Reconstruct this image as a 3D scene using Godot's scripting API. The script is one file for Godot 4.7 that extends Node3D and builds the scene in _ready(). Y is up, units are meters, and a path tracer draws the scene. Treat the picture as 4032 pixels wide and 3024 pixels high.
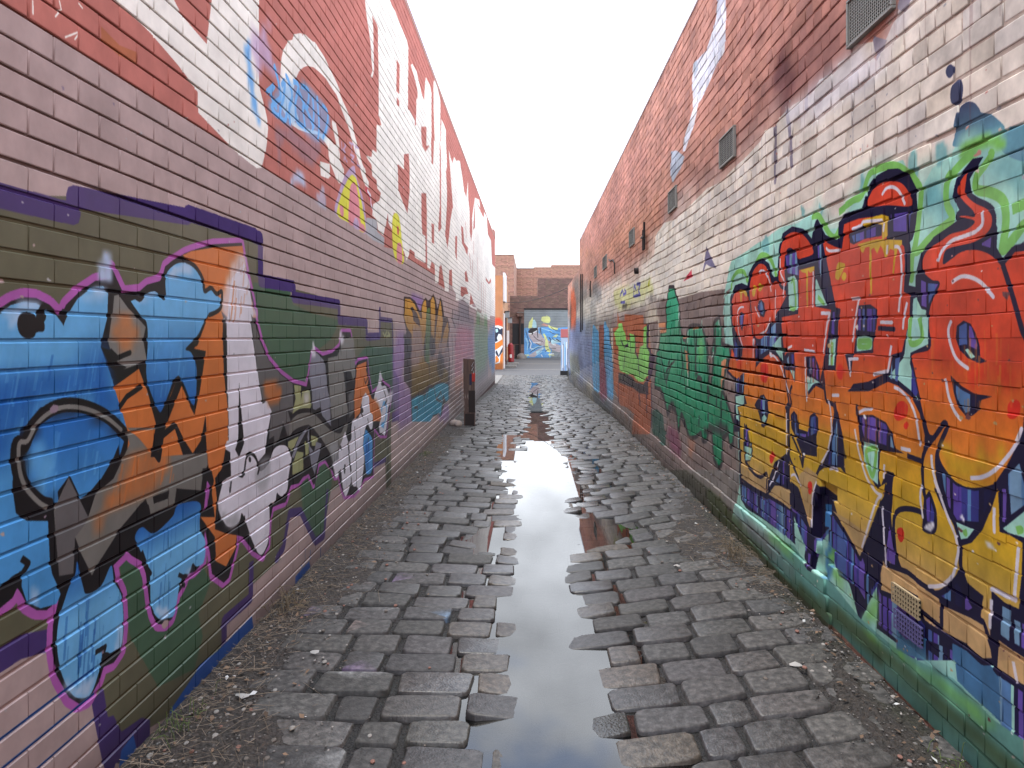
extends Node3D
# A lane between two painted brick walls. D is the distance down the lane (world z = -D), Y the height, X across.

const MAUVE := Color("b09a97")
const BAND := Color("b87268")
const CREAM := Color("ebe6de")
const SKYB := Color("74aee6")
const LILAC := Color("b9a0bd")
const GREYB := Color("8e7c8c")
const PALEB := Color("b4c6e2")
const YELL := Color("d8d44e")
const PINKP := Color("d58a92")
const REDT := Color("c8485a")
const WHITEP := Color("dcd8e2")
const GREYW := Color("a9a9ad")
const GREYV := Color("76708a")
const ORANB := Color("b06a4c")
const OLIVE := Color("605e4a")
const GREEN := Color("425e48")
const PURPLE := Color("45326a")
const DKOL := Color("454436")
const PINK := Color("ae5cac")
const BLACK := Color("1c181c")
const LBLUE := Color("6cb0e0")
const MBLUE := Color("4c94d0")
const DBLUE := Color("1c58a6")
const WHITEB := Color("b4cde8")
const GREY := Color("7e7c78")
const GREY2 := Color("74716c")
const GREY3 := Color("625f60")
const ORANGE := Color("c8723a")
const MOSS := Color("9a9c70")
const GREYB2 := Color("82828e")
const BRN := Color("4a3c3a")
const YORA := Color("cf9848")
const OCHRE := Color("6e5a2c")
const OLGR := Color("5c7044")
const MAUV2 := Color("98807c")
const LILP := Color("8c6ca4")
const GREYD := Color("403a3c")
const TEALB := Color("3888a0")
const TEALC := Color("3f96ba")
const PINKF := Color("b06a78")
const ORAF := Color("c07a58")
const GREYF := Color("7c7a84")
const GRNF := Color("6e9068")
const BLUF := Color("4e80b8")
const BROF := Color("5a3c34")
const BLUET := Color("2a5cae")
const RBRICK := Color("c4907e")
const RPINK := Color("cc9284")
const RDARK := Color("6e4648")
const RORA := Color("c88e70")
const CREAM2 := Color("e4dcce")
const LILG := Color("8c8490")
const WHITE2 := Color("dedce0")
const PAPER := Color("e4e6ee")
const PAPER2 := Color("b2bac6")
const TAUPE := Color("8c7c76")
const YELG := Color("c8cc80")
const YELG2 := Color("b0b42c")
const VIOL := Color("6c6cae")
const GREYLB := Color("8a98a8")
const LILF := Color("8290b8")
const OLF := Color("86846a")
const ORAR := Color("d0603c")
const GREYG := Color("848686")
const BLUR := Color("62a0c8")
const BROR := Color("8e5c50")
const MAGR := Color("8c4464")
const CREAM3 := Color("c8c0ae")
const BRNR := Color("b0684a")
const LIME := Color("8cd06c")
const PURB := Color("4a3a50")
const ORAN2 := Color("c0602e")
const GRYG := Color("3a5c50")
const GREENA := Color("44a880")
const GREENB := Color("268a60")
const GREENL := Color("6ebc8c")
const PEACH := Color("d8946c")
const DKGR := Color("1e4438")
const GREENW := Color("c0dccc")
const TEAL := Color("a6dccc")
const TEALD := Color("74b4b4")
const TEALM := Color("6ca69a")
const NAVG := Color("444a66")
const BUBB := Color("6496a8")
const LIMEG := Color("80c464")
const NAVY := Color("1c1838")
const BLUEP := Color("3a7ab0")
const STEEL := Color("4a7aa4")
const VIOLP := Color("6c4ca0")
const REDB := Color("d83020")
const YELD := Color("d0aa28")
const ORLT := Color("d8802c")
const REDO := Color("b83a1c")
const TAN := Color("c09c70")
const DOORG := Color("7c8284")
const DBLU2 := Color("5a94c8")
const MAUV3 := Color("aa9ea0")
const YELP := Color("ccd088")
const PALT := Color("a8cad2")
const BLK := Color("242022")
const WHT := Color("dcdcdc")
const PINKD := Color("c08c80")
const ORBR := Color("b87a50")
const REDO2 := Color("dc4420")
const NAV2 := Color("1e2238")
const ORG2 := Color("e07a28")
const TAUPE2 := Color("8a847e")
const MOSSY := Color("5c5a4c")
const DBLUE2 := Color("2a6cb8")
const TAN2 := Color("c0a06c")
const MOSSG := Color("4c5a30")

const LX := -1.53          # face of the left wall
const RX := 1.645          # face of the right wall
const PITCH_L := 0.0885
const PITCH_R := 0.090
var rng := RandomNumberGenerator.new()
var noise := FastNoiseLite.new()
var used := {}

# ------------------------------------------------------------------ spray paint on a wall, in wall metres
class Wall:
	var panels := []
	var rng := RandomNumberGenerator.new()
	const SS := 2
	func panel(d0: float, d1: float, kx: float, ky: float, y0: float, y1: float) -> void:
		var w := int((d1 - d0) * kx) * SS
		var h := int((y1 - y0) * ky) * SS
		panels.append({"d0": d0, "d1": d1, "y0": y0, "y1": y1, "w": w, "h": h, "kx": w / (d1 - d0), "ky": h / (y1 - y0), "img": Image.create(w, h, false, Image.FORMAT_RGBA8)})

	func points(flat: Array) -> PackedVector2Array:
		var r := PackedVector2Array()
		for i in range(0, flat.size(), 2):
			r.append(Vector2(flat[i], flat[i + 1]))
		return r

	func curve(p: PackedVector2Array, closed: bool) -> PackedVector2Array:
		var r := PackedVector2Array()
		var n := p.size()
		if n < 3:
			return p
		for i in (n if closed else n - 1):
			var a := p[(i - 1 + n) % n] if closed or i > 0 else p[0]
			var b := p[i]
			var c := p[(i + 1) % n]
			var d := p[(i + 2) % n] if closed or i + 2 < n else p[n - 1]
			for k in 5:
				var t := k / 5.0
				r.append(0.5 * ((2.0 * b) + (c - a) * t + (2.0 * a - 5.0 * b + 4.0 * c - d) * t * t + (3.0 * b - a - 3.0 * c + d) * t * t * t))
		if not closed:
			r.append(p[n - 1])
		return r

	# for every row of pixels the sorted crossings of the outline
	func rows(p: PackedVector2Array, h: int) -> Array:
		var lo := 1e9
		var hi := -1e9
		for v in p:
			lo = minf(lo, v.y)
			hi = maxf(hi, v.y)
		var y0 := clampi(int(ceil(lo - 0.5)), 0, h)
		var y1 := clampi(int(ceil(hi - 0.5)), 0, h)
		var r := []
		for i in maxi(0, y1 - y0):
			r.append([])
		var n := p.size()
		for i in n:
			var a := p[i]
			var b := p[(i + 1) % n]
			if a.y == b.y:
				continue
			if a.y > b.y:
				var s := a
				a = b
				b = s
			var from := maxi(y0, int(ceil(a.y - 0.5)))
			var to := mini(y1, int(ceil(b.y - 0.5)))
			var k := (b.x - a.x) / (b.y - a.y)
			var x := a.x + (from + 0.5 - a.y) * k
			for y in range(from, to):
				r[y - y0].append(x)
				x += k
		for row in r:
			row.sort()
		return [y0, r]

	func onto(q: Dictionary, p: PackedVector2Array) -> PackedVector2Array:
		var r := PackedVector2Array()
		for v in p:
			r.append(Vector2((v.x - q.d0) * q.kx, (q.y1 - v.y) * q.ky))
		return r

	func touches(q: Dictionary, p: PackedVector2Array, pad := 0.0) -> bool:
		var lo := 1e9
		var hi := -1e9
		for v in p:
			lo = minf(lo, v.x)
			hi = maxf(hi, v.x)
		return hi + pad > q.d0 and lo - pad < q.d1

	func rect(col: Color, d0: float, d1: float, y0: float, y1: float) -> void:
		poly(col, PackedVector2Array([Vector2(d0, y0), Vector2(d1, y0), Vector2(d1, y1), Vector2(d0, y1)]))

	func poly(col: Color, p: PackedVector2Array, low := Color(0, 0, 0, 0), ya := 0.0, yb := 0.0) -> void:
		for q in panels:
			if not touches(q, p):
				continue
			var got := rows(onto(q, p), q.h)
			var y: int = got[0]
			for row in got[1]:
				var c := col
				if low.a > 0.0:
					c = low.lerp(col, clampf(((q.y1 - y / q.ky) - yb) / (ya - yb), 0.0, 1.0))
				for i in range(0, row.size() - 1, 2):
					var xa := clampi(int(round(row[i])), 0, q.w)
					var xb := clampi(int(round(row[i + 1])), 0, q.w)
					if xb > xa:
						q.img.fill_rect(Rect2i(xa, y, xb - xa, 1), c)
				y += 1

	func fill(col: Color, flat: Array) -> void:
		poly(col, points(flat))
	func sfill(col: Color, flat: Array) -> void:
		poly(col, curve(points(flat), true))
	func grad(c1: Color, c2: Color, ya: float, yb: float, smooth: bool, flat: Array) -> void:
		var p := points(flat)
		poly(c1, curve(p, true) if smooth else p, c2, ya, yb)

	func strokes(col: Color, wd: float, p: PackedVector2Array) -> void:
		for i in p.size() - 1:
			var d := (p[i + 1] - p[i])
			if d.length() < 1e-5:
				continue
			var nrm := d.normalized().orthogonal() * wd * 0.5
			poly(col, PackedVector2Array([p[i] + nrm, p[i + 1] + nrm, p[i + 1] - nrm, p[i] - nrm]))
			var disc := PackedVector2Array()
			for k in 8:
				disc.append(p[i + 1] + Vector2.from_angle(k * TAU / 8.0) * wd * 0.5)
			poly(col, disc)
	func line(col: Color, wd: float, flat: Array) -> void:
		strokes(col, wd, points(flat))
	func sline(col: Color, wd: float, flat: Array) -> void:
		strokes(col, wd, curve(points(flat), false))
	func outline(col: Color, wd: float, flat: Array) -> void:
		var p := points(flat)
		p.append(p[0])
		strokes(col, wd * 2.0, p)

	func tinted(img: Image, y: int, row: Array, strip: Image, w: int) -> void:
		for i in range(0, row.size() - 1, 2):
			var xa := clampi(int(round(row[i])), 0, w)
			var xb := clampi(int(round(row[i + 1])), 0, w)
			if xb > xa:
				img.blend_rect(strip, Rect2i(0, 0, xb - xa, 1), Vector2i(xa, y))

	# paint with a soft sprayed edge
	func soft(col: Color, alpha: float, blur: float, flat: Array) -> void:
		var p := curve(points(flat), true)
		for q in panels:
			if not touches(q, p, blur):
				continue
			var lo := Vector2(1e9, 1e9)
			var hi := Vector2(-1e9, -1e9)
			for v in p:
				lo = lo.min(v)
				hi = hi.max(v)
			lo = Vector2(maxf(lo.x - blur * 2.0, q.d0), maxf(lo.y - blur * 2.0, q.y0))
			hi = Vector2(minf(hi.x + blur * 2.0, q.d1), minf(hi.y + blur * 2.0, q.y1))
			if hi.x <= lo.x or hi.y <= lo.y:
				continue
			var cell := blur / 4.0
			var gw := clampi(int(ceil((hi.x - lo.x) / cell / 4.0)), 2, 400) * 4
			var gh := clampi(int(ceil((hi.y - lo.y) / cell / 4.0)), 2, 400) * 4
			var lay := Image.create(gw, gh, false, Image.FORMAT_RGBA8)
			lay.fill(Color(col.r, col.g, col.b, 0.0))
			var pp := PackedVector2Array()
			for v in p:
				pp.append(Vector2((v.x - lo.x) / (hi.x - lo.x) * gw, (hi.y - v.y) / (hi.y - lo.y) * gh))
			var got := rows(pp, gh)
			var y: int = got[0]
			for row in got[1]:
				for i in range(0, row.size() - 1, 2):
					var xa := clampi(int(round(row[i])), 0, gw)
					var xb := clampi(int(round(row[i + 1])), 0, gw)
					if xb > xa:
						lay.fill_rect(Rect2i(xa, y, xb - xa, 1), Color(col.r, col.g, col.b, alpha))
				y += 1
			lay.resize(maxi(1, gw / 4), maxi(1, gh / 4), Image.INTERPOLATE_TRILINEAR)
			lay.resize(maxi(1, gw / 4), maxi(1, gh / 4), Image.INTERPOLATE_BILINEAR)
			var tw := maxi(1, int((hi.x - lo.x) * q.kx))
			var th := maxi(1, int((hi.y - lo.y) * q.ky))
			lay.resize(tw, th, Image.INTERPOLATE_CUBIC)
			q.img.blend_rect(lay, Rect2i(0, 0, tw, th), Vector2i(int((lo.x - q.d0) * q.kx), int((q.y1 - hi.y) * q.ky)))

	# vertical bands of blue and violet on navy
	func stripes(sd: int, smooth: bool, flat: Array) -> void:
		var p := points(flat)
		if smooth:
			p = curve(p, true)
		var lo := 1e9
		var hi := -1e9
		for v in p:
			lo = minf(lo, v.x)
			hi = maxf(hi, v.x)
		rng.seed = sd
		var bands := []
		var d := lo
		var tones := [Color("5a46a0"), Color("5a84b4"), Color("3a3c88"), Color("6a52a8"), Color("7ca2c0"), Color("1c1a44"), Color("4c64a0")]
		while d < hi:
			var wd := rng.randf_range(0.015, 0.06)
			bands.append([d, d + wd, tones[rng.randi() % tones.size()]])
			d += wd + (rng.randf_range(0.005, 0.03) if rng.randf() < 0.5 else 0.0)
		for q in panels:
			if not touches(q, p):
				continue
			var got := rows(onto(q, p), q.h)
			var y: int = got[0]
			for row in got[1]:
				for i in range(0, row.size() - 1, 2):
					for b in bands:
						var xa := clampi(int(round(maxf(row[i], (b[0] - q.d0) * q.kx))), 0, q.w)
						var xb := clampi(int(round(minf(row[i + 1], (b[1] - q.d0) * q.kx))), 0, q.w)
						if xb > xa:
							q.img.fill_rect(Rect2i(xa, y, xb - xa, 1), b[2])
				y += 1

	# thin translucent runs of paint inside a shape
	func streaks(col: Color, alpha: float, count: int, slope: float, sd: int, flat: Array) -> void:
		var p := points(flat)
		var lo := Vector2(1e9, 1e9)
		var hi := Vector2(-1e9, -1e9)
		for v in p:
			lo = lo.min(v)
			hi = hi.max(v)
		rng.seed = sd
		var runs := []
		for k in count:
			var len := rng.randf_range(0.12, 0.5) * minf(hi.y - lo.y, 1.2)
			var top := rng.randf_range(lo.y + len * 0.5, hi.y)
			runs.append([rng.randf_range(lo.x, hi.x), top, len, rng.randf_range(0.003, 0.011) * (1.0 + (lo.x + hi.x) * 0.06), rng.randf_range(0.4, 1.0) * alpha])
		for q in panels:
			if not touches(q, p):
				continue
			var got := rows(onto(q, p), q.h)
			var y0: int = got[0]
			for r in runs:
				var strip := Image.create(maxi(2, int(r[3] * q.kx) + 2), 1, false, Image.FORMAT_RGBA8)
				strip.fill(Color(col.r, col.g, col.b, r[4]))
				var from := maxi(y0, int((q.y1 - r[1]) * q.ky))
				var to := mini(y0 + got[1].size(), int((q.y1 - r[1] + r[2]) * q.ky))
				for y in range(from, to):
					var x: float = (r[0] + slope * (q.y1 - y / q.ky - r[1]) - q.d0) * q.kx
					var wd: int = strip.get_width() - 1
					var row: Array = got[1][y - y0]
					for i in range(0, row.size() - 1, 2):
						if x >= row[i] and x + wd <= row[i + 1]:
							q.img.blend_rect(strip, Rect2i(0, 0, wd, 1), Vector2i(int(x), y))

	# a letter of the flame-coloured piece: red at the top, orange, yellow, tan at the foot
	func letter(wd: float, smooth: bool, flat: Array) -> void:
		var p := points(flat)
		if smooth:
			p = curve(p, true)
		var ring := p.duplicate()
		ring.append(p[0])
		strokes(Color("1c1838"), wd * 2.0, ring)
		var tone := Gradient.new()
		tone.offsets = PackedFloat32Array([0.0, 0.18, 0.225, 0.285, 0.347, 0.373, 0.433, 0.48, 0.507, 1.0])
		tone.colors = PackedColorArray([Color("c6a678"), Color("cea874"), Color("d2ac52"), Color("d4ac2c"), Color("d4a02a"), Color("dc8430"), Color("da742a"), Color("da5e2a"), Color("d44a2c"), Color("d44836")])
		for q in panels:
			if not touches(q, p):
				continue
			var got := rows(onto(q, p), q.h)
			var y: int = got[0]
			for row in got[1]:
				var c := tone.sample((q.y1 - y / q.ky) / 3.0)
				for i in range(0, row.size() - 1, 2):
					var xa := clampi(int(round(row[i])), 0, q.w)
					var xb := clampi(int(round(row[i + 1])), 0, q.w)
					if xb > xa:
						q.img.fill_rect(Rect2i(xa, y, xb - xa, 1), c)
				y += 1

	# flakes where paint has come away
	func chips(sd: int, count: int, d0: float, d1: float, y0: float, y1: float, tones: Array) -> void:
		rng.seed = sd
		for k in count:
			var c := Vector2(d0 + (d1 - d0) * pow(rng.randf(), 1.5), rng.randf_range(y0, y1))
			var r := rng.randf_range(0.003, 0.010) * (2.2 if rng.randf() < 0.08 else 1.0)
			var p := PackedVector2Array()
			for j in 7:
				p.append(c + Vector2.from_angle(j * TAU / 7.0) * r * rng.randf_range(0.4, 1.3) * Vector2(1.3, 0.8))
			poly(tones[rng.randi() % tones.size()], p)

	func joints(col: Color, wd: float, d0: float, d1: float, y0: float, y1: float) -> void:
		var k := 0
		while 1.591 - k * 0.0885 > y0:
			var y := 1.591 - k * 0.0885
			if y < y1:
				line(col, wd, [d0, y, d1, y])
			k += 1

	# the finished pictures, with dust and weathering over the paint
	func finish(sd: int, dirt: float) -> void:
		var n := FastNoiseLite.new()
		n.seed = sd
		n.frequency = 0.012
		n.fractal_octaves = 5
		n.fractal_gain = 0.62
		for q in panels:
			q.img.resize(q.w / SS, q.h / SS, Image.INTERPOLATE_BILINEAR)
			q.img.convert(Image.FORMAT_RGB8)
			var w: int = q.w / SS
			var h: int = q.h / SS
			var soil := n.get_image(w, h, false, false, false).get_data()
			n.seed += 7
			var px: PackedByteArray = q.img.get_data()
			var at := 0
			var k := 0
			for y in h:
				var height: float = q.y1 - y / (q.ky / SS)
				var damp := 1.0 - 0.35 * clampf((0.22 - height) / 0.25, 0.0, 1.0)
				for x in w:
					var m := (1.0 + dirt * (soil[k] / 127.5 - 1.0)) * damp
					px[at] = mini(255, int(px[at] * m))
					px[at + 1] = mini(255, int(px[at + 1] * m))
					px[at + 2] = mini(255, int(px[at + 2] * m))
					at += 3
					k += 1
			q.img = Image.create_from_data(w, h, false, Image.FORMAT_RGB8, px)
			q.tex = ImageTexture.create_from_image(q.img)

	func pick(d: float) -> int:
		for i in panels.size():
			if d < panels[i].to:
				return i
		return panels.size() - 1

# ------------------------------------------------------------------ mesh collecting
class Acc:
	var v := PackedVector3Array()
	var n := PackedVector3Array()
	var u := PackedVector2Array()
	var c := PackedColorArray()
	var i := PackedInt32Array()
	func vert(p: Vector3, nn: Vector3, uv: Vector2, col: Color) -> int:
		v.append(p)
		n.append(nn)
		u.append(uv)
		c.append(col)
		return v.size() - 1
	func tri(a: int, b: int, d: int) -> void:
		var f := (v[b] - v[a]).cross(v[d] - v[a])
		if f.dot(n[a] + n[b] + n[d]) > 0.0:   # front faces run clockwise
			i.append(a)
			i.append(d)
			i.append(b)
		else:
			i.append(a)
			i.append(b)
			i.append(d)
	func quad(a: int, b: int, d: int, e: int) -> void:
		tri(a, b, d)
		tri(a, d, e)
	func flat_quad(p: Array, nn: Vector3, col := Color.WHITE, uv := []) -> void:
		var k := []
		for j in 4:
			k.append(vert(p[j], nn, uv[j] if uv else Vector2(p[j].x + p[j].z, p[j].y), col))
		quad(k[0], k[1], k[2], k[3])
	func box(lo: Vector3, hi: Vector3, col := Color.WHITE) -> void:
		for ax in 3:
			for s in 2:
				var nn := Vector3.ZERO
				nn[ax] = 1.0 if s else -1.0
				var p := []
				for q in [[0, 0], [1, 0], [1, 1], [0, 1]]:
					var w := Vector3.ZERO
					w[ax] = hi[ax] if s else lo[ax]
					w[(ax + 1) % 3] = hi[(ax + 1) % 3] if q[0] else lo[(ax + 1) % 3]
					w[(ax + 2) % 3] = hi[(ax + 2) % 3] if q[1] else lo[(ax + 2) % 3]
					p.append(w)
				flat_quad(p, nn, col)
	# a box with small chamfers that catch the light
	func soft_box(lo: Vector3, hi: Vector3, b: float, col := Color.WHITE) -> void:
		var mid := (lo + hi) * 0.5
		var half := (hi - lo) * 0.5
		b = minf(b, minf(half.x, minf(half.y, half.z)) * 0.9)
		for ax in 3:
			for s in [-1.0, 1.0]:
				var e := (ax + 1) % 3
				var f := (ax + 2) % 3
				var nn := Vector3.ZERO
				nn[ax] = s
				var p := []
				for q in [[-1, -1], [1, -1], [1, 1], [-1, 1]]:
					var w := Vector3.ZERO
					w[ax] = s * half[ax]
					w[e] = q[0] * (half[e] - b)
					w[f] = q[1] * (half[f] - b)
					p.append(mid + w)
				flat_quad(p, nn, col)
		for ax in 3:
			var e := (ax + 1) % 3
			var f := (ax + 2) % 3
			for s in [-1.0, 1.0]:
				for t in [-1.0, 1.0]:
					var nn := Vector3.ZERO
					nn[e] = s
					nn[f] = t
					nn = nn.normalized()
					var p := []
					for q in [[-1, 0], [1, 0], [1, 1], [-1, 1]]:
						var w := Vector3.ZERO
						w[ax] = q[0] * (half[ax] - b)
						w[e] = s * (half[e] - (b if q[1] else 0.0))
						w[f] = t * (half[f] - (0.0 if q[1] else b))
						p.append(mid + w)
					flat_quad(p, nn, col)
		for s in [-1.0, 1.0]:
			for t in [-1.0, 1.0]:
				for r in [-1.0, 1.0]:
					var nn := Vector3(s, t, r).normalized()
					var k := []
					for ax in 3:
						var w := Vector3(s * (half.x - b), t * (half.y - b), r * (half.z - b))
						w[ax] += b * [s, t, r][ax]
						k.append(vert(mid + w, nn, Vector2(w.x, w.y), col))
					tri(k[0], k[1], k[2])
	func tube(path: Array, r: float, sides: int, col := Color.WHITE) -> void:
		var ring := []
		for j in path.size():
			var t: Vector3 = (path[mini(j + 1, path.size() - 1)] - path[maxi(j - 1, 0)]).normalized()
			var a := t.cross(Vector3.UP if absf(t.y) < 0.9 else Vector3.RIGHT).normalized()
			var b := t.cross(a)
			var k := []
			for s in sides + 1:
				var o := a * cos(s * TAU / sides) + b * sin(s * TAU / sides)
				k.append(vert(path[j] + o * r, o, Vector2(s / float(sides), j), col))
			ring.append(k)
		for j in path.size() - 1:
			for s in sides:
				quad(ring[j][s], ring[j + 1][s], ring[j + 1][s + 1], ring[j][s + 1])
	func add_to(m: ArrayMesh, mat: Material) -> void:
		if i.is_empty():
			return
		var a := []
		a.resize(Mesh.ARRAY_MAX)
		a[Mesh.ARRAY_VERTEX] = v
		a[Mesh.ARRAY_NORMAL] = n
		a[Mesh.ARRAY_TEX_UV] = u
		a[Mesh.ARRAY_COLOR] = c
		a[Mesh.ARRAY_INDEX] = i
		m.add_surface_from_arrays(Mesh.PRIMITIVE_TRIANGLES, a)
		m.surface_set_material(m.get_surface_count() - 1, mat)

# ------------------------------------------------------------------ naming
func numbered(called: String) -> String:
	var k: int = used.get(called, 0)
	used[called] = k + 1
	return called if k == 0 else "%s_%03d" % [called, k]

func thing(called: String, label: String, category: String, group := "") -> Node3D:
	var o := Node3D.new()
	o.name = numbered(called)
	add_child(o)
	tag(o, label, category, group)
	return o

func tag(o: Node, label: String, category: String, group := "", kind := "") -> void:
	if label:
		o.set_meta("label", label)
	if category:
		o.set_meta("category", category)
	if group:
		o.set_meta("group", group)
	if kind:
		o.set_meta("kind", kind)

func mesh_node(called: String, m: Mesh, parent: Node = self, kind := "") -> MeshInstance3D:
	var o := MeshInstance3D.new()
	o.name = numbered(called) if parent == self else called
	o.mesh = m
	parent.add_child(o, true)
	if kind:
		o.set_meta("kind", kind)
	return o

func part(called: String, acc: Acc, mat: Material, parent: Node = self, kind := "") -> MeshInstance3D:
	var m := ArrayMesh.new()
	acc.add_to(m, mat)
	return mesh_node(called, m, parent, kind)

func stone(col: Color, rough: float, tinted := true) -> StandardMaterial3D:
	var m := StandardMaterial3D.new()
	m.albedo_color = col
	m.roughness = rough
	m.vertex_color_use_as_albedo = tinted
	return m

func grained(freq: float, lo: float, hi: float, sd: int, size := 256) -> NoiseTexture2D:
	var f := FastNoiseLite.new()
	f.seed = sd
	f.frequency = freq
	f.fractal_octaves = 5
	f.fractal_gain = 0.6
	var t := NoiseTexture2D.new()
	t.noise = f
	t.width = size
	t.height = size
	t.seamless = true
	var g := Gradient.new()
	g.set_color(0, Color(lo, lo, lo))
	g.set_color(1, Color(hi, hi, hi))
	t.color_ramp = g
	return t

# ------------------------------------------------------------------ ground shape
func slope(d: float) -> float:
	return -0.34 * smoothstep(11.0, 30.0, d) + 0.34 * smoothstep(42.0, 52.0, d)

func ground(x: float, d: float) -> float:
	var t := absf(x - 0.09)
	var fade := 1.0 - smoothstep(31.0, 36.0, d)
	var y := -0.085 * (1.0 - pow(minf(t / 1.3, 1.0), 1.2)) * fade
	y -= 0.05 * smoothstep(0.2, 0.12, t) * fade
	y -= 0.062 * exp(-pow((x - 0.64) / 0.30, 2.0) - pow((d - 6.15) / 0.42, 2.0))
	y -= 0.050 * exp(-pow((x + 0.38) / 0.20, 2.0) - pow((d - 5.9) / 0.35, 2.0))
	y -= 0.030 * exp(-pow((x - 0.38) / 0.30, 2.0) - pow((d - 8.6) / 1.6, 2.0))
	y -= 0.026 * exp(-pow((x + 0.25) / 0.22, 2.0) - pow((d - 9.2) / 1.2, 2.0))
	y -= 0.050 * exp(-pow((x - 0.82) / 0.13, 2.0) - pow((d - 9.6) / 1.9, 4.0)) * (0.6 + 0.8 * noise.get_noise_2d(d * 90.0, 13.0))
	y -= 0.040 * exp(-pow((x + 0.42) / 0.13, 2.0) - pow((d - 11.2) / 1.3, 4.0))
	y += 0.010 * noise.get_noise_2d(x * 60.0, d * 60.0)
	return y + slope(d)

# ------------------------------------------------------------------ brickwork
# origin and outward direction of a wall: point at distance d, height y and n metres proud of its face
func at(side: int, d: float, y: float, n: float) -> Vector3:
	return Vector3(LX + n if side < 0 else RX - n, y, -d)

func one_brick(acc: Acc, side: int, q: Dictionary, d0: float, d1: float, y0: float, y1: float, proud: float, back: float, bev: Vector3, rough: float, tint: Color) -> void:
	var out := Vector3(-side, 0, 0)
	var c := [Vector2(d0, y0), Vector2(d1, y0), Vector2(d1, y1), Vector2(d0, y1)]
	var inn := []
	var ring := []
	var deep := []
	var slant := []
	for k in 4:
		var s := Vector2(1 if k == 0 or k == 3 else -1, 1 if k < 2 else -1)
		var p: Vector2 = c[k] + Vector2(rng.randf_range(-rough, rough), rng.randf_range(-rough, rough)) * Vector2(1.0, 0.6)
		var o := p
		var rise := bev.x if k > 1 else bev.y
		var i := p + s * Vector2(bev.z, rise)
		var pr := proud + rng.randf_range(-rough, rough) * 0.35
		var uv := func(w: Vector2) -> Vector2: return Vector2((w.x - q.d0) / (q.d1 - q.d0), (q.y1 - w.y) / (q.y1 - q.y0))
		var lean := Vector3(0, -s.y * rise, s.x * bev.z).normalized() # outward along the face: -d is +z
		var hard := k > 1 and bev.x > 0.008
		var sink := 0.011 if hard else rise * 0.8
		inn.append(acc.vert(at(side, i.x, i.y, pr), out, uv.call(i), tint))
		if hard:   # a sloped, paint-filled joint along the top edge that faces the sky
			var up := (out * 0.5 + Vector3.UP).normalized()
			slant.append(acc.vert(at(side, i.x, i.y, pr), up, uv.call(i), tint))
			slant.append(acc.vert(at(side, o.x, o.y, pr - sink), up, uv.call(o), tint))
		ring.append(acc.vert(at(side, o.x, o.y, pr - sink), (out + lean * 0.9).normalized(), uv.call(o), tint))
		deep.append(acc.vert(at(side, o.x, o.y, back), (out * 0.2 + lean).normalized(), uv.call(o), tint))
	acc.quad(inn[0], inn[1], inn[2], inn[3])
	for k in 4:
		var j := (k + 1) % 4
		if k == 2 and slant:
			acc.quad(slant[0], slant[2], slant[3], slant[1])
		else:
			acc.quad(inn[k], inn[j], ring[j], ring[k])
		acc.quad(ring[k], ring[j], deep[j], deep[k])

# how many square pixels a brick fills in the photograph
func seen_size(side: int, d: float, y: float, wide: float, high: float) -> float:
	if d < 1.0:
		return 0.0
	var px := 1150.0 + 1545.0 * (LX if side < 0 else RX) / d
	var py := 727.0 + (1.6 - y) * 1545.0 / d
	if px < -20.0 or px > 2232.0 or py < -30.0 or py > 1690.0:
		return 0.0
	return wide * high / (d * d * d)

func wall_material(q: Dictionary, rough: float, shine: float) -> StandardMaterial3D:
	var m := StandardMaterial3D.new()
	m.albedo_texture = q.tex
	m.roughness = rough
	m.metallic_specular = shine
	m.vertex_color_use_as_albedo = true
	m.texture_repeat = false
	return m

func _ready() -> void:
	rng.seed = 11
	noise.seed = 5
	noise.frequency = 0.02
	noise.fractal_octaves = 4
	# ---- camera
	var cam := Camera3D.new()
	cam.name = "camera"
	cam.projection = Camera3D.PROJECTION_FRUSTUM
	cam.near = 0.1
	cam.far = 4000.0
	cam.size = 0.1 * 2.0 * 829.5 / 1545.0
	cam.frustum_offset = Vector2(-0.002848, -0.006634)
	cam.position = Vector3(0, 1.6, 0)
	add_child(cam)
	# ---- sky, sun, exposure
	var world := WorldEnvironment.new()
	world.name = "world_environment"
	var env := Environment.new()
	env.background_mode = Environment.BG_SKY
	env.tonemap_mode = Environment.TONE_MAPPER_LINEAR
	env.tonemap_exposure = 2.5
	env.sdfgi_enabled = true
	env.ssao_enabled = true
	env.ssil_enabled = true
	var sky := Sky.new()
	sky.sky_material = cloudy_sky()
	env.sky = sky
	world.environment = env
	add_child(world)
	var sun := DirectionalLight3D.new()
	sun.name = "sun"
	sun.light_energy = 0.25
	sun.light_color = Color(1.0, 0.97, 0.92)
	sun.light_angular_distance = 14.0
	sun.shadow_enabled = true
	sun.rotation_degrees = Vector3(-68, -160, 0)
	add_child(sun)
	# ---- the lane and its walls
	build_ground()
	var left := paint_left()
	var right := paint_right()
	build_left(left)
	build_right(right)
	build_cobbles()
	build_water()
	build_debris()
	build_post()
	build_far_end()

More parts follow.
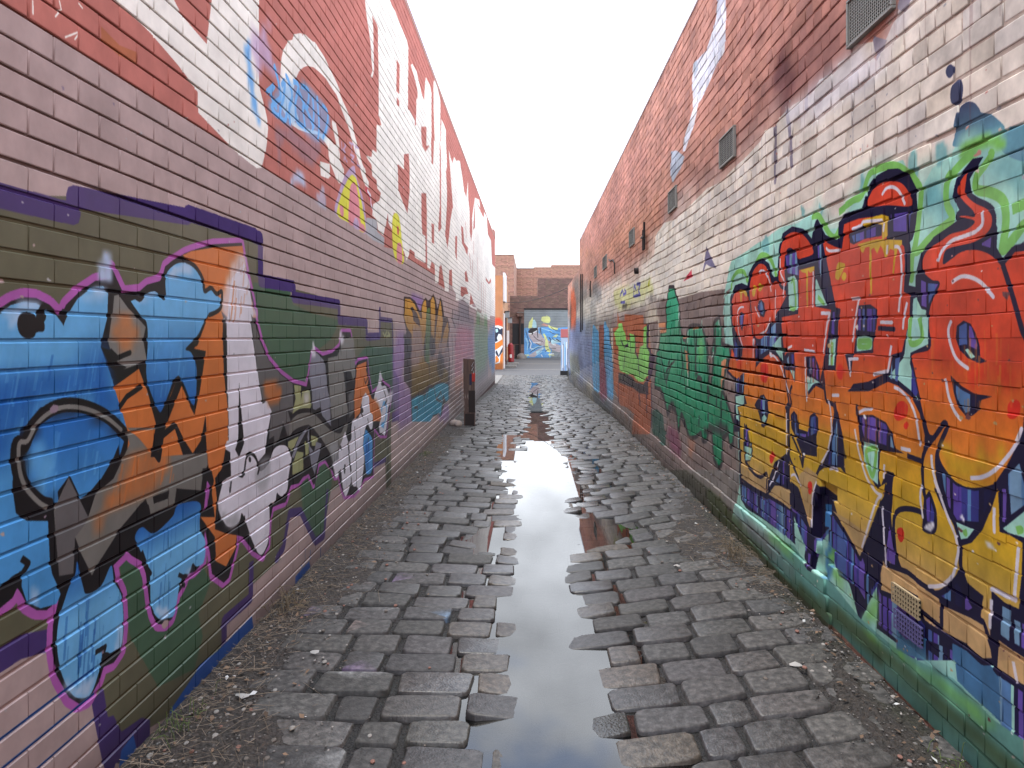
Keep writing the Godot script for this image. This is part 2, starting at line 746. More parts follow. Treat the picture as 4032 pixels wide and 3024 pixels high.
func cloudy_sky() -> PanoramaSkyMaterial:
	var w := 1024
	var h := 512
	var n := FastNoiseLite.new()
	n.seed = 6
	n.frequency = 1.6
	n.fractal_octaves = 5
	var im := Image.create(w, h, false, Image.FORMAT_RGBAF)
	for y in h:
		var el := (0.5 - (y + 0.5) / h) * PI
		for x in w:
			var az := ((x + 0.5) / w - 0.5) * TAU
			var c := Color(0.34, 0.33, 0.32)
			if el > 0.0:
				var dir := Vector3(sin(az) * cos(el), sin(el), -cos(az) * cos(el))
				var p := dir / (dir.y + 0.35)
				var v := n.get_noise_3d(p.x * 1.3, p.z * 1.3, 3.0) * 0.5 + 0.5
				var hole := smoothstep(0.53, 0.72, v) * smoothstep(0.12, 0.42, dir.y)
				var light := lerpf(1.12, 1.5, smoothstep(0.25, 0.85, dir.y)) + 0.5 * (n.get_noise_3d(p.x * 2.6, p.z * 2.6, 9.0))
				var cloud := Color(light * 0.95, light, light * 1.08)
				c = cloud.lerp(Color(0.42, 0.66, 1.2), hole * 0.9)
			im.set_pixel(x, y, c)
	var m := PanoramaSkyMaterial.new()
	m.panorama = ImageTexture.create_from_image(im)
	return m

func paint_left() -> Wall:
	var w := Wall.new()
	w.panel(-2.6, 2.0, 50, 70, -0.6, 6.0)
	w.panel(1.6, 3.3, 380, 300, -0.6, 6.0)
	w.panel(2.8, 5.6, 180, 240, -0.6, 6.0)
	w.panel(5.0, 10.0, 80, 150, -0.6, 6.0)
	w.panel(9.0, 31.0, 26, 85, -0.6, 6.0)
	for k in 5:
		w.panels[k].to = [1.8, 3.05, 5.3, 9.5, 99.0][k]
	w.rect(MAUVE, -3, 40, -1, 2.5645)
	w.rect(BAND, -3, 40, 2.5645, 7)
	w.fill(CREAM, [2.584, 2.836, 2.916, 2.994, 4.003, 3.515, 4.003, 2.574, 3.739, 2.546, 3.508, 2.643, 3.263, 2.721, 3.086, 2.773, 2.895, 2.811, 2.773, 2.825, 2.68, 2.83])
	w.fill(CREAM, [3.273, 3.199, 3.927, 3.483, 3.905, 3.262, 3.897, 3.154, 3.973, 3.089, 4.02, 2.986, 4.084, 2.916, 4.126, 2.861, 4.142, 2.804, 4.121, 2.718, 4.101, 2.657, 4.044, 2.555, 3.973, 2.535, 3.868, 2.539, 3.727, 2.55, 3.57, 2.574, 3.273, 2.625])
	w.fill(BAND, [3.038, 3.047, 3.418, 3.228, 3.36, 2.974, 3.263, 2.985, 3.122, 3.003])
	w.fill(CREAM, [4.345, 3.202, 4.364, 3.3, 4.392, 3.357, 4.449, 3.414, 4.478, 3.452, 4.558, 3.492, 4.6, 3.544, 4.705, 3.596, 4.816, 3.635, 4.886, 3.643, 4.981, 3.656, 5.042, 3.674, 5.105, 3.666, 5.21, 3.661, 5.304, 3.651, 5.403, 3.624, 5.549, 3.596, 5.673, 3.564, 5.688, 3.527, 5.802, 3.495, 5.971, 3.452, 6.078, 3.404, 6.188, 3.316, 6.322, 3.249, 6.422, 3.159, 6.566, 3.116, 6.566, 3.017, 6.422, 3.044, 6.303, 3.13, 6.151, 3.204, 6.042, 3.284, 5.902, 3.36, 5.736, 3.423, 5.595, 3.487, 5.431, 3.497, 5.291, 3.511, 5.131, 3.499, 5.005, 3.483, 4.862, 3.44, 4.771, 3.395, 4.684, 3.334, 4.631, 3.273, 4.589, 3.189, 4.579, 3.137, 4.6, 3.075, 4.684, 3.025, 4.558, 2.96, 4.44, 2.971, 4.364, 3, 4.327, 3.052, 4.336, 3.134])
	w.fill(CREAM, [4.518, 2.961, 4.684, 2.997, 4.862, 3.014, 5.055, 3.055, 5.263, 3.083, 5.431, 3.09, 5.549, 3.08, 5.673, 3.071, 5.688, 2.998, 5.802, 2.957, 5.818, 2.873, 5.673, 2.841, 5.549, 2.864, 5.431, 2.903, 5.374, 2.961, 5.388, 3.013, 5.263, 3.036, 5.105, 3.039, 4.862, 2.985, 4.684, 2.955, 4.558, 2.946])
	w.fill(CREAM, [5.46, 3.253, 5.564, 3.26, 5.641, 3.19, 5.688, 3.083, 5.61, 3.08, 5.519, 3.163, 5.454, 3.219])
	w.fill(CREAM, [5.157, 2.86, 5.403, 2.904, 5.417, 2.81, 5.318, 2.788, 5.17, 2.778])
	w.fill(CREAM, [5.154, 2.863, 5.37, 2.897, 5.416, 2.823, 5.37, 2.784, 5.174, 2.763])
	w.fill(CREAM, [5.37, 3.019, 5.462, 3.076, 5.606, 3.095, 5.686, 3.055, 5.694, 2.982, 5.81, 2.954, 5.797, 2.854, 5.656, 2.81, 5.57, 2.838, 5.416, 2.914, 5.375, 2.962])
	w.fill(CREAM, [6.361, 3.113, 6.54, 3.14, 6.557, 3.081, 6.694, 3.048, 6.694, 2.992, 6.557, 2.979, 6.457, 3.028])
	w.soft(SKYB, 0.85, 0.05, [3.81, 3.153, 3.883, 3.194, 3.897, 3.13, 3.912, 3.031, 3.942, 2.953, 3.981, 2.877, 4.012, 2.797, 3.973, 2.797, 3.897, 2.862, 3.861, 2.954, 3.832, 3.058])
	w.soft(LILAC, 0.8, 0.08, [3.897, 3.241, 3.973, 3.291, 4.185, 3.444, 4.101, 3.327, 4.237, 3.238, 4.345, 3.189, 4.185, 3.13, 4.068, 3.136, 3.989, 3.071, 3.912, 3.136])
	w.sline(SKYB, 0.035, [4.117, 3.007, 4.237, 3.086, 4.185, 3.024, 4.272, 2.97])
	w.sline(SKYB, 0.035, [4.237, 3.213, 4.308, 3.137, 4.345, 3.059, 4.255, 2.99, 4.202, 2.948, 4.272, 2.925, 4.327, 2.936])
	w.sline(SKYB, 0.035, [4.364, 3.13, 4.42, 3.177, 4.401, 3.078, 4.354, 2.997, 4.345, 2.941, 4.42, 2.932, 4.459, 2.99])
	w.sline(SKYB, 0.035, [4.44, 3.223, 4.498, 3.204, 4.558, 3.13, 4.498, 3.036, 4.518, 2.948])
	w.sline(SKYB, 0.035, [4.579, 3.233, 4.684, 3.243, 4.62, 3.11, 4.641, 3.005, 4.771, 3.002])
	w.sline(SKYB, 0.035, [4.727, 3.258, 4.886, 3.277, 4.862, 3.159, 4.771, 3.13, 4.816, 3])
	w.sline(SKYB, 0.035, [4.981, 3.272, 5.005, 3.168, 4.981, 3.048])
	w.sline(SKYB, 0.035, [5.08, 3.305, 5.105, 3.237, 5.131, 3.107, 5.105, 3.008])
	w.sline(SKYB, 0.035, [5.21, 3.286, 5.346, 3.275, 5.318, 3.162, 5.236, 3.06])
	w.sline(SKYB, 0.035, [4.684, 3.208, 5.005, 3.07])
	w.soft(SKYB, 0.55, 0.05, [4.151, 2.956, 4.401, 3.157, 4.862, 3.305, 5.374, 3.259, 5.318, 3.075, 5.105, 2.985, 4.816, 2.979, 4.478, 2.929, 4.29, 2.918])
	w.soft(GREYB, 0.5, 0.05, [4.29, 2.86, 4.684, 2.92, 5.157, 2.96, 5.005, 2.8, 4.684, 2.793, 4.401, 2.801, 4.327, 2.631, 4.29, 2.719])
	w.line(LILAC, 0.02, [5.736, 3.165, 5.752, 3.1])
	w.line(LILAC, 0.02, [5.818, 3.178, 5.868, 3.166, 5.785, 3.109, 5.851, 3.108])
	w.line(LILAC, 0.02, [5.971, 3.22, 6.132, 3.245])
	w.line(LILAC, 0.02, [6.042, 3.23, 6.06, 3.162])
	w.line(LILAC, 0.02, [6.17, 3.246, 6.303, 3.258])
	w.line(LILAC, 0.02, [6.188, 3.251, 6.207, 3.191])
	w.line(LILAC, 0.02, [5.802, 3.026, 5.835, 3.069, 5.902, 3.042])
	w.line(LILAC, 0.02, [6.006, 3.13, 6.132, 3.144, 6.042, 3.085, 6.151, 3.094])
	w.line(LILAC, 0.02, [6.226, 3.149, 6.264, 3.102, 6.362, 3.107])
	w.soft(PALEB, 0.8, 0.05, [4.558, 2.625, 4.641, 2.671, 4.771, 2.673, 4.862, 2.635, 4.558, 2.57])
	w.soft(PALEB, 0.6, 0.04, [5.032, 2.574, 5.133, 2.636, 5.217, 2.697, 5.282, 2.654, 5.303, 2.556, 5.217, 2.547])
	w.sfill(LILAC, [5.545, 2.554, 5.656, 2.742, 5.784, 2.872, 5.974, 2.999, 6.146, 3.066, 6.206, 3.002, 6.361, 2.915, 6.506, 2.805, 6.59, 2.552, 6.059, 2.547])
	w.sfill(YELL, [5.606, 2.557, 5.707, 2.711, 5.837, 2.835, 6.044, 2.965, 6.206, 2.972, 6.329, 2.878, 6.457, 2.757, 6.54, 2.552, 5.974, 2.548])
	w.sfill(PINKP, [5.96, 2.553, 5.974, 2.742, 6.03, 2.875, 6.176, 2.928, 6.267, 2.865, 6.329, 2.772, 6.361, 2.625, 6.506, 2.61, 6.523, 2.55, 6.146, 2.546])
	w.sfill(PINKP, [5.681, 2.638, 5.784, 2.65, 5.797, 2.576, 5.707, 2.574])
	w.sfill(LILAC, [6.176, 2.625, 6.267, 2.625, 6.329, 2.544, 6.117, 2.542])
	w.line(REDT, 0.05, [6.557, 2.963, 6.694, 2.928, 6.765, 2.885, 6.838, 2.817])
	w.line(WHITEP, 0.03, [6.625, 2.953, 6.765, 2.934, 6.783, 2.856, 6.856, 2.82])
	w.fill(CREAM, [6.523, 4.717, 7.636, 5.248, 7.775, 5.203, 7.969, 5.235, 8.388, 5.215, 8.733, 5.207, 8.823, 5.159, 8.793, 4.388, 8.916, 4.427, 9.305, 4.428, 9.374, 4.101, 7.124, 3.501, 7.007, 3.469, 7.046, 3.691, 7.287, 3.719, 7.124, 3.808, 7.124, 4.098, 7.104, 4.347, 7.077, 4.659, 6.838, 4.67, 6.875, 4.588, 6.893, 4.381, 6.912, 4.173, 6.838, 4.072, 6.765, 4.062, 6.849, 4.15, 6.802, 4.23, 6.783, 4.337, 6.73, 4.42, 6.608, 4.551])
	w.fill(CREAM, [7.026, 3.675, 7.307, 3.759, 9.657, 4.453, 9.657, 2.624, 9.339, 2.691, 8.915, 2.695, 8.884, 2.616, 8.702, 2.523, 8.528, 2.617, 8.415, 2.613, 8.36, 2.787, 8.252, 2.94, 8.095, 2.992, 7.895, 2.967, 7.798, 2.838, 7.798, 2.632, 7.612, 2.635, 7.612, 2.736, 7.435, 2.745, 7.349, 2.635, 7.084, 2.657, 7.026, 2.749, 6.838, 2.759, 6.874, 2.873, 7.144, 2.957, 7.225, 3.05, 7.065, 3.06, 7.026, 3.136, 6.838, 3.136, 6.801, 3.234, 6.625, 3.247, 6.59, 3.27, 6.801, 3.307, 6.838, 3.39, 7.026, 3.406])
	w.fill(BAND, [8.528, 3.772, 8.853, 3.865, 8.915, 3.678, 8.915, 3.4, 8.762, 3.107, 8.471, 3.189, 8.173, 3.27, 8.121, 3.561, 8.528, 3.588])
	w.fill(BAND, [7.567, 2.91, 7.612, 2.809, 7.798, 2.763, 7.798, 2.558, 7.392, 2.525, 7.349, 2.635, 7.478, 2.76])
	w.fill(GREYW, [6.59, 2.694, 6.694, 2.711, 7.026, 2.749, 7.065, 2.637, 7.392, 2.623, 7.392, 2.543, 6.874, 2.527, 6.607, 2.546])
	w.sfill(YELL, [7.822, 2.861, 7.895, 2.948, 8.069, 2.992, 8.225, 2.965, 8.333, 2.843, 8.388, 2.721, 8.471, 2.62, 8.499, 2.471, 8.095, 2.449, 7.846, 2.564])
	w.sfill(PINKP, [8.095, 2.633, 8.252, 2.683, 8.388, 2.65, 8.388, 2.459, 8.095, 2.458])
	w.sfill(REDT, [8.121, 2.86, 8.199, 2.833, 8.173, 2.76, 8.095, 2.778])
	w.fill(BAND, [8.07, 4.73, 8.253, 4.732, 8.226, 4.386, 8.045, 4.363])
	w.fill(BAND, [8.07, 4.304, 8.226, 4.307, 8.226, 4.238, 8.07, 4.217])
	w.fill(BAND, [6.849, 4.667, 7.046, 4.67, 7.085, 4.577, 7.093, 4.393, 7.104, 4.245, 6.95, 4.12, 6.931, 4.33, 6.886, 4.51])
	w.fill(CREAM, [9.01, 5.019, 9.106, 5.077, 9.443, 5.104, 9.657, 5.033, 9.882, 4.971, 10.117, 4.93, 10.198, 5.225, 10.28, 5.328, 10.711, 5.356, 10.847, 5.3, 10.847, 4.494, 9.443, 4.119, 9.408, 4.426, 9.443, 4.731, 9.549, 4.8, 9.514, 4.891, 9.238, 4.973])
	w.fill(BAND, [9.844, 4.486, 10.321, 4.626, 10.321, 4.354, 9.882, 4.236])
	w.fill(CREAM, [11.083, 5.553, 11.229, 5.632, 11.482, 5.64, 11.8, 5.554, 11.91, 5.52, 11.91, 4.777, 11.229, 4.596, 11.083, 5.088])
	w.fill(CREAM, [12.022, 5.254, 12.312, 5.268, 12.679, 5.256, 12.679, 4.983, 11.966, 4.792])
	w.fill(CREAM, [9.36, 4.176, 9.857, 4.313, 9.953, 4.25, 10.253, 4.253, 10.627, 4.43, 10.795, 4.571, 11.089, 4.652, 11.658, 4.704, 11.931, 4.848, 12.001, 4.903, 12.671, 5.088, 12.75, 4.899, 12.83, 4.651, 12.671, 4.518, 12.83, 4.228, 12.83, 4.055, 12.671, 3.569, 12.912, 3.18, 13.161, 3.487, 13.333, 3.751, 13.691, 4.055, 14.265, 4.201, 14.675, 4.144, 14.675, 3.902, 14.467, 3.631, 14.57, 3.078, 14.467, 2.438, 13.691, 2.537, 13.6, 2.877, 13.161, 2.816, 13.077, 2.417, 12.516, 2.4, 12.072, 2.788, 11.931, 2.81, 11.658, 2.485, 11.272, 2.439, 11.21, 2.72, 10.853, 2.749, 10.682, 2.603, 10.41, 2.609, 10.357, 2.65, 9.763, 2.634, 9.318, 2.629, 9.275, 2.819, 9.36, 3.194, 9.403, 3.653])
	w.fill(BAND, [9.857, 3.575, 10.305, 3.664, 10.357, 3.457, 10.357, 3.054, 10.41, 2.624, 10.253, 2.624, 10.233, 3.036, 9.953, 3.027, 9.857, 3.279])
	w.fill(BAND, [10.853, 3.319, 11.125, 3.345, 11.125, 3.045, 10.888, 3.03])
	w.fill(BAND, [10.795, 4.571, 11.125, 4.662, 11.029, 4.256, 10.853, 4.229])
	w.fill(BAND, [11.793, 4.846, 11.959, 4.712, 12.001, 3.5, 11.903, 3.378, 11.658, 3.376, 11.82, 3.755, 11.82, 4.57])
	w.fill(BAND, [11.658, 3.464, 12.072, 3.475, 12.001, 3.411, 11.658, 3.306])
	w.fill(BAND, [11.793, 2.761, 12.072, 2.77, 12.516, 2.438, 11.658, 2.45])
	w.fill(BAND, [12.83, 4.939, 12.994, 4.534, 13.247, 4.492, 13.247, 4.095, 12.912, 3.761, 12.83, 3.209, 12.547, 3.399, 12.83, 3.901])
	w.fill(CREAM, [13.077, 5.003, 13.691, 4.917, 13.972, 5.111, 14.467, 5.148, 14.675, 5.221, 15.109, 5.306, 15.452, 5.159, 15.934, 4.888, 16.581, 4.822, 16.996, 5.31, 17.138, 4.674, 17.734, 3.93, 18.208, 3.883, 19.058, 5.246, 21.02, 5.37, 21.461, 4.291, 21.461, 2.233, 25.8, 2.206, 25.8, 2.36, 27.174, 2.401, 29.532, 2.426, 29.704, 4.434, 27.174, 4.356, 26.469, 5.157, 24.559, 5.121, 23.982, 5.613, 22.652, 5.561, 22.403, 4.241, 21.461, 5.063, 21.02, 5.37, 20.596, 5.54, 19.058, 5.303, 17.734, 4.302, 16.581, 4.276, 16.187, 4.115, 16.06, 3.614, 15.57, 3.972, 15.109, 3.993, 14.675, 3.968, 14.675, 3.088, 14.265, 2.32, 15.222, 2.368, 16.187, 2.465, 17.138, 2.722, 18.372, 2.362, 19.797, 2.421, 19.797, 2.184, 25.8, 2.167, 19.058, 2.333, 17.734, 2.335, 16.06, 2.41, 15.109, 2.43])
	w.fill(CREAM, [14.675, 5.221, 15.109, 5.306, 15.57, 5.116, 16.06, 4.865, 16.581, 4.772, 16.996, 4.954, 17.431, 4.674, 18.047, 4.242, 19.058, 4.504, 19.058, 5.246, 21.02, 5.307, 22.16, 5.308, 23.982, 5.685, 24.559, 5.047, 27.174, 4.356, 29.532, 4.329, 29.704, 2.431, 24.559, 2.324, 19.797, 2.391, 17.431, 2.61, 16.06, 2.483, 15.109, 2.362, 14.467, 2.373, 14.57, 3.078, 14.675, 3.924])
	w.fill(BAND, [15.336, 3.983, 15.811, 4.009, 16.06, 3.71, 16.996, 3.706, 16.855, 3.511, 16.06, 3.59, 15.523, 3.639])
	w.fill(BAND, [14.166, 3.588, 14.57, 3.645, 14.467, 3.132, 14.166, 3.249])
	w.fill(BAND, [16.187, 3.047, 16.581, 3.132, 17.138, 2.901, 16.316, 2.863])
	w.fill(BAND, [15.336, 2.673, 16.581, 2.735, 17.138, 2.619, 16.316, 2.57, 15.57, 2.456, 15.222, 2.505])
	w.fill(BAND, [17.734, 2.681, 18.708, 2.46, 17.431, 2.375])
	w.fill(BAND, [17.431, 5.144, 18.047, 5.053, 18.208, 4.265, 17.889, 3.977, 17.491, 4.16])
	w.fill(BAND, [23.432, 3.555, 25.164, 3.511, 26.469, 3.769, 26.607, 3.261, 26.333, 3.6, 25.164, 3.435, 23.54, 3.458])
	w.line(BAND, 0.075, [19.991, 3.807, 20.188, 2.921])
	w.line(BAND, 0.075, [21.552, 3.236, 21.552, 2.364])
	w.line(BAND, 0.075, [22.502, 3.309, 22.502, 2.364])
	w.line(BAND, 0.075, [23.432, 3.274, 23.432, 2.361])
	w.line(BAND, 0.075, [18.708, 4.086, 18.64, 3.77])
	w.line(BAND, 0.075, [17.431, 3.629, 17.734, 3.292])
	w.line(BAND, 0.075, [18.372, 3.573, 18.208, 3.119])
	w.line(BAND, 0.075, [16.369, 4.217, 16.581, 3.928])
	w.line(BAND, 0.075, [21.02, 5.338, 20.805, 4.957])
	w.fill(BAND, [26.817, 5.364, 28.07, 5.414, 27.917, 4.389, 27.174, 4.396])
	w.line(CREAM, 0.006, [2.189, 2.63, 2.19, 2.588])
	w.line(CREAM, 0.006, [2.313, 2.688, 2.323, 2.662, 2.293, 2.626])
	w.line(CREAM, 0.006, [2.411, 2.725, 2.433, 2.717])
	w.line(CREAM, 0.006, [2.34, 2.579, 2.404, 2.622])
	w.line(CREAM, 0.006, [2.389, 2.591, 2.411, 2.621])
	w.fill(ORANB, [2.538, 2.702, 2.653, 2.68, 2.773, 2.702, 2.773, 2.654, 2.644, 2.64, 2.542, 2.654])
	w.fill(OLIVE, [1.923, 1.982, 2.414, 2.073, 2.414, 2.079, 3.206, 2.146, 3.206, 2.137, 3.96, 2.142, 3.821, 2.134, 4.031, 2.152, 4.016, 1.916, 4.529, 1.925, 4.51, 1.854, 5.673, 1.857, 5.673, 1.73, 6.631, 1.734, 6.631, 1.605, 7.195, 1.615, 7.195, 1.775, 7.864, 1.781, 7.92, 1.209, 8.216, 1.103, 8.216, .635, 7.753, .678, 7.753, -.055, 7.489, -.04, 7.438, .322, 6.923, .353, 5.317, .435, 5.241, .139, 5.048, .15, 4.723, .447, 4.492, .491, 4.35, .249, 3.894, .243, 3.894, .166, 3.537, .197, 3.56, -.044, 3.319, .001, 3.074, -.011, 2.862, .035, 2.862, -.046, 2.638, .023, 2.515, .317, 2.272, .628, 2.137, .662, 1.91, .685])
	w.fill(GREEN, [3.916, 1.897, 4.529, 1.906, 4.529, 1.849, 5.673, 1.849, 5.673, 1.715, 5.422, 1.574, 4.935, 1.466, 4.891, 1.25, 4.529, 1.314, 4.315, 1.375, 4.121, 1.477, 3.944, 1.724])
	w.fill(GREEN, [6.631, 1.513, 7.864, 1.475, 7.92, 1.209, 8.216, 1.103, 8.216, .783, 7.102, .775, 6.671, 1.067, 6.149, 1.399])
	w.fill(GREEN, [2.651, .766, 2.718, .784, 2.832, .645, 2.862, .489, 3.091, .461, 3.24, .434, 3.319, .208, 3.24, .095, 2.924, .167, 2.718, .46])
	w.fill(GREEN, [4.723, .657, 5.266, .681, 5.476, .522, 5.241, .139, 5.048, .15, 4.764, .437])
	w.fill(GREEN, [3.074, .581, 3.319, .537, 3.403, .433, 3.279, .327, 3.091, .365, 2.908, .389])
	w.fill(OLIVE, [4.529, 1.906, 5.025, 1.897, 5.673, 1.849, 5.673, 1.73, 5.025, 1.757, 4.566, 1.807])
	w.line(PURPLE, 0.075, [1.923, 1.994, 2.056, 2.005, 2.386, 2.009, 2.386, 2.067, 3.18, 2.133, 3.18, 2.149, 3.96, 2.162, 3.944, 2.152, 4.025, 2.154, 4.025, 1.914, 4.585, 1.922, 4.585, 1.852, 5.662, 1.856, 5.662, 1.73, 6.607, 1.73, 6.607, 1.596, 7.176, 1.605, 7.176, 1.865])
	w.line(PURPLE, 0.05, [7.176, 1.775, 7.808, 1.775, 7.897, 1.21, 8.179, 1.101, 8.179, .65])
	w.fill(PURPLE, [7.808, .769, 8.216, .749, 8.216, .646, 7.808, .661])
	w.line(DKOL, 0.1, [7.571, .721, 7.571, -.016])
	w.line(PURPLE, 0.05, [7.468, .317, 6.923, .353])
	w.line(PURPLE, 0.055, [5.343, .459, 5.251, .136, 5.048, .15, 4.723, .447, 4.499, .487, 4.402, .305, 4.282, .27])
	w.line(PURPLE, 0.06, [3.894, .376, 3.888, .179, 3.548, .188, 3.551, -.01])
	w.line(PURPLE, 0.07, [1.91, .691, 2.056, .668, 2.145, .67, 2.262, .639])
	w.line(PURPLE, 0.07, [2.515, .339, 2.539, .24, 2.594, .049])
	w.fill(PURPLE, [2.539, .24, 2.613, .216, 2.664, .128, 2.802, .107, 2.862, .067, 2.862, -.046, 2.563, .054])
	w.outline(PINK, 0.028, [1.892, 1.66, 2.014, 1.664, 2.056, 1.681, 2.099, 1.704, 2.152, 1.719, 2.208, 1.718, 2.267, 1.701, 2.32, 1.664, 2.347, 1.704, 2.414, 1.75, 2.505, 1.795, 2.581, 1.807, 2.598, 1.852, 2.632, 1.811, 2.673, 1.763, 2.786, 1.777, 2.839, 1.806, 2.937, 1.828, 2.966, 1.861, 2.981, 1.893, 3.073, 1.934, 3.138, 1.963, 3.206, 1.985, 3.427, 2.042, 3.769, 2.094, 3.81, 1.994, 3.847, 1.919, 3.923, 1.804, 3.96, 1.725, 3.875, 1.829, 3.916, 1.755, 4.031, 1.581, 4.152, 1.464, 4.35, 1.373, 4.566, 1.305, 4.848, 1.26, 4.891, 1.331, 4.957, 1.466, 5.025, 1.506, 5.216, 1.459, 5.476, 1.475, 5.673, 1.525, 5.732, 1.636, 6.014, 1.638, 6.115, 1.502, 6.184, 1.346, 6.29, 1.386, 6.631, 1.393, 6.687, 1.233, 6.837, 1.053, 7.102, 1.091, 7.195, 1.185, 7.388, 1.112, 7.677, 1.05, 7.753, .915, 7.592, .74, 7.489, .564, 7.195, .604, 6.923, .719, 6.88, .265, 6.513, .309, 6.362, .259, 6.149, .244, 5.823, .3, 5.703, .414, 5.644, .505, 5.531, .512, 5.422, .624, 5.266, .696, 5.119, .692, 5.002, .56, 4.891, .665, 4.764, .662, 4.683, .639, 4.529, .658, 4.437, .572, 4.332, .585, 4.216, .594, 4.168, .513, 4.152, .39, 4.06, .349, 3.916, .426, 3.781, .54, 3.705, .572, 3.707, .518, 3.608, .384, 3.548, .379, 3.414, .468, 3.392, .572, 3.34, .701, 3.329, .553, 3.24, .535, 3.182, .545, 3.127, .501, 3.091, .488, 3.039, .403, 2.989, .398, 2.924, .424, 2.877, .483, 2.854, .549, 2.832, .661, 2.802, .719, 2.731, .764, 2.704, .788, 2.651, .774, 2.613, .764, 2.632, .698, 2.671, .639, 2.68, .522, 2.664, .43, 2.613, .408, 2.551, .422, 2.527, .383, 2.469, .348, 2.414, .361, 2.361, .409, 2.301, .511, 2.279, .599, 2.283, .681, 2.311, .749, 2.253, .738, 2.207, .756, 2.163, .791, 2.141, .83, 2.124, .854, 2.104, .831, 2.056, .82, 1.877, .818])
	w.fill(BLACK, [1.892, 1.66, 2.014, 1.664, 2.056, 1.681, 2.099, 1.704, 2.152, 1.719, 2.208, 1.718, 2.267, 1.701, 2.32, 1.664, 2.347, 1.704, 2.414, 1.75, 2.505, 1.795, 2.581, 1.807, 2.598, 1.852, 2.632, 1.811, 2.673, 1.763, 2.786, 1.777, 2.839, 1.806, 2.937, 1.828, 2.966, 1.861, 2.981, 1.893, 3.073, 1.934, 3.138, 1.963, 3.206, 1.985, 3.427, 2.042, 3.769, 2.094, 3.81, 1.994, 3.847, 1.919, 3.923, 1.804, 3.96, 1.725, 3.875, 1.829, 3.916, 1.755, 4.031, 1.581, 4.152, 1.464, 4.35, 1.373, 4.566, 1.305, 4.848, 1.26, 4.891, 1.331, 4.957, 1.466, 5.025, 1.506, 5.216, 1.459, 5.476, 1.475, 5.673, 1.525, 5.732, 1.636, 6.014, 1.638, 6.115, 1.502, 6.184, 1.346, 6.29, 1.386, 6.631, 1.393, 6.687, 1.233, 6.837, 1.053, 7.102, 1.091, 7.195, 1.185, 7.388, 1.112, 7.677, 1.05, 7.753, .915, 7.592, .74, 7.489, .564, 7.195, .604, 6.923, .719, 6.88, .265, 6.513, .309, 6.362, .259, 6.149, .244, 5.823, .3, 5.703, .414, 5.644, .505, 5.531, .512, 5.422, .624, 5.266, .696, 5.119, .692, 5.002, .56, 4.891, .665, 4.764, .662, 4.683, .639, 4.529, .658, 4.437, .572, 4.332, .585, 4.216, .594, 4.168, .513, 4.152, .39, 4.06, .349, 3.916, .426, 3.781, .54, 3.705, .572, 3.707, .518, 3.608, .384, 3.548, .379, 3.414, .468, 3.392, .572, 3.34, .701, 3.329, .553, 3.24, .535, 3.182, .545, 3.127, .501, 3.091, .488, 3.039, .403, 2.989, .398, 2.924, .424, 2.877, .483, 2.854, .549, 2.832, .661, 2.802, .719, 2.731, .764, 2.704, .788, 2.651, .774, 2.613, .764, 2.632, .698, 2.671, .639, 2.68, .522, 2.664, .43, 2.613, .408, 2.551, .422, 2.527, .383, 2.469, .348, 2.414, .361, 2.361, .409, 2.301, .511, 2.279, .599, 2.283, .681, 2.311, .749, 2.253, .738, 2.207, .756, 2.163, .791, 2.141, .83, 2.124, .854, 2.104, .831, 2.056, .82, 1.877, .818])
	w.soft(PALEB, 0.9, 0.03, [2.548, 1.89, 2.592, 1.895, 2.603, 1.836, 2.592, 1.802, 2.526, 1.809])
	w.grad(LBLUE, MBLUE, 1.75, 1.15, false, [1.892, 1.65, 2.056, 1.665, 2.099, 1.693, 2.152, 1.705, 2.208, 1.703, 2.241, 1.688, 2.293, 1.672, 2.333, 1.638, 2.356, 1.674, 2.404, 1.725, 2.484, 1.771, 2.548, 1.78, 2.579, 1.757, 2.575, 1.668, 2.548, 1.602, 2.535, 1.563, 2.559, 1.523, 2.592, 1.469, 2.626, 1.4, 2.661, 1.329, 2.698, 1.256, 2.71, 1.226, 2.592, 1.322, 2.463, 1.38, 2.347, 1.394, 2.224, 1.379, 2.137, 1.316, 2.114, 1.244, 2.104, 1.165, 2.12, 1.077, 2.163, 1.043, 2.258, 1.018, 2.267, .887, 2.277, .845, 2.321, .765, 2.301, .74, 2.225, .754, 2.163, .797, 2.141, .854, 2.147, .894, 2.104, .885, 2.056, .866, 1.877, .871])
	w.soft(DBLUE, 0.75, 0.1, [2.056, 1.506, 2.168, 1.513, 2.293, 1.496, 2.433, 1.521, 2.548, 1.55, 2.615, 1.434, 2.698, 1.269, 2.548, 1.34, 2.347, 1.403, 2.208, 1.386, 2.129, 1.317, 2.056, 1.254, 1.923, 1.276, 1.923, 1.453])
	w.streaks(DBLUE, 0.5, 60, 0.25, 3, [1.892, 1.528, 2.548, 1.55, 2.698, 1.256, 2.347, 1.394, 2.137, 1.316, 2.099, 1.246, 1.892, 1.281])
	w.streaks(LBLUE, 0.4, 30, 0.25, 5, [1.892, 1.601, 2.526, 1.628, 2.638, 1.399, 2.347, 1.394, 2.137, 1.316, 1.892, 1.281])
	w.soft(WHITEB, 0.85, 0.03, [2.07, 1.655, 2.114, 1.688, 2.168, 1.705, 2.224, 1.696, 2.208, 1.675, 2.129, 1.667])
	w.soft(WHITEB, 0.8, 0.03, [2.414, 1.72, 2.484, 1.761, 2.548, 1.775, 2.575, 1.754, 2.559, 1.733, 2.463, 1.735])
	w.soft(WHITEB, 0.7, 0.02, [2.099, 1.655, 2.137, 1.667, 2.152, 1.646, 2.099, 1.623])
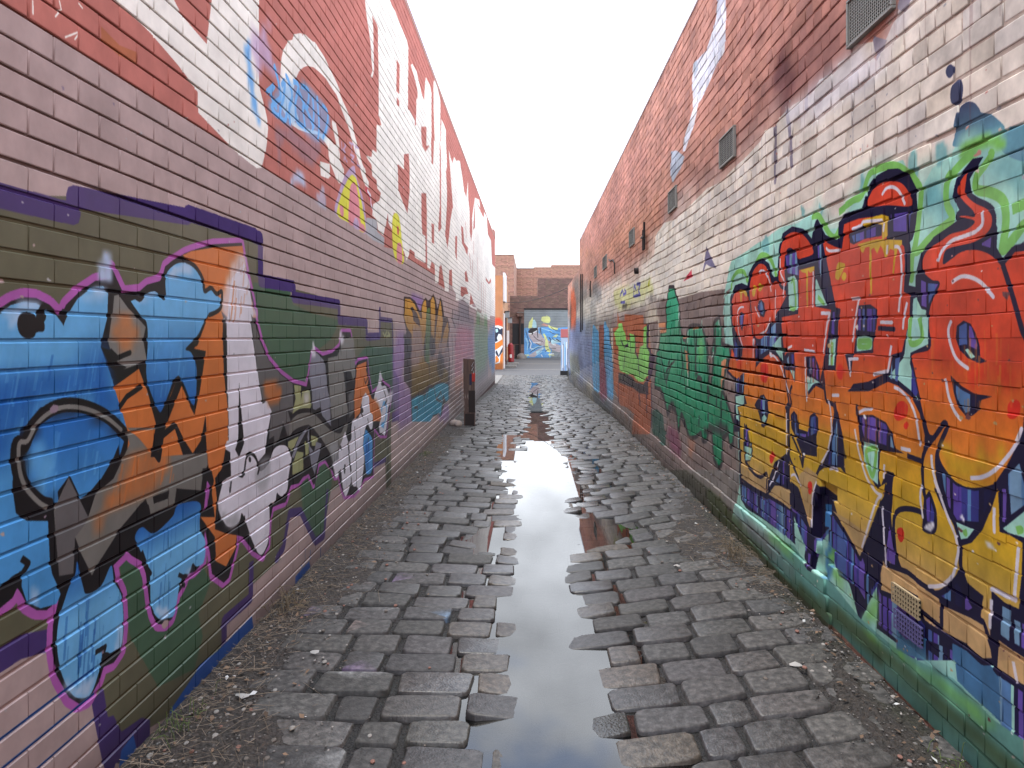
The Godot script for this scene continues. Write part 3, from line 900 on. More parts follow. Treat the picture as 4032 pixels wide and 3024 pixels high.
	w.sfill(BLACK, [2.125, 1.634, 2.133, 1.662, 2.164, 1.674, 2.196, 1.669, 2.212, 1.647, 2.237, 1.65, 2.245, 1.63, 2.237, 1.616, 2.208, 1.613, 2.196, 1.599, 2.168, 1.593, 2.137, 1.607])
	w.sfill(BLACK, [2.204, 1.658, 2.228, 1.699, 2.245, 1.694, 2.25, 1.657, 2.228, 1.642])
	w.fill(BLACK, [2.311, 1.664, 2.333, 1.635, 2.358, 1.686, 2.329, 1.691])
	w.line(BLACK, 0.02, [2.141, .936, 2.171, .911, 2.145, .889, 2.104, .885, 2.056, .866])
	w.grad(DBLUE2, MBLUE, 1.32, 1.02, false, [2.156, 1.237, 2.168, 1.29, 2.224, 1.345, 2.347, 1.361, 2.463, 1.336, 2.592, 1.282, 2.685, 1.216, 2.65, 1.154, 2.651, 1.202, 2.613, 1.156, 2.539, 1.097, 2.46, 1.055, 2.425, 1.05, 2.366, 1.141, 2.306, 1.1, 2.311, 1.063, 2.253, 1.077, 2.202, 1.113, 2.167, 1.17, 2.154, 1.234, 2.18, 1.285, 2.225, 1.329])
	w.streaks(LBLUE, 0.45, 16, 0.25, 9, [2.163, 1.312, 2.613, 1.267, 2.539, 1.097, 2.458, 1.057, 2.366, 1.141, 2.301, 1.105, 2.198, 1.114])
	w.soft(LBLUE, 0.6, 0.05, [2.163, 1.239, 2.225, 1.266, 2.281, 1.219, 2.262, 1.132, 2.207, 1.119])
	w.soft(BLACK, 0.55, 0.05, [2.262, 1.075, 2.18, 1.125, 2.137, 1.207, 2.133, 1.28, 2.168, 1.284, 2.224, 1.345, 2.347, 1.37, 2.463, 1.349, 2.592, 1.296, 2.698, 1.224, 2.592, 1.256, 2.463, 1.317, 2.347, 1.337, 2.241, 1.32, 2.184, 1.265, 2.158, 1.252, 2.171, 1.176, 2.225, 1.108, 2.321, 1.064])
	w.sline(BLACK, 0.048, [2.272, 1.063, 2.225, 1.083, 2.163, 1.141, 2.124, 1.209, 2.124, 1.281, 2.152, 1.27, 2.192, 1.326, 2.267, 1.366, 2.356, 1.375, 2.463, 1.355, 2.581, 1.307, 2.698, 1.224])
	w.sline(GREY, 0.016, [2.262, 1.058, 2.216, 1.088, 2.158, 1.148, 2.133, 1.207, 2.133, 1.28, 2.168, 1.284, 2.208, 1.329, 2.275, 1.361, 2.356, 1.369, 2.463, 1.349, 2.57, 1.308, 2.661, 1.253])
	w.fill(GREY, [2.617, 1.75, 2.644, 1.755, 2.71, 1.706, 2.76, 1.68, 2.832, 1.638, 2.812, 1.588, 2.839, 1.507, 2.76, 1.489, 2.65, 1.473, 2.598, 1.542, 2.583, 1.575, 2.592, 1.629, 2.609, 1.696])
	w.soft(ORANGE, 0.6, 0.05, [2.638, 1.67, 2.735, 1.672, 2.773, 1.588, 2.685, 1.547, 2.615, 1.602])
	w.line(BLACK, 0.02, [2.592, 1.549, 2.638, 1.521, 2.722, 1.539])
	w.fill(BLACK, [2.537, 1.563, 2.603, 1.548, 2.638, 1.507, 2.698, 1.484, 2.638, 1.466, 2.592, 1.489])
	w.fill(ORANGE, [2.617, 1.417, 2.782, 1.475, 2.819, 1.417, 2.839, 1.391, 2.92, 1.246, 2.923, 1.108, 2.698, 1.145, 2.71, 1.226, 2.661, 1.329])
	w.line(BLACK, 0.022, [2.65, 1.337, 2.698, 1.373, 2.799, 1.404])
	w.fill(ORANGE, [2.963, 1.245, 3.019, 1.346, 3.089, 1.429, 3.163, 1.334, 3.237, 1.253, 3.285, 1.358, 3.34, 1.532, 3.197, 1.538, 3.267, 1.56, 3.331, 1.637, 3.378, 1.698, 3.507, 1.738, 3.539, 1.693, 3.532, 1.603, 3.549, 1.42, 3.592, 1.234, 3.603, 1.057, 3.539, 1.057, 3.378, 1.031, 3.35, 1.233, 3.303, 1.119, 3.223, 1.073, 3.138, 1.151, 3.065, 1.236, 3.058, 1.21, 3.138, 1.071, 2.937, 1.105, 2.908, 1.154])
	w.fill(ORANGE, [3.125, 1.955, 3.206, 1.983, 3.427, 2.027, 3.779, 2.08, 3.822, 1.956, 3.897, 1.803, 3.96, 1.705, 3.592, 1.695, 3.507, 1.729, 3.487, 1.782, 3.331, 1.808, 3.309, 1.866, 3.24, 1.919])
	w.soft(WHITEP, 0.75, 0.05, [3.528, 1.766, 3.658, 1.978, 3.81, 2.014, 3.872, 1.841, 3.96, 1.705, 3.592, 1.667])
	w.streaks(ORANGE, 0.6, 24, 0.25, 12, [3.539, 1.875, 3.81, 1.994, 3.96, 1.705, 3.96, 1.552, 3.614, 1.51, 3.539, 1.693])
	w.fill(GREY2, [2.698, 1.256, 2.786, 1.201, 2.894, 1.112, 3.446, 1.044, 3.319, .956, 3.299, .89, 3.074, .947, 3.065, .879, 2.869, .885, 2.832, .958, 2.664, .891, 2.527, .805, 2.486, .769, 2.425, .865, 2.393, .929, 2.382, .81, 2.311, .828, 2.286, 1.043, 2.361, 1.135, 2.46, .973, 2.504, 1.047, 2.613, 1.082, 2.718, 1.192, 2.691, 1.242, 3.127, 1.202])
	w.soft(ORANGE, 0.7, 0.06, [2.718, 1.161, 2.862, 1.17, 2.989, 1.202, 2.989, 1.033, 2.788, .968, 2.563, .954, 2.504, .912, 2.563, 1.012, 2.691, 1.066])
	w.streaks(ORANGE, 0.6, 22, 0.3, 14, [2.664, 1.14, 3.056, 1.193, 3.056, .985, 2.802, .965, 2.563, .968])
	w.fill(GREY3, [2.311, 1.07, 2.361, 1.135, 2.469, .97, 2.393, .929, 2.382, .81, 2.311, .826, 2.289, 1.036])
	w.line(BLACK, 0.03, [2.892, 1.137, 2.932, 1.098, 2.956, 1.19, 3.056, 1.219])
	w.fill(BLACK, [2.885, .954, 3.014, .951, 3.005, .919, 2.892, .924])
	w.fill(BLACK, [3.074, .947, 3.299, .88, 3.289, .836, 3.065, .878, 2.877, .883, 2.832, .822, 2.788, .865, 2.691, .815, 2.613, .778, 2.527, .805, 2.664, .891, 2.802, .949, 2.854, .929, 2.869, .885, 3.056, .873])
	w.fill(BLACK, [2.839, 1.391, 2.937, 1.24, 3.089, 1.428, 3.122, 1.386, 2.981, 1.219, 2.908, 1.11, 2.866, 1.117, 2.908, 1.244])
	w.fill(BLACK, [3.322, 1.534, 3.171, 1.533, 3.138, 1.546, 3.206, 1.569, 3.24, 1.544, 3.35, 1.532, 3.294, 1.357, 3.24, 1.245, 3.197, 1.29, 3.258, 1.393])
	w.grad(LBLUE, DBLUE, 1.7, 1.25, true, [2.716, 1.745, 2.76, 1.751, 2.792, 1.745, 2.839, 1.781, 2.908, 1.79, 2.966, 1.762, 2.966, 1.831, 2.996, 1.879, 3.073, 1.918, 3.155, 1.928, 3.24, 1.91, 3.312, 1.858, 3.335, 1.808, 3.407, 1.826, 3.457, 1.802, 3.518, 1.783, 3.497, 1.737, 3.388, 1.707, 3.331, 1.662, 3.267, 1.602, 3.155, 1.546, 3.206, 1.528, 3.258, 1.452, 3.232, 1.287, 3.089, 1.432, 2.966, 1.305, 2.923, 1.302, 2.839, 1.434, 2.846, 1.566, 2.839, 1.653, 2.786, 1.688])
	w.soft(WHITEB, 0.8, 0.03, [3.011, 1.865, 3.073, 1.906, 3.171, 1.92, 3.258, 1.895, 3.171, 1.879, 3.058, 1.853])
	w.soft(WHITEB, 0.5, 0.03, [2.747, 1.736, 2.839, 1.773, 2.908, 1.781, 2.88, 1.75])
	w.streaks(LBLUE, 0.5, 20, 0.25, 21, [2.839, 1.653, 3.258, 1.636, 3.155, 1.546, 3.24, 1.453, 3.206, 1.314, 3.089, 1.432, 2.966, 1.313, 2.853, 1.456])
	w.sline(BLACK, 0.022, [2.71, 1.741, 2.754, 1.754, 2.792, 1.747, 2.839, 1.783, 2.908, 1.793, 2.971, 1.762, 2.969, 1.831, 2.996, 1.883, 3.073, 1.924, 3.158, 1.935, 3.249, 1.915, 3.322, 1.863, 3.34, 1.813, 3.407, 1.832, 3.467, 1.807, 3.528, 1.82, 3.507, 1.738, 3.388, 1.702])
	w.fill(WHITEP, [3.579, 1.662, 3.608, 1.783, 3.644, 1.897, 3.794, 1.993, 3.861, 1.904, 3.922, 1.723, 3.888, 1.668, 3.973, 1.426, 4.016, 1.312, 4.055, 1.219, 4.128, 1.23, 4.2, 1.165, 4.121, 1.018, 4.097, .931, 3.973, .896, 3.807, .914, 3.768, .869, 3.631, .885, 3.62, 1.014, 3.549, 1.045, 3.556, 1.078, 3.608, 1.076, 3.589, 1.343])
	w.streaks(ORANGE, 0.55, 26, 0.25, 31, [3.584, 1.942, 3.781, 2.034, 3.875, 1.862, 3.68, 1.623, 3.596, 1.543])
	w.fill(BLACK, [3.73, 1.364, 3.787, 1.076, 3.794, 1.033, 3.73, .97, 3.68, 1.019, 3.725, 1.064])
	w.sfill(WHITEP, [3.482, .779, 3.515, .849, 3.561, .889, 3.68, .886, 3.781, .856, 3.821, .922, 3.875, .967, 3.973, .918, 4.016, .843, 4.152, .864, 4.232, .932, 4.35, .94, 4.473, .906, 4.529, .822, 4.492, .729, 4.455, .636, 4.332, .639, 4.282, .662, 4.249, .61, 4.168, .623, 4.168, .513, 4.137, .406, 4.031, .369, 3.916, .47, 3.821, .604, 3.768, .67, 3.73, .632, 3.608, .639, 3.527, .7])
	w.soft(GREYW, 0.7, 0.05, [3.973, .873, 4.152, .898, 4.152, .748, 4.06, .722, 3.973, .774])
	w.soft(GREYW, 0.8, 0.04, [3.493, .767, 3.561, .711, 3.73, .669, 3.705, .613, 3.584, .645])
	w.sline(BLACK, 0.02, [3.794, .864, 3.821, .944, 3.875, .967, 3.95, .933, 4.001, .868, 3.987, .838])
	w.sfill(BLACK, [3.856, .948, 3.883, .944, 3.888, .921, 3.861, .924])
	w.fill(BLACK, [3.73, .627, 3.807, .649, 3.821, .604, 3.781, .561, 3.705, .582])
	w.line(BLACK, 0.016, [3.631, .865, 3.62, .817])
	w.line(BLACK, 0.016, [4.282, .662, 4.315, .595])
	w.fill(ORANGE, [3.35, 1.154, 3.491, 1.135, 3.584, 1.082, 3.525, .951, 3.446, .917, 3.469, .814, 3.446, .672, 3.56, .622, 3.702, .572, 3.694, .512, 3.572, .451, 3.457, .513, 3.446, .633, 3.34, .73, 3.295, .769, 3.403, .747, 3.382, .958])
	w.fill(BLACK, [3.319, .989, 3.403, .973, 3.435, .909, 3.414, .855, 3.446, .731, 3.299, .768])
	w.fill(PINK, [3.361, .924, 3.399, .888, 3.361, .791, 3.329, .789])
	w.grad(DBLUE, LBLUE, 0.88, 0.7, true, [2.752, .828, 2.802, .854, 2.892, .805, 3.039, .834, 3.091, .873, 3.289, .836, 3.289, .724, 3.344, .643, 3.329, .553, 3.259, .552, 3.22, .578, 3.182, .545, 3.136, .556, 3.1, .511, 3.056, .414, 2.989, .423, 2.924, .449, 2.869, .527, 2.862, .651, 2.832, .693, 2.788, .771])
	w.grad(DBLUE, LBLUE, 0.86, 0.66, true, [2.361, .77, 2.393, .807, 2.403, .844, 2.436, .751, 2.458, .716, 2.539, .715, 2.6, .768, 2.619, .702, 2.664, .634, 2.675, .532, 2.658, .448, 2.613, .438, 2.563, .467, 2.527, .419, 2.481, .363, 2.425, .374, 2.372, .417, 2.321, .515, 2.301, .603, 2.311, .683, 2.341, .738])
	w.streaks(DBLUE, 0.6, 24, 0.12, 41, [2.341, .738, 2.664, .634, 2.651, .451, 2.527, .419, 2.425, .384, 2.311, .572])
	w.streaks(DBLUE, 0.5, 18, 0.12, 43, [2.802, .83, 3.289, .827, 3.319, .575, 3.056, .431, 2.892, .494])
	w.soft(WHITEB, 0.85, 0.025, [2.908, .496, 3.005, .459, 3.022, .423, 2.956, .436])
	w.soft(WHITEB, 0.85, 0.03, [2.341, .466, 2.403, .422, 2.447, .428, 2.504, .394, 2.458, .367, 2.403, .387, 2.361, .423])
	w.soft(WHITEB, 0.6, 0.02, [2.638, .516, 2.667, .52, 2.664, .445, 2.625, .44])
	w.soft(WHITEB, 0.6, 0.02, [2.189, .831, 2.216, .815, 2.207, .768, 2.18, .791])
	w.soft(WHITEB, 0.6, 0.02, [3.182, .563, 3.211, .563, 3.192, .538, 3.154, .554])
	w.line(BLACK, 0.018, [2.504, .493, 2.563, .489, 2.551, .465, 2.587, .442, 2.638, .434])
	w.line(BLACK, 0.02, [2.539, .449, 2.587, .442, 2.651, .436])
	w.line(BLACK, 0.018, [3.091, .571, 3.127, .55, 3.145, .504])
	w.line(BLACK, 0.018, [2.802, .758, 2.847, .673, 2.869, .649])
	w.fill(GREY3, [3.888, 1.722, 3.93, 1.69, 4.031, 1.558, 4.152, 1.459, 4.35, 1.367, 4.566, 1.298, 4.585, 1.106, 4.384, 1.164, 4.332, 1.025, 4.152, 1.002, 4.2, 1.159, 4.121, 1.23, 4.06, 1.23, 3.973, 1.426])
	w.soft(ORANGE, 0.8, 0.05, [4.091, 1.33, 4.315, 1.315, 4.35, 1.216, 4.152, 1.21])
	w.fill(GREY3, [4.348, 1.222, 4.414, 1.223, 4.522, 1.065, 4.482, .969, 4.405, 1.065, 4.312, .973, 4.24, .952, 4.24, 1.066])
	w.fill(MOSS, [4.593, 1.29, 4.731, 1.274, 4.731, 1.189, 4.709, 1.106, 4.542, 1.083, 4.624, 1.198])
	w.fill(MOSS, [4.764, 1.236, 4.913, 1.232, 4.949, 1.125, 4.913, 1.084, 4.731, 1.096, 4.699, 1.121])
	w.soft(WHITEP, 0.6, 0.04, [4.798, 1.212, 4.89, 1.204, 4.902, 1.159, 4.821, 1.145])
	w.fill(GREYB2, [4.925, 1.415, 4.961, 1.477, 5.085, 1.482, 5.241, 1.427, 5.295, 1.378, 5.351, 1.199, 5.408, 1.13, 5.436, .916, 5.351, .958, 5.214, 1.022, 5.162, 1.105, 5.136, 1.215, 5.149, 1.091, 4.985, 1.077, 4.961, 1.228, 4.902, 1.321])
	w.fill(GREYB2, [5.136, 1.215, 5.241, 1.113, 5.188, 1.04, 5.351, .966, 5.436, 1.078, 5.351, 1.199])
	w.fill(GREY, [5.351, 1.439, 5.616, 1.448, 5.694, 1.506, 5.841, 1.215, 5.874, 1.089, 5.943, .959, 5.647, .957, 5.466, .969, 5.408, 1.146])
	w.fill(GREY, [5.71, 1.574, 6.121, 1.6, 6.176, 1.424, 6.176, 1.267, 6.121, 1.224, 5.977, 1.313, 5.807, 1.313, 5.726, 1.428])
	w.fill(BLACK, [5.807, 1.304, 6.03, 1.306, 6.121, 1.215, 5.977, 1.188, 5.874, 1.256, 5.841, 1.25])
	w.fill(GREY3, [5.943, 1.119, 6.121, 1.141, 6.139, .956, 5.977, .919])
	w.soft(WHITEP, 0.8, 0.04, [5.71, 1.642, 5.807, 1.6, 5.841, 1.565, 5.71, 1.54, 5.678, 1.6])
	w.soft(WHITEP, 0.85, 0.03, [4.985, 1.555, 5.022, 1.547, 5.059, 1.471, 4.961, 1.466])
	w.sfill(GREY2, [4.522, 1.065, 4.624, 1.094, 4.821, 1.094, 5.01, 1.059, 5.188, .986, 5.351, .926, 5.525, .863, 5.71, .83, 5.807, .869, 5.943, .887, 5.841, .777, 5.647, .703, 5.495, .636, 5.408, .717, 5.268, .81, 5.085, .914, 4.913, .989, 4.731, 1.004, 4.583, .996, 4.502, .972])
	w.sline(BLACK, 0.03, [4.522, 1.078, 4.645, 1.106, 4.843, 1.1, 5.034, 1.068, 5.214, .99, 5.436, .899])
	w.fill(BLACK, [4.502, .959, 4.624, .99, 4.89, .999, 5.085, .914, 5.268, .81, 5.466, .666, 5.525, .548, 5.408, .603, 5.295, .687, 5.11, .696, 5.085, .632, 5.034, .551, 4.937, .66, 4.775, .662, 4.522, .699, 4.542, .804, 4.583, .879])
	w.fill(MOSS, [4.482, .942, 4.688, .947, 4.624, .907, 4.562, .868, 4.482, .908])
	w.fill(MOSS, [4.645, .855, 4.775, .827, 4.775, .705, 4.562, .718, 4.562, .78])
	w.fill(MOSS, [4.809, .901, 4.89, .867, 4.89, .787, 4.821, .791])
	w.fill(MOSS, [4.937, .919, 5.11, .88, 5.059, .827, 4.961, .842])
	w.fill(GREYB2, [4.89, .999, 4.913, .849, 5.01, .789, 5.059, .857, 5.188, .822, 5.11, .727, 5.034, .627, 4.937, .727, 4.866, .914])
	w.fill(GREYB2, [4.542, .838, 4.688, .94, 4.843, .976, 4.89, .977, 4.688, .89, 4.583, .817])
	w.sfill(WHITEP, [4.24, .856, 4.294, .924, 4.367, .932, 4.443, .907, 4.482, .854, 4.542, .831, 4.502, .763, 4.472, .688, 4.405, .63, 4.348, .629, 4.276, .677, 4.205, .756])
	w.soft(GREYW, 0.7, 0.05, [5.408, .765, 5.647, .754, 5.71, .642, 5.585, .596, 5.466, .666])
	w.sfill(WHITEP, [5.525, .548, 5.495, .628, 5.647, .635, 5.647, .703, 5.775, .778, 5.857, .819, 5.943, .727, 6.048, .739, 6.048, .838, 6.121, .894, 6.271, .886, 6.349, .915, 6.47, .921, 6.389, 1.025, 6.47, 1.086, 6.595, 1.094, 6.703, 1.037, 6.77, .89, 6.861, .839, 6.838, .729, 6.748, .725, 6.638, .784, 6.532, .748, 6.47, .63, 6.511, .507, 6.49, .404, 6.429, .309, 6.349, .23, 6.233, .292, 6.121, .316, 6.03, .371, 5.943, .309, 5.841, .296, 5.758, .409, 5.71, .539, 5.616, .497, 5.57, .498])
	w.line(BLACK, 0.03, [5.943, .727, 5.977, .597, 6.03, .47])
	w.line(BLACK, 0.015, [6.158, .825, 6.214, .557, 6.233, .292])
	w.line(BLACK, 0.02, [6.048, .349, 6.03, .407])
	w.sfill(BLACK, [5.824, .561, 5.857, .538, 5.841, .48, 5.807, .512])
	w.line(BLACK, 0.014, [6.369, .922, 6.47, .873])
	w.line(BLACK, 0.014, [6.638, .844, 6.681, .789])
	w.line(BLACK, 0.018, [5.647, .694, 5.694, .73, 5.742, .696])
	w.sline(BLACK, 0.025, [6.369, .989, 6.47, 1.091, 6.604, 1.1, 6.725, 1.035, 6.815, .946])
	w.fill(ORANGE, [6.233, 1.348, 6.595, 1.372, 6.595, 1.303, 6.681, 1.219, 6.638, 1.142, 6.725, 1.076, 6.815, 1.007, 7.099, .961, 7.251, .796, 7.2, .747, 6.884, .785, 6.861, .849, 6.748, .892, 6.703, 1.037, 6.553, 1.089, 6.429, 1.041, 6.349, .924, 6.158, .889, 6.139, 1.066, 6.195, 1.228])
	w.line(BLACK, 0.018, [6.574, 1.304, 6.66, 1.22, 6.553, 1.168, 6.511, 1.219])
	w.sfill(WHITEP, [6.907, .999, 7.05, 1.103, 7.174, 1.148, 7.276, 1.098, 7.463, 1.085, 7.573, 1.01, 7.63, .914, 7.573, .805, 7.518, .676, 7.408, .578, 7.276, .618, 7.174, .632, 7.149, .721, 7.251, .796, 7.075, .921])
	w.soft(ORANGE, 0.6, 0.05, [6.77, .971, 7.05, .966, 7.2, .845, 6.954, .829])
	w.sline(LBLUE, 0.04, [7.251, .839, 7.355, .916, 7.518, .856, 7.408, .712, 7.251, .709, 7.355, .674])
	w.sline(BLACK, 0.016, [7.355, 1.049, 7.49, .949, 7.408, .889, 7.573, .941])
	w.soft(WHITEP, 0.85, 0.05, [7.573, .987, 7.865, .987, 7.746, .88, 7.573, .873])
	w.soft(WHITEP, 0.9, 0.03, [7.174, 1.234, 7.251, 1.23, 7.276, 1.131, 7.124, 1.13])
	w.fill(MBLUE, [6.553, .755, 6.77, .666, 6.838, .626, 6.861, .346, 6.77, .301, 6.595, .325, 6.532, .504, 6.47, .63])
	w.line(BLACK, 0.02, [6.681, .659, 6.66, .522])
	w.soft(DBLUE, 0.6, 0.05, [6.553, .618, 6.725, .592, 6.681, .378, 6.595, .394])
	w.line(MOSS, 0.03, [7.313, 1.643, 7.408, 1.6, 7.518, 1.656])
	w.line(MOSS, 0.03, [7.49, 1.6, 7.687, 1.611, 7.573, 1.645])
	w.soft(LILP, 0.7, 0.15, [7.936, 1.512, 8.518, 1.628, 8.576, 1.361, 8.462, 1.059, 8.999, .939, 9.063, .543, 7.936, .675])
	w.soft(LILP, 0.8, 0.1, [9.063, 2.118, 9.984, 2.111, 9.907, 1.87, 9.537, 1.985, 9.193, 2.06])
	w.soft(LILP, 0.7, 0.1, [11.727, .457, 12.913, .388, 13.045, .079, 11.727, .232])
	w.fill(BRN, [8.518, 2.077, 8.936, 2.095, 9.328, 2.066, 9.755, 1.936, 9.984, 2.087, 10.265, 2.162, 10.476, 2.124, 10.74, 2.163, 11.037, 2.264, 11.331, 2.18, 11.515, 2.051, 11.727, 2.144, 11.891, 2.259, 12.174, 2.179, 12.411, 1.953, 12.913, 1.951, 13.29, 1.771, 13.045, 1.548, 13.317, 1.069, 13.18, .442, 12.784, .416, 12.411, .42, 11.946, .235, 11.727, .317, 10.924, .378, 10.74, .323, 9.063, .522, 8.967, .941, 8.518, 1.076, 8.547, 1.546, 8.692, 1.67, 8.49, 1.831])
	w.grad(YORA, OCHRE, 2.1, 0.9, false, [8.605, 2.056, 8.936, 2.068, 9.26, 2.03, 9.537, 1.94, 9.907, 1.822, 9.907, 2, 10.047, 2.084, 10.265, 2.132, 10.348, 2.018, 10.265, 1.682, 10.063, 1.44, 10.143, 1.256, 10.563, 1.178, 10.651, .894, 10.143, .843, 9.063, .836, 9.063, 1.184, 9.127, 1.455, 9.063, 1.629, 8.752, 1.712, 8.547, 1.822])
	w.fill(BRN, [8.967, 1.962, 9.127, 1.98, 9.466, 1.914, 9.681, 1.829, 9.793, 1.726, 9.466, 1.767, 9.193, 1.806, 9.16, 1.893])
	w.fill(OLGR, [10.348, 1.993, 10.695, 2.045, 10.74, 1.738, 10.695, 1.43, 10.74, 1.171, 10.224, 1.253, 10.265, 1.633])
	w.grad(YORA, OCHRE, 2.1, 0.9, false, [10.74, 2.137, 11.037, 2.225, 11.212, 2.147, 11.291, 1.921, 11.163, 1.636, 11.212, 1.421, 11.727, 1.23, 11.836, .872, 11.018, .843, 10.651, .894, 10.695, 1.301, 10.831, 1.635])
	w.grad(YORA, OCHRE, 2.1, 0.9, false, [11.62, 2, 11.891, 2.209, 12.037, 2.086, 12.233, 1.845, 12.059, 1.639, 11.727, 1.357, 12.059, 1.119, 13.045, .954, 12.913, .775, 11.946, .837, 11.727, 1.23, 11.212, 1.448, 11.412, 1.746])
	w.grad(YORA, OCHRE, 2.1, 0.9, false, [12.411, 1.7, 12.913, 1.874, 13.112, 1.705, 12.784, 1.458, 12.411, 1.328, 12.174, 1.26, 12.059, 1.466])
	w.soft(MAUV2, 0.85, 0.15, [9.127, 1.651, 9.537, 1.7, 9.907, 1.656, 10.063, 1.319, 9.907, 1.264, 9.095, 1.237])
	w.soft(MAUV2, 0.8, 0.12, [10.74, 1.429, 11.412, 1.473, 12.913, 1.456, 13.045, 1.001, 11.836, 1.184, 10.74, 1.197])
	w.soft(GREYD, 0.8, 0.05, [8.518, 1.617, 8.874, 1.586, 9.063, 1.456, 8.999, 1.349, 8.692, 1.357, 8.576, 1.504])
	w.soft(GREYD, 0.8, 0.05, [10.74, 1.583, 11.212, 1.556, 11.311, 1.338, 10.74, 1.326])
	w.soft(GREYD, 0.7, 0.05, [11.727, 1.343, 12.411, 1.179, 12.174, .895, 11.515, 1.03])
	w.grad(TEALB, TEALC, 0.75, 0.25, false, [9.063, .804, 9.608, .813, 10.224, .763, 10.563, .837, 10.924, .811, 11.311, .837, 12.233, .811, 13.045, .72, 13.045, .454, 12.657, .443, 12.292, .609, 12.117, .448, 11.946, .264, 11.727, .345, 11.018, .394, 10.74, .323, 9.127, .515])
	w.line(BRN, 0.035, [11.114, .823, 11.412, .597, 11.946, .679, 12.174, .53])
	w.line(BRN, 0.035, [11.412, .597, 12.059, .497])
	w.line(BRN, 0.035, [9.26, .676, 9.537, .659, 9.466, .519])
	w.line(BRN, 0.035, [10.143, .782, 10.063, .619])
	w.line(BRN, 0.035, [9.681, .924, 9.681, .657])
	w.line(BRN, 0.035, [10.563, .837, 10.307, .67])
	w.soft(PINKF, 0.7, 0.3, [14.207, 1.578, 14.869, 1.791, 16.189, 1.847, 17.522, 1.825, 18.54, 1.616, 18.275, 1.309, 18.54, 1.016, 15.788, 1.083, 15.407, .8, 14.207, .812, 14.207, 1.203])
	w.soft(ORAF, 0.7, 0.25, [14.367, .717, 15.986, .713, 15.986, .502, 14.367, .562])
	w.soft(GREYF, 0.6, 0.3, [13.458, 2.111, 14.367, 2.025, 15.044, 2.262, 17.054, 2.35, 17.285, 2.112, 18.54, 2.016, 18.275, 1.834, 14.367, 1.853])
	w.soft(GRNF, 0.75, 0.4, [19.095, 1.937, 20.31, 2.153, 21.69, 2.034, 24.153, 2.142, 24.619, 1.326, 24.153, .636, 19.684, .531, 19.095, 1.296])
	w.soft(BLUF, 0.8, 0.4, [24.858, 1.681, 27.246, 1.819, 29.11, 1.834, 29.11, .438, 27.246, .317, 24.858, .906])
	w.soft(BROF, 0.6, 0.3, [13.458, .579, 15.986, .426, 16.189, .023, 14.05, .096, 13.458, .256])
	w.soft(GREYF, 0.6, 0.4, [19.684, .508, 24.153, .549, 24.153, .115, 19.992, .131])
	w.streaks(GREYF, 0.5, 50, 0.0, 61, [13.458, 1.869, 29.11, 2.113, 29.11, -.085, 19.684, .225, 13.458, .66])
	w.streaks(GRNF, 0.6, 40, 0.0, 62, [18.54, 2.082, 29.11, 2.113, 29.11, .089, 19.095, .495])
	w.streaks(PINKF, 0.5, 26, 0.0, 63, [14.05, 1.78, 18.54, 1.749, 18.54, 1.016, 14.207, .778])
	w.streaks(BLUF, 0.5, 26, 0.0, 64, [13.458, 1.644, 29.11, 1.694, 29.11, .264, 13.458, .66])
	w.line(GREYD, 0.05, [14.869, 2.272, 14.956, 2.043, 14.698, 1.789])
	w.line(GREYD, 0.05, [13.748, 2.122, 13.601, 1.954, 14.207, 1.782])
	w.line(GREYD, 0.05, [17.054, 2.35, 17.285, 1.988])
	w.line(GREYD, 0.05, [20.638, 2.162, 20.807, 1.667, 20.31, 1.276])
	w.line(GREYD, 0.05, [15.407, .616, 15.133, .271])
	w.line(GREYD, 0.05, [24.619, 2.211, 24.619, 1.68])
	w.line(GREYD, 0.05, [13.601, 1.644, 13.748, 1.216, 13.458, .74])
	w.line(GREYD, 0.05, [14.207, 1.646, 14.207, 1.408])
	w.streaks(BLUET, 0.9, 12, 0.0, 71, [4.315, .26, 6.149, .014, 6.437, -.114, 4.764, -.067])
	w.fill(BLUET, [3.548, -.029, 3.959, -.004, 3.959, -.06, 3.584, -.055])
	w.fill(BLUET, [3.074, -.029, 3.299, -.045, 3.289, -.068, 3.109, -.056])
	w.fill(BLUET, [5.317, -.023, 6.362, -.042, 6.399, -.096, 5.476, -.101])
	w.fill(WHITEP, [6.753, -.011, 7.388, .002, 7.339, -.038, 6.837, -.05])
	w.joints(BLUET, 0.012, 1.9, 2.5, 0.18, 0.52)
	w.chips(311, 90, 2.0, 8.0, 0.05, 2.5, [GREYW, MAUVE, GREYB])
	w.chips(312, 120, 2.0, 12.0, 2.5, 4.6, [BAND, GREYW, MAUVE])
	w.fill(BLUET, [2.98, -0.1, 3.02, 0.02, 3.3, 0.085, 3.5, 0.07, 3.9, 0.075, 3.95, -0.1])
	w.fill(BLUET, [2.62, -0.1, 2.66, 0.06, 2.74, 0.075, 2.8, -0.1])
	w.fill(BLUET, [4.6, -0.1, 4.62, 0.05, 4.9, 0.06, 5.0, -0.1])
	w.finish(41, 0.10)
	return w

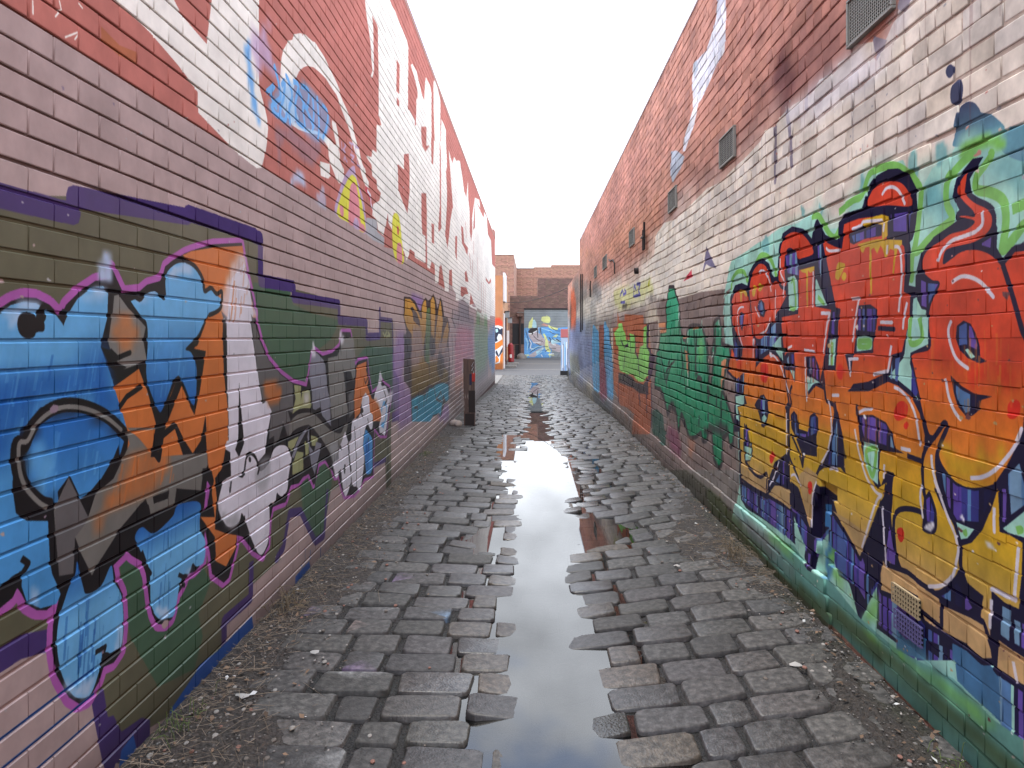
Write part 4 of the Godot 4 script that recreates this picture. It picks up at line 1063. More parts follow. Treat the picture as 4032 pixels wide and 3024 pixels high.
func paint_right() -> Wall:
	var w := Wall.new()
	w.panel(-2.6, 2.2, 50, 70, -0.6, 6.0)
	w.panel(1.8, 3.6, 340, 300, -0.6, 6.0)
	w.panel(3.2, 6.3, 170, 230, -0.6, 6.0)
	w.panel(5.8, 11.4, 64, 135, -0.6, 6.0)
	w.panel(10.6, 34.0, 24, 85, -0.6, 6.0)
	for k in 5:
		w.panels[k].to = [2.0, 3.4, 6.0, 11.0, 99.0][k]
	w.rect(RBRICK, -3, 40, -1, 7)
	w.soft(RPINK, 0.55, 0.4, [7.309, 5.039, 4.285, 3.616, 4.565, 3.614, 5.455, 3.638, 7.309, 3.663, 10.648, 3.792, 14.903, 3.791, 24.824, 4.52, 24.824, 5.177, 13.151, 4.887])
	w.soft(RDARK, 0.34, 0.3, [4.22, 3.511, 3.716, 3.348, 3.691, 3.12, 4.22, 3.065, 4.971, 3.033, 6.318, 2.975, 9.722, 2.744, 11.768, 2.96, 8.945, 3.178, 5.455, 3.365])
	w.soft(RORA, 0.5, 0.3, [10.648, 3.479, 9.396, 3.479, 9.556, 2.704, 14.516, 3.278, 24.824, 4.469, 19.604, 4.137])
	w.soft(RDARK, 0.7, 0.12, [4.841, 3.451, 4.641, 3.456, 4.492, 3.185, 4.679, 3.086, 4.841, 3.252])
	w.soft(RPINK, 0.6, 0.3, [22.8, 4.953, 12.285, 4.779, 10.257, 4.134, 13.151, 3.921, 19.604, 3.866])
	w.fill(CREAM2, [2.306, 2.957, 3.064, 3.096, 3.223, 3.06, 3.42, 2.918, 3.463, 2.954, 3.319, 2.967, 3.359, 2.993, 3.667, 3.094, 3.703, 3.054, 3.843, 3.069, 3.897, 3.044, 4.097, 3.07, 4.22, 3.027, 4.528, 3.065, 4.641, 3.06, 4.759, 3.056, 4.841, 3.024, 5.06, 3.058, 5.154, 3.01, 5.455, 2.98, 5.735, 2.983, 6.178, 2.945, 6.777, 2.995, 7.309, 2.976, 8.162, 2.944, 8.945, 3.021, 9.556, 2.949, 9.639, 2.714, 11.069, 2.479, 13.151, 2.451, 17.193, 2.409, 21.907, 2.051, 30.182, .712, 33.833, -3.375, 2.215, 1.144])
	w.soft(CREAM2, 0.5, 0.25, [6.318, 3.086, 5.154, 3.116, 4.719, 3.043, 5.455, 2.723, 6.777, 2.636, 9.556, 2.704, 10.072, 2.933, 8.162, 3.136])
	w.soft(CREAM2, 0.35, 0.3, [24.937, 3.016, 16.996, 2.856, 13.432, 2.823, 11.103, 2.801, 9.463, 2.786, 9.195, 2.595, 9.195, 1.682, 36.219, 1.924])
	w.streaks(GREYW, 0.45, 40, 0.0, 101, [4.971, 3.12, 3.667, 3.045, 3.441, 2.916, 3.441, 2.511, 5.455, 2.231, 6.777, 2.383])
	w.line(LILG, 0.05, [4.621, 3.068, 4.565, 2.916, 4.546, 2.683])
	w.line(LILG, 0.05, [4.285, 3.049, 4.285, 2.961])
	w.line(LILG, 0.05, [4.841, 3.024, 4.85, 2.655])
	w.fill(LILG, [3.205, 3.108, 3.064, 3.078, 3.169, 3.035, 3.223, 3.079])
	w.fill(LILG, [3.463, 3.056, 3.319, 2.976, 3.42, 2.918])
	w.soft(WHITE2, 0.7, 0.12, [4.565, 3.077, 4.127, 3.056, 3.667, 3.067, 3.441, 2.987, 3.242, 3.04, 3.133, 3.001, 3.4, 2.88, 3.924, 2.846, 4.386, 2.916, 4.641, 2.965])
	w.fill(PAPER, [6.354, 4.627, 6.078, 4.496, 6.078, 4.299, 6.111, 4.044, 6.427, 4.019, 6.617, 3.974, 6.946, 3.908, 7.077, 3.91, 7.168, 3.835, 7.309, 3.749, 7.712, 3.596, 7.819, 3.624, 7.712, 3.777, 7.309, 3.921, 7.386, 4.25, 7.309, 4.394, 7.077, 4.347, 6.777, 4.311, 6.617, 4.363, 6.427, 4.454])
	w.fill(PAPER2, [7.309, 4.394, 7.168, 4.372, 7.077, 4.243, 7.309, 4.222])
	w.fill(PAPER2, [8.471, 3.792, 8.162, 3.724, 7.712, 3.539, 7.93, 3.466, 8.407, 3.405, 8.535, 3.533])
	w.streaks(PAPER2, 0.7, 14, 0.4, 103, [6.354, 4.59, 6.078, 4.46, 6.111, 4.044, 6.946, 3.908, 7.309, 3.749, 7.386, 4.25, 6.777, 4.311])
	w.rect(TAUPE2, 4.3, 40, -1, 0.95)
	w.soft(TAUPE2, 0.8, 0.5, [5.366, 1.259, 7.195, 1.552, 10.11, 1.836, 14.718, 2.384, 19.398, 2.866, 29.998, 3.558, 33.679, -1.651, 19.398, -.854, 8.812, -.199, 5.366, .505])
	w.rect(MOSSY, 3.94, 40, -1, 0.19)
	w.fill(TAUPE, [10.988, 1.855, 9.472, 2.104, 7.961, 2.024, 6.997, 2.035, 5.843, 1.998, 5.843, 1.351, 5.781, .523, 10.988, -.448])
	w.soft(TAUPE, 0.8, 0.12, [13.432, 2.018, 10.612, 2.021, 9.195, 2.083, 9.195, 1.682, 14.441, 1.729])
	w.soft(TAUPE, 0.8, 0.1, [14.716, 2.092, 10.617, 2.019, 9.448, 2.006, 9.448, 1.395, 9.999, .904, 9.855, .253, 14.716, -.411])
	w.soft(CREAM2, 0.75, 0.25, [26.302, 2.576, 19.398, 2.735, 14.441, 2.667, 11.103, 2.658, 9.195, 2.658, 9.195, 2.107, 11.103, 2.107, 13.432, 2.11, 16.996, 2.1, 21.103, 2.04, 25.265, 2.126])
	w.soft(CREAM3, 0.85, 0.3, [25.178, .473, 22.133, .495, 20.054, .445, 18.872, -.118, 21.757, -.352, 25.683, -.276, 27.326, -.132])
	w.fill(GREYV, [6.923, 2.218, 6.752, 2.445, 6.398, 2.209, 6.63, 2.251, 6.752, 2.284])
	w.fill(REDT, [7.809, 2.203, 7.389, 2.293, 7.369, 2.213])
	w.soft(YELG, 0.6, 0.12, [14.441, 2.482, 11.571, 2.435, 9.953, 2.37, 9.953, 2.182, 11.784, 2.128, 13.818, 2.136])
	w.line(VIOL, 0.05, [13.432, 2.363, 13.066, 2.454, 12.891, 2.343])
	w.line(VIOL, 0.05, [12.805, 2.448, 12.554, 2.367, 12.978, 2.359])
	w.line(VIOL, 0.05, [13.338, 2.232, 12.72, 2.214])
	w.line(VIOL, 0.05, [11.641, 2.231, 11.571, 2.435, 11.366, 2.343])
	w.line(VIOL, 0.05, [11.299, 2.426, 10.914, 2.407, 11.103, 2.326, 10.914, 2.239, 11.571, 2.247])
	w.soft(GREYD, 0.7, 0.08, [13.156, 2.133, 12.554, 2.173, 12.473, 2.127, 13.066, 2.096])
	w.soft(GREYD, 0.7, 0.08, [10.11, 2.105, 9.953, 2.182, 9.557, 2.126, 9.557, 2.102])
	w.fill(YELG2, [10.19, 2.327, 10.031, 2.427, 10.057, 2.292])
	w.soft(GREYLB, 0.6, 0.5, [33.099, 2.403, 27.826, 1.989, 21.103, 1.967, 19.398, 1.773, 33.099, 1.896])
	w.soft(LILF, 0.75, 0.5, [31.732, 1.865, 24.617, 2.027, 19.398, 1.471, 19.398, .425, 24.617, -.039, 31.732, -.322])
	w.soft(OLF, 0.6, 0.4, [31.732, .819, 25.773, .811, 25.182, .074, 29.998, -.128])
	w.soft(ORAR, 0.8, 0.4, [30.474, 3.461, 27.429, 3.205, 27.043, 2.21, 28.235, 1.947, 30.718, 2.135])
	w.soft(BROF, 0.7, 0.2, [30.965, 2.987, 30.234, 2.955, 30.234, 2.023, 31.217, 2.037])
	w.soft(GREYG, 0.7, 0.3, [19.398, 2.934, 17.302, 2.82, 17.148, 2.545, 19.014, 2.615])
	w.soft(GREYG, 0.4, 0.3, [20.215, 2.61, 18.645, 2.579, 18.645, 1.767, 20.215, 1.781])
	w.sfill(BLUR, [19.533, 1.832, 18.992, 1.893, 18.235, 1.773, 17.763, 1.683, 17.649, 1.09, 17.536, .274, 18.235, .199, 19.259, .259, 19.673, .937])
	w.sfill(BLUR, [16.483, 1.835, 16.191, 1.947, 15.728, 1.824, 15.375, 1.745, 15.205, 1.452, 14.716, 1.439, 14.637, .931, 14.56, .342, 15.205, .286, 16.003, .351, 16.287, .856, 16.583, 1.439])
	w.fill(BROR, [17.649, 1.873, 16.483, 1.874, 16.483, 1.242, 16.096, .382, 15.728, .222, 16.889, .12, 17.425, .428])
	w.soft(MAGR, 0.7, 0.15, [17.536, .904, 16.287, .954, 15.728, .316, 16.483, .096, 17.315, .187])
	w.soft(GREYLB, 0.6, 0.2, [19.815, .172, 17.315, .187, 14.875, .279, 14.56, .062, 16.287, -.081, 18.733, -.154])
	w.streaks(GREYD, 0.4, 30, 0.0, 110, [19.815, 1.93, 14.56, 1.842, 14.56, .237, 19.815, -.136])
	w.fill(CREAM3, [14.956, 1.777, 14.716, 1.774, 14.56, 1.109, 14.716, 1.069, 14.875, 1.384])
	w.fill(BRNR, [14.56, 1.773, 13.826, 1.797, 13.826, 2.095, 13.553, 1.907, 12.795, 1.874, 12.795, 1.997, 10.617, 1.917, 10.576, 1.776, 9.999, 1.802, 9.448, 1.553, 9.715, 1.319, 9.926, 1.028, 9.855, .701, 9.999, .234, 11.704, .001, 11.605, .347, 12.335, .371, 13.421, .311, 13.688, .401, 14.407, .562, 14.56, 1.214])
	w.soft(CREAM3, 0.8, 0.15, [10.576, 1.903, 9.448, 1.939, 9.383, 1.396, 9.926, 1.408, 10.299, 1.796])
	w.fill(TAUPE, [10.072, 1.792, 9.383, 1.812, 9.383, 1.554, 9.715, 1.319, 9.926, 1.456])
	w.fill(GREYD, [13.688, .909, 12.335, .948, 11.704, .925, 11.508, .867, 10.617, .886, 10.146, 1.015, 10.146, .772, 10.956, .732, 11.704, .757, 13.688, .729])
	w.fill(LIME, [13.688, 1.844, 13.1, 1.85, 12.976, 1.723, 12.677, 1.659, 12.619, 1.538, 12.117, 1.54, 12.117, 1.657, 11.556, 1.626, 11.412, 1.407, 11.508, 1.323, 11.089, 1.28, 10.956, 1.441, 10.617, 1.471, 10.576, 1.725, 10.299, 1.759, 10.299, 1.475, 9.999, 1.431, 10.072, 1.285, 10.146, 1.064, 10.617, .924, 11.134, .905, 11.805, .976, 12.335, .948, 13.421, .955, 13.688, 1.139])
	w.fill(LIME, [14.407, 1.684, 13.688, 1.762, 13.688, 1.401, 13.967, 1.431])
	w.line(PURB, 0.05, [13.291, 1.678, 13.291, 1.535, 12.915, 1.413])
	w.line(PURB, 0.05, [12.561, 1.749, 12.335, 1.451, 12.795, 1.414])
	w.line(PURB, 0.05, [11.508, 1.64, 11.412, 1.352, 11.134, 1.252, 11, 1.018])
	w.line(PURB, 0.05, [12.736, 1.263, 12.855, 1.044])
	w.line(PURB, 0.05, [10.299, 1.784, 10.222, 1.452, 9.926, 1.385, 9.999, 1.023])
	w.line(PURB, 0.05, [12.117, 1.627, 11.959, 1.369])
	w.fill(PURB, [10.299, 1.747, 10.072, 1.804, 10.146, 1.453, 9.926, 1.385, 9.58, 1.323, 9.926, 1.028, 10.222, .937, 10.072, 1.381, 10.337, 1.45])
	w.streaks(LIME, 0.8, 24, 0.0, 121, [13.553, .981, 10.299, 1.08, 10.377, .927, 13.553, .802])
	w.streaks(ORAN2, 0.6, 26, 0.0, 122, [13.826, .67, 9.855, .855, 9.926, .244, 11.704, .001, 13.688, .401])
	w.line(PURB, 0.08, [11.045, .725, 10.956, .574])
	w.line(PURB, 0.08, [10.299, 1.006, 10.299, .537])
	w.line(PURB, 0.08, [13.688, .729, 13.688, .335])
	w.line(PURB, 0.08, [9.926, .956, 9.855, .618, 9.926, .361])
	w.sfill(GRYG, [9.785, .567, 9.32, .638, 9.014, .54, 8.897, .447, 8.783, .4, 9.715, .272])
	w.outline(GREYD, 0.045, [9.596, .946, 9.472, 1.38, 9.311, 1.412, 9.233, 1.51, 9.194, 1.621, 8.789, 1.646, 8.754, 1.803, 8.803, 1.937, 8.685, 2.062, 8.617, 2.175, 8.323, 2.155, 8.198, 2.049, 8.048, 1.956, 8.007, 1.798, 7.903, 1.618, 7.819, 1.547, 7.629, 1.537, 7.576, 1.64, 7.499, 1.679, 7.323, 1.693, 6.952, 1.678, 6.866, 1.595, 6.739, 1.494, 6.678, 1.355, 6.637, 1.158, 6.538, 1.321, 6.462, 1.46, 6.558, 1.458, 6.462, 1.586, 6.462, 1.711, 6.313, 1.751, 6.241, 1.68, 6.223, 1.512, 6.136, 1.504, 6.002, 1.506, 5.97, 1.435, 6.102, 1.413, 6.206, 1.372, 6.171, 1.244, 6.241, 1.147, 6.102, 1.065, 5.97, .97, 5.858, .885, 5.874, .733, 5.937, .706, 6.002, .822, 6.136, .759, 6.213, .73, 6.223, .514, 6.313, .46, 6.462, .511, 6.538, .743, 6.698, .742, 6.781, .63, 6.909, .612, 6.952, .689, 7.275, .592, 7.473, .564, 7.791, .695, 7.961, .747, 8.048, .545, 8.198, .746, 8.418, .812, 8.719, .666, 8.932, .831, 9.233, .943])
	w.grad(GREENA, GREENB, 1.9, 0.6, false, [9.596, .946, 9.472, 1.38, 9.311, 1.412, 9.233, 1.51, 9.194, 1.621, 8.789, 1.646, 8.754, 1.803, 8.803, 1.937, 8.685, 2.062, 8.617, 2.175, 8.323, 2.155, 8.198, 2.049, 8.048, 1.956, 8.007, 1.798, 7.903, 1.618, 7.819, 1.547, 7.629, 1.537, 7.576, 1.64, 7.499, 1.679, 7.323, 1.693, 6.952, 1.678, 6.866, 1.595, 6.739, 1.494, 6.678, 1.355, 6.637, 1.158, 6.538, 1.321, 6.462, 1.46, 6.558, 1.458, 6.462, 1.586, 6.462, 1.711, 6.313, 1.751, 6.241, 1.68, 6.223, 1.512, 6.136, 1.504, 6.002, 1.506, 5.97, 1.435, 6.102, 1.413, 6.206, 1.372, 6.171, 1.244, 6.241, 1.147, 6.102, 1.065, 5.97, .97, 5.858, .885, 5.874, .733, 5.937, .706, 6.002, .822, 6.136, .759, 6.213, .73, 6.223, .514, 6.313, .46, 6.462, .511, 6.538, .743, 6.698, .742, 6.781, .63, 6.909, .612, 6.952, .689, 7.275, .592, 7.473, .564, 7.791, .695, 7.961, .747, 8.048, .545, 8.198, .746, 8.418, .812, 8.719, .666, 8.932, .831, 9.233, .943])
	w.streaks(GREENL, 0.45, 34, 0.0, 131, [9.596, .946, 9.472, 1.38, 9.311, 1.412, 9.233, 1.51, 9.194, 1.621, 8.789, 1.646, 8.754, 1.803, 8.803, 1.937, 8.685, 2.062, 8.617, 2.175, 8.323, 2.155, 8.198, 2.049, 8.048, 1.956, 8.007, 1.798, 7.903, 1.618, 7.819, 1.547, 7.629, 1.537, 7.576, 1.64, 7.499, 1.679, 7.323, 1.693, 6.952, 1.678, 6.866, 1.595, 6.739, 1.494, 6.678, 1.355, 6.637, 1.158, 6.538, 1.321, 6.462, 1.46, 6.558, 1.458, 6.462, 1.586, 6.462, 1.711, 6.313, 1.751, 6.241, 1.68, 6.223, 1.512, 6.136, 1.504, 6.002, 1.506, 5.97, 1.435, 6.102, 1.413, 6.206, 1.372, 6.171, 1.244, 6.241, 1.147, 6.102, 1.065, 5.97, .97, 5.858, .885, 5.874, .733, 5.937, .706, 6.002, .822, 6.136, .759, 6.213, .73, 6.223, .514, 6.313, .46, 6.462, .511, 6.538, .743, 6.698, .742, 6.781, .63, 6.909, .612, 6.952, .689, 7.275, .592, 7.473, .564, 7.791, .695, 7.961, .747, 8.048, .545, 8.198, .746, 8.418, .812, 8.719, .666, 8.932, .831, 9.233, .943])
	w.soft(GREENL, 0.5, 0.12, [8.617, 1.31, 8.26, 1.371, 8.26, 1.247, 8.516, 1.211])
	w.soft(LIME, 0.45, 0.12, [7.087, 1.563, 6.909, 1.564, 6.909, 1.388, 7.087, 1.382])
	w.soft(GREENL, 0.5, 0.1, [9.156, 1.621, 8.789, 1.633, 8.789, 1.409, 9.156, 1.374])
	w.fill(PEACH, [7.709, 1.456, 7.576, 1.436, 7.524, 1.279, 7.499, 1.168, 7.602, 1.207])
	w.fill(PEACH, [6.223, 1.381, 6.102, 1.413, 6.035, 1.397, 6.136, 1.246, 6.223, 1.092, 6.241, 1.24])
	w.fill(TAUPE, [6.678, 1.395, 6.538, 1.419, 6.5, 1.323, 6.558, 1.163, 6.637, 1.158])
	w.fill(PEACH, [9.233, 1.69, 8.789, 1.699, 8.789, 1.653, 9.194, 1.642])
	w.fill(PEACH, [7.398, 1.689, 7.133, 1.702, 7.133, 1.675, 7.323, 1.671])
	w.fill(PEACH, [7.819, 1.594, 7.655, 1.594, 7.655, 1.577, 7.819, 1.58])
	w.fill(PEACH, [9.351, 1.775, 8.824, 1.772, 8.824, 1.713, 9.311, 1.719])
	w.line(DKGR, 0.05, [9.156, 1.346, 9.005, 1.216, 8.86, 1.049])
	w.line(DKGR, 0.05, [8.789, 1.027, 8.685, 1.255, 8.55, 1.312])
	w.line(DKGR, 0.05, [7.932, 1.594, 7.847, 1.265, 7.932, 1.143])
	w.line(DKGR, 0.05, [7.275, 1.671, 7.227, 1.443, 7.227, 1.205])
	w.line(DKGR, 0.05, [7.602, 1.538, 7.524, 1.279, 7.524, 1.166])
	w.line(DKGR, 0.05, [6.866, 1.636, 6.739, 1.474, 6.678, 1.155])
	w.line(DKGR, 0.05, [6.698, .812, 6.698, 1.133, 6.617, 1.07])
	w.line(DKGR, 0.05, [6.241, .81, 6.223, 1.055, 6.136, 1.246, 6.035, 1.397])
	w.line(DKGR, 0.05, [6.462, 1.586, 6.462, 1.46, 6.558, 1.183])
	w.line(DKGR, 0.05, [6.997, 1.176, 6.952, 1.095])
	w.line(DKGR, 0.05, [7.064, .822, 7.064, .738])
	w.line(DKGR, 0.05, [6.386, 1.088, 6.386, .993])
	w.line(DKGR, 0.05, [8.019, 1.955, 8.019, 1.642])
	w.line(GREENW, 0.03, [6.952, 1.762, 6.975, 1.679])
	w.line(GREENW, 0.03, [8.048, 1.944, 8.031, 1.787])
	w.line(GREENW, 0.03, [7.535, 1.662, 7.566, 1.538])
	w.line(GREENW, 0.03, [6.313, 1.747, 6.295, 1.671])
	w.line(GREENW, 0.03, [6.5, 1.459, 6.538, 1.419])
	w.line(GREENW, 0.03, [7.576, 1.231, 7.576, 1.05])
	w.sfill(GREYD, [7.18, 1.186, 7.064, 1.219, 6.931, 1.2, 6.952, 1.168, 7.156, 1.155])
	w.soft(GREYD, 0.8, 0.06, [6.866, .7, 6.617, .782, 6.313, .829, 6.035, .836, 6.136, .75, 6.462, .753, 6.617, .743, 6.698, .682])
	w.soft(GREYD, 0.8, 0.06, [8.583, .796, 8.323, .821, 8.198, .746, 8.451, .733, 8.685, .644, 8.719, .679])
	w.sfill(GRYG, [9.68, .549, 9.391, .608, 9.042, .604, 8.896, .421, 8.86, .266, 9.08, .233, 9.391, .299, 9.638, .322])
	w.soft(MAGR, 0.6, 0.1, [8.789, .461, 8.078, .505, 7.961, .282, 8.583, .295])
	w.soft(ORAF, 0.5, 0.1, [7.629, .474, 7.275, .527, 7.323, .41, 7.473, .363])
	w.sline(GREYD, 0.06, [9.233, .943, 8.932, .831, 8.719, .666])
	w.sline(GREYD, 0.06, [8.685, .644, 8.451, .796, 8.198, .734, 8.048, .533, 7.903, .742, 7.576, .573])
	w.fill(TEAL, [6.085, 1.979, 5.843, 2.016, 6.159, 1.924, 6.023, 2.133, 5.894, 2.228, 5.71, 2.242, 5.482, 2.258, 4.719, 2.322, 4.421, 2.302, 4.158, 2.334, 3.952, 2.193, 3.791, 2.18, 3.667, 2.29, 3.551, 2.373, 3.4, 2.4, 3.169, 2.383, 3.081, 2.271, 3.064, 2.177, 2.936, 2.291, 2.832, 2.3, 2.789, 2.338, 2.762, 2.445, 2.632, 2.359, 2.491, 2.303, 2.306, 2.305, 2.306, 1.329, 2.393, 1.92, 2.393, .156, 2.672, -.012, 3.697, .112, 5.292, .051, 5.867, .098, 5.682, .422, 5.742, 1.04, 5.721, .842, 5.751, 1.406, 5.874, 1.525, 6.102, 1.541, 6.171, 1.799])
	w.soft(TEAL, 0.6, 0.1, [4.971, 2.258, 4.565, 2.298, 4.097, 2.371, 3.924, 2.223, 3.484, 2.42, 3.064, 2.321, 2.817, 2.313, 2.762, 2.169, 3.924, 2.054, 5.06, 2.185])
	w.soft(TEALD, 0.75, 0.02, [5.154, 2.237, 5.038, 2.311, 4.971, 2.185])
	w.soft(TEALD, 0.75, 0.02, [4.386, 2.4, 4.318, 2.362, 4.352, 2.317])
	w.soft(TEALD, 0.75, 0.02, [4.097, 2.359, 4.052, 2.315, 4.082, 2.272])
	w.soft(TEALD, 0.75, 0.02, [3.573, 2.42, 3.539, 2.37, 3.573, 2.315])
	w.soft(TEALD, 0.75, 0.02, [3.116, 2.388, 3.064, 2.393, 3.064, 2.276, 3.116, 2.296])
	w.soft(TEALD, 0.75, 0.02, [2.92, 2.373, 2.861, 2.374, 2.846, 2.303, 2.905, 2.292])
	w.soft(TEALD, 0.8, 0.06, [2.978, 2.23, 2.781, 2.142, 2.808, 2.054, 2.978, 2.114])
	w.soft(TEALD, 0.75, 0.08, [2.61, 2.269, 2.341, 2.226, 2.341, 2.109, 2.438, 2.116, 2.564, 2.171])
	w.soft(TEALD, 0.7, 0.04, [2.468, 2.15, 2.398, 2.148, 2.379, 2.104, 2.438, 2.096])
	w.grad(NAVG, BUBB, 2.5, 2.34, true, [2.788, 2.416, 2.784, 2.433, 2.769, 2.466, 2.747, 2.486, 2.721, 2.491, 2.689, 2.483, 2.661, 2.467, 2.637, 2.44, 2.627, 2.424, 2.597, 2.41, 2.564, 2.396, 2.536, 2.375, 2.505, 2.347, 2.49, 2.329, 2.49, 2.311, 2.469, 2.321, 2.431, 2.316, 2.369, 2.295, 2.369, 2.185, 2.484, 2.233, 2.545, 2.31, 2.678, 2.326, 2.743, 2.331, 2.803, 2.347, 2.793, 2.38])
	w.soft(TEAL, 0.8, 0.06, [2.743, 2.366, 2.61, 2.345, 2.514, 2.302, 2.545, 2.229, 2.803, 2.292, 2.788, 2.343])
	w.sfill(NAVG, [2.846, 2.657, 2.834, 2.671, 2.814, 2.671, 2.797, 2.657, 2.793, 2.642, 2.799, 2.624, 2.814, 2.618, 2.83, 2.625, 2.842, 2.64])
	w.sfill(NAVG, [2.816, 2.553, 2.809, 2.578, 2.788, 2.593, 2.765, 2.594, 2.745, 2.58, 2.736, 2.557, 2.737, 2.531, 2.743, 2.511, 2.758, 2.5, 2.784, 2.5, 2.803, 2.511, 2.814, 2.53])
	w.sline(LIMEG, 0.04, [5.91, 1.99, 5.894, 2.06, 5.74, 2.117, 5.565, 2.101, 5.482, 2.028])
	w.sline(LIMEG, 0.04, [5.323, 2.119, 5.172, 2.182, 5.007, 2.163, 4.895, 2.099, 4.81, 1.99])
	w.sline(LIMEG, 0.04, [4.213, 2.307, 4.103, 2.289, 3.998, 2.199, 3.899, 2.138, 3.831, 2.174])
	w.sline(LIMEG, 0.04, [3.535, 2.331, 3.479, 2.392, 3.372, 2.398, 3.233, 2.37, 3.123, 2.311, 3.07, 2.262, 3.028, 2.226, 3.036, 2.137, 3.07, 2.005, 3.096, 1.943, 3.105, 1.851])
	w.sline(LIMEG, 0.04, [3.844, 2.268, 3.665, 2.297, 3.581, 2.298, 3.535, 2.331])
	w.sline(LIMEG, 0.04, [3.117, 1.852, 3.09, 1.956, 3.047, 1.965, 2.981, 1.997, 2.887, 2.032, 2.813, 2.055, 2.806, 2.079, 2.835, 2.118, 2.842, 2.162, 2.828, 2.222, 2.757, 2.26, 2.689, 2.284])
	w.sline(LIMEG, 0.04, [2.552, 2.257, 2.6, 2.223, 2.644, 2.194, 2.65, 2.147, 2.576, 2.12, 2.517, 2.09, 2.488, 2.054, 2.482, 2.001, 2.494, 1.943, 2.502, 1.903, 2.46, 1.924, 2.396, 1.973])
	w.sline(LIMEG, 0.04, [2.449, 2.036, 2.393, 2.044])
	w.soft(LIMEG, 0.9, 0.03, [2.739, 2.33, 2.61, 2.329, 2.561, 2.323, 2.493, 2.292, 2.49, 2.263, 2.545, 2.266, 2.61, 2.287, 2.678, 2.262, 2.75, 2.29])
	w.line(NAVY, 0.05, [5.919, 1.751, 5.926, 1.911, 5.801, 1.992, 5.622, 1.996, 5.455, 1.96, 5.428, 2.064, 5.297, 2.132, 5.124, 2.134, 4.984, 2.086, 4.928, 2.007, 4.874, 1.98, 4.778, 1.98, 4.768, 2.065, 4.753, 2.183, 4.686, 2.253, 4.522, 2.271, 4.345, 2.229, 4.236, 2.159, 4.178, 2.082, 4.139, 2.041, 4.213, 2.13, 4.181, 2.201, 4.134, 2.254, 4.028, 2.149, 3.899, 2.105, 3.824, 2.093, 3.818, 2.206, 3.778, 2.223, 3.558, 2.213, 3.535, 2.236, 3.479, 2.314, 3.414, 2.347, 3.311, 2.349, 3.214, 2.33, 3.141, 2.287, 3.088, 2.22, 3.079, 2.144, 3.092, 2.082, 3.114, 2.039, 3.159, 2.035, 3.136, 1.985, 3.136, 1.882, 3.159, 1.804, 3.079, 1.789])
	w.fill(NAVY, [5.919, 1.751, 5.926, 1.911, 5.801, 1.992, 5.622, 1.996, 5.455, 1.96, 5.428, 2.064, 5.297, 2.132, 5.124, 2.134, 4.984, 2.086, 4.928, 2.007, 4.874, 1.98, 4.778, 1.98, 4.768, 2.065, 4.753, 2.183, 4.686, 2.253, 4.522, 2.271, 4.345, 2.229, 4.236, 2.159, 4.178, 2.082, 4.139, 2.041, 4.213, 2.13, 4.181, 2.201, 4.134, 2.254, 4.028, 2.149, 3.899, 2.105, 3.824, 2.093, 3.818, 2.206, 3.778, 2.223, 3.558, 2.213, 3.535, 2.236, 3.479, 2.314, 3.414, 2.347, 3.311, 2.349, 3.214, 2.33, 3.141, 2.287, 3.088, 2.22, 3.079, 2.144, 3.092, 2.082, 3.114, 2.039, 3.159, 2.035, 3.136, 1.985, 3.136, 1.882, 3.159, 1.804, 3.079, 1.789, 3.123, 1.647, 3.15, 1.572, 3.177, 1.504, 3.311, 1.411, 3.414, 1.18, 3.372, .457, 3.414, .392, 3.457, .169, 4.852, .954, 5.831, .824, 5.801, 1.401, 5.878, 1.574])
	w.fill(NAVY, [5.71, 1.043, 5.681, .492, 5.651, .312, 5.51, .278, 5.076, .298, 4.647, .311, 4.476, .298, 4.352, .328, 4.235, .134, 4.154, .261, 4.154, .385, 4.093, .465, 3.945, .488, 3.871, .311, 3.714, .324, 3.593, .162, 3.581, .166, 3.414, .402, 3.414, .207, 3.252, .215, 3.036, .226, 2.393, .517, 2.335, .543, 2.335, 1.193, 2.393, 1.919, 2.494, 1.865, 2.534, 1.915, 2.528, 1.986, 2.576, 2.07, 2.676, 2.129, 2.689, 2.192, 2.612, 2.257, 2.676, 2.265, 2.771, 2.218, 2.799, 2.145, 2.736, 2.059, 2.813, 2.038, 2.933, 2.008, 3.022, 1.953, 3.064, 1.875, 3.073, 1.779, 3.022, 1.717, 2.965, 1.706, 2.965, 1.626, 2.963, 1.559, 3.105, 1.525, 3.036, 1.344, 2.955, 1.201, 3.123, 1.052, 3.372, .882, 3.64, 1.043, 3.765, 1.306])
	w.stripes(201, false, [5.622, .436, 4.569, .497, 4.284, .502, 4.284, .129, 4.197, .391, 3.927, .622, 3.593, .495, 3.372, .492, 3.372, .406, 3.252, .42, 2.889, .43, 2.889, .301, 3.227, .289, 2.676, .396, 2.813, .327, 3.227, .139, 3.233, .233, 3.393, .231, 3.616, .331, 4.476, .305, 5.076, .306, 5.622, .318])
	w.stripes(203, false, [2.842, .594, 2.771, .648, 2.676, .585, 2.709, .56, 2.889, .556, 3.331, .561, 3.321, .733, 3.291, .879, 3.252, .839, 3.233, .649])
	w.fill(TEAL, [4.495, .474, 4.301, .323, 4.352, .197, 4.476, .298])
	w.fill(TEAL, [3.593, .162, 3.512, .278, 3.414, .407, 3.414, .187])
	w.soft(LIMEG, 0.7, 0.05, [3.479, .317, 3.414, .361, 3.414, .243, 3.558, .181])
	w.fill(TEAL, [4.165, .313, 4.134, .422, 4.057, .48, 3.984, .476, 3.927, .422, 3.844, .314, 3.714, .319, 3.616, .185, 3.593, .162, 3.941, .158, 4.197, .177])
	w.soft(LIMEG, 0.7, 0.05, [3.927, .328, 3.765, .307, 3.665, .259, 3.64, .202, 3.727, .281, 3.844, .262])
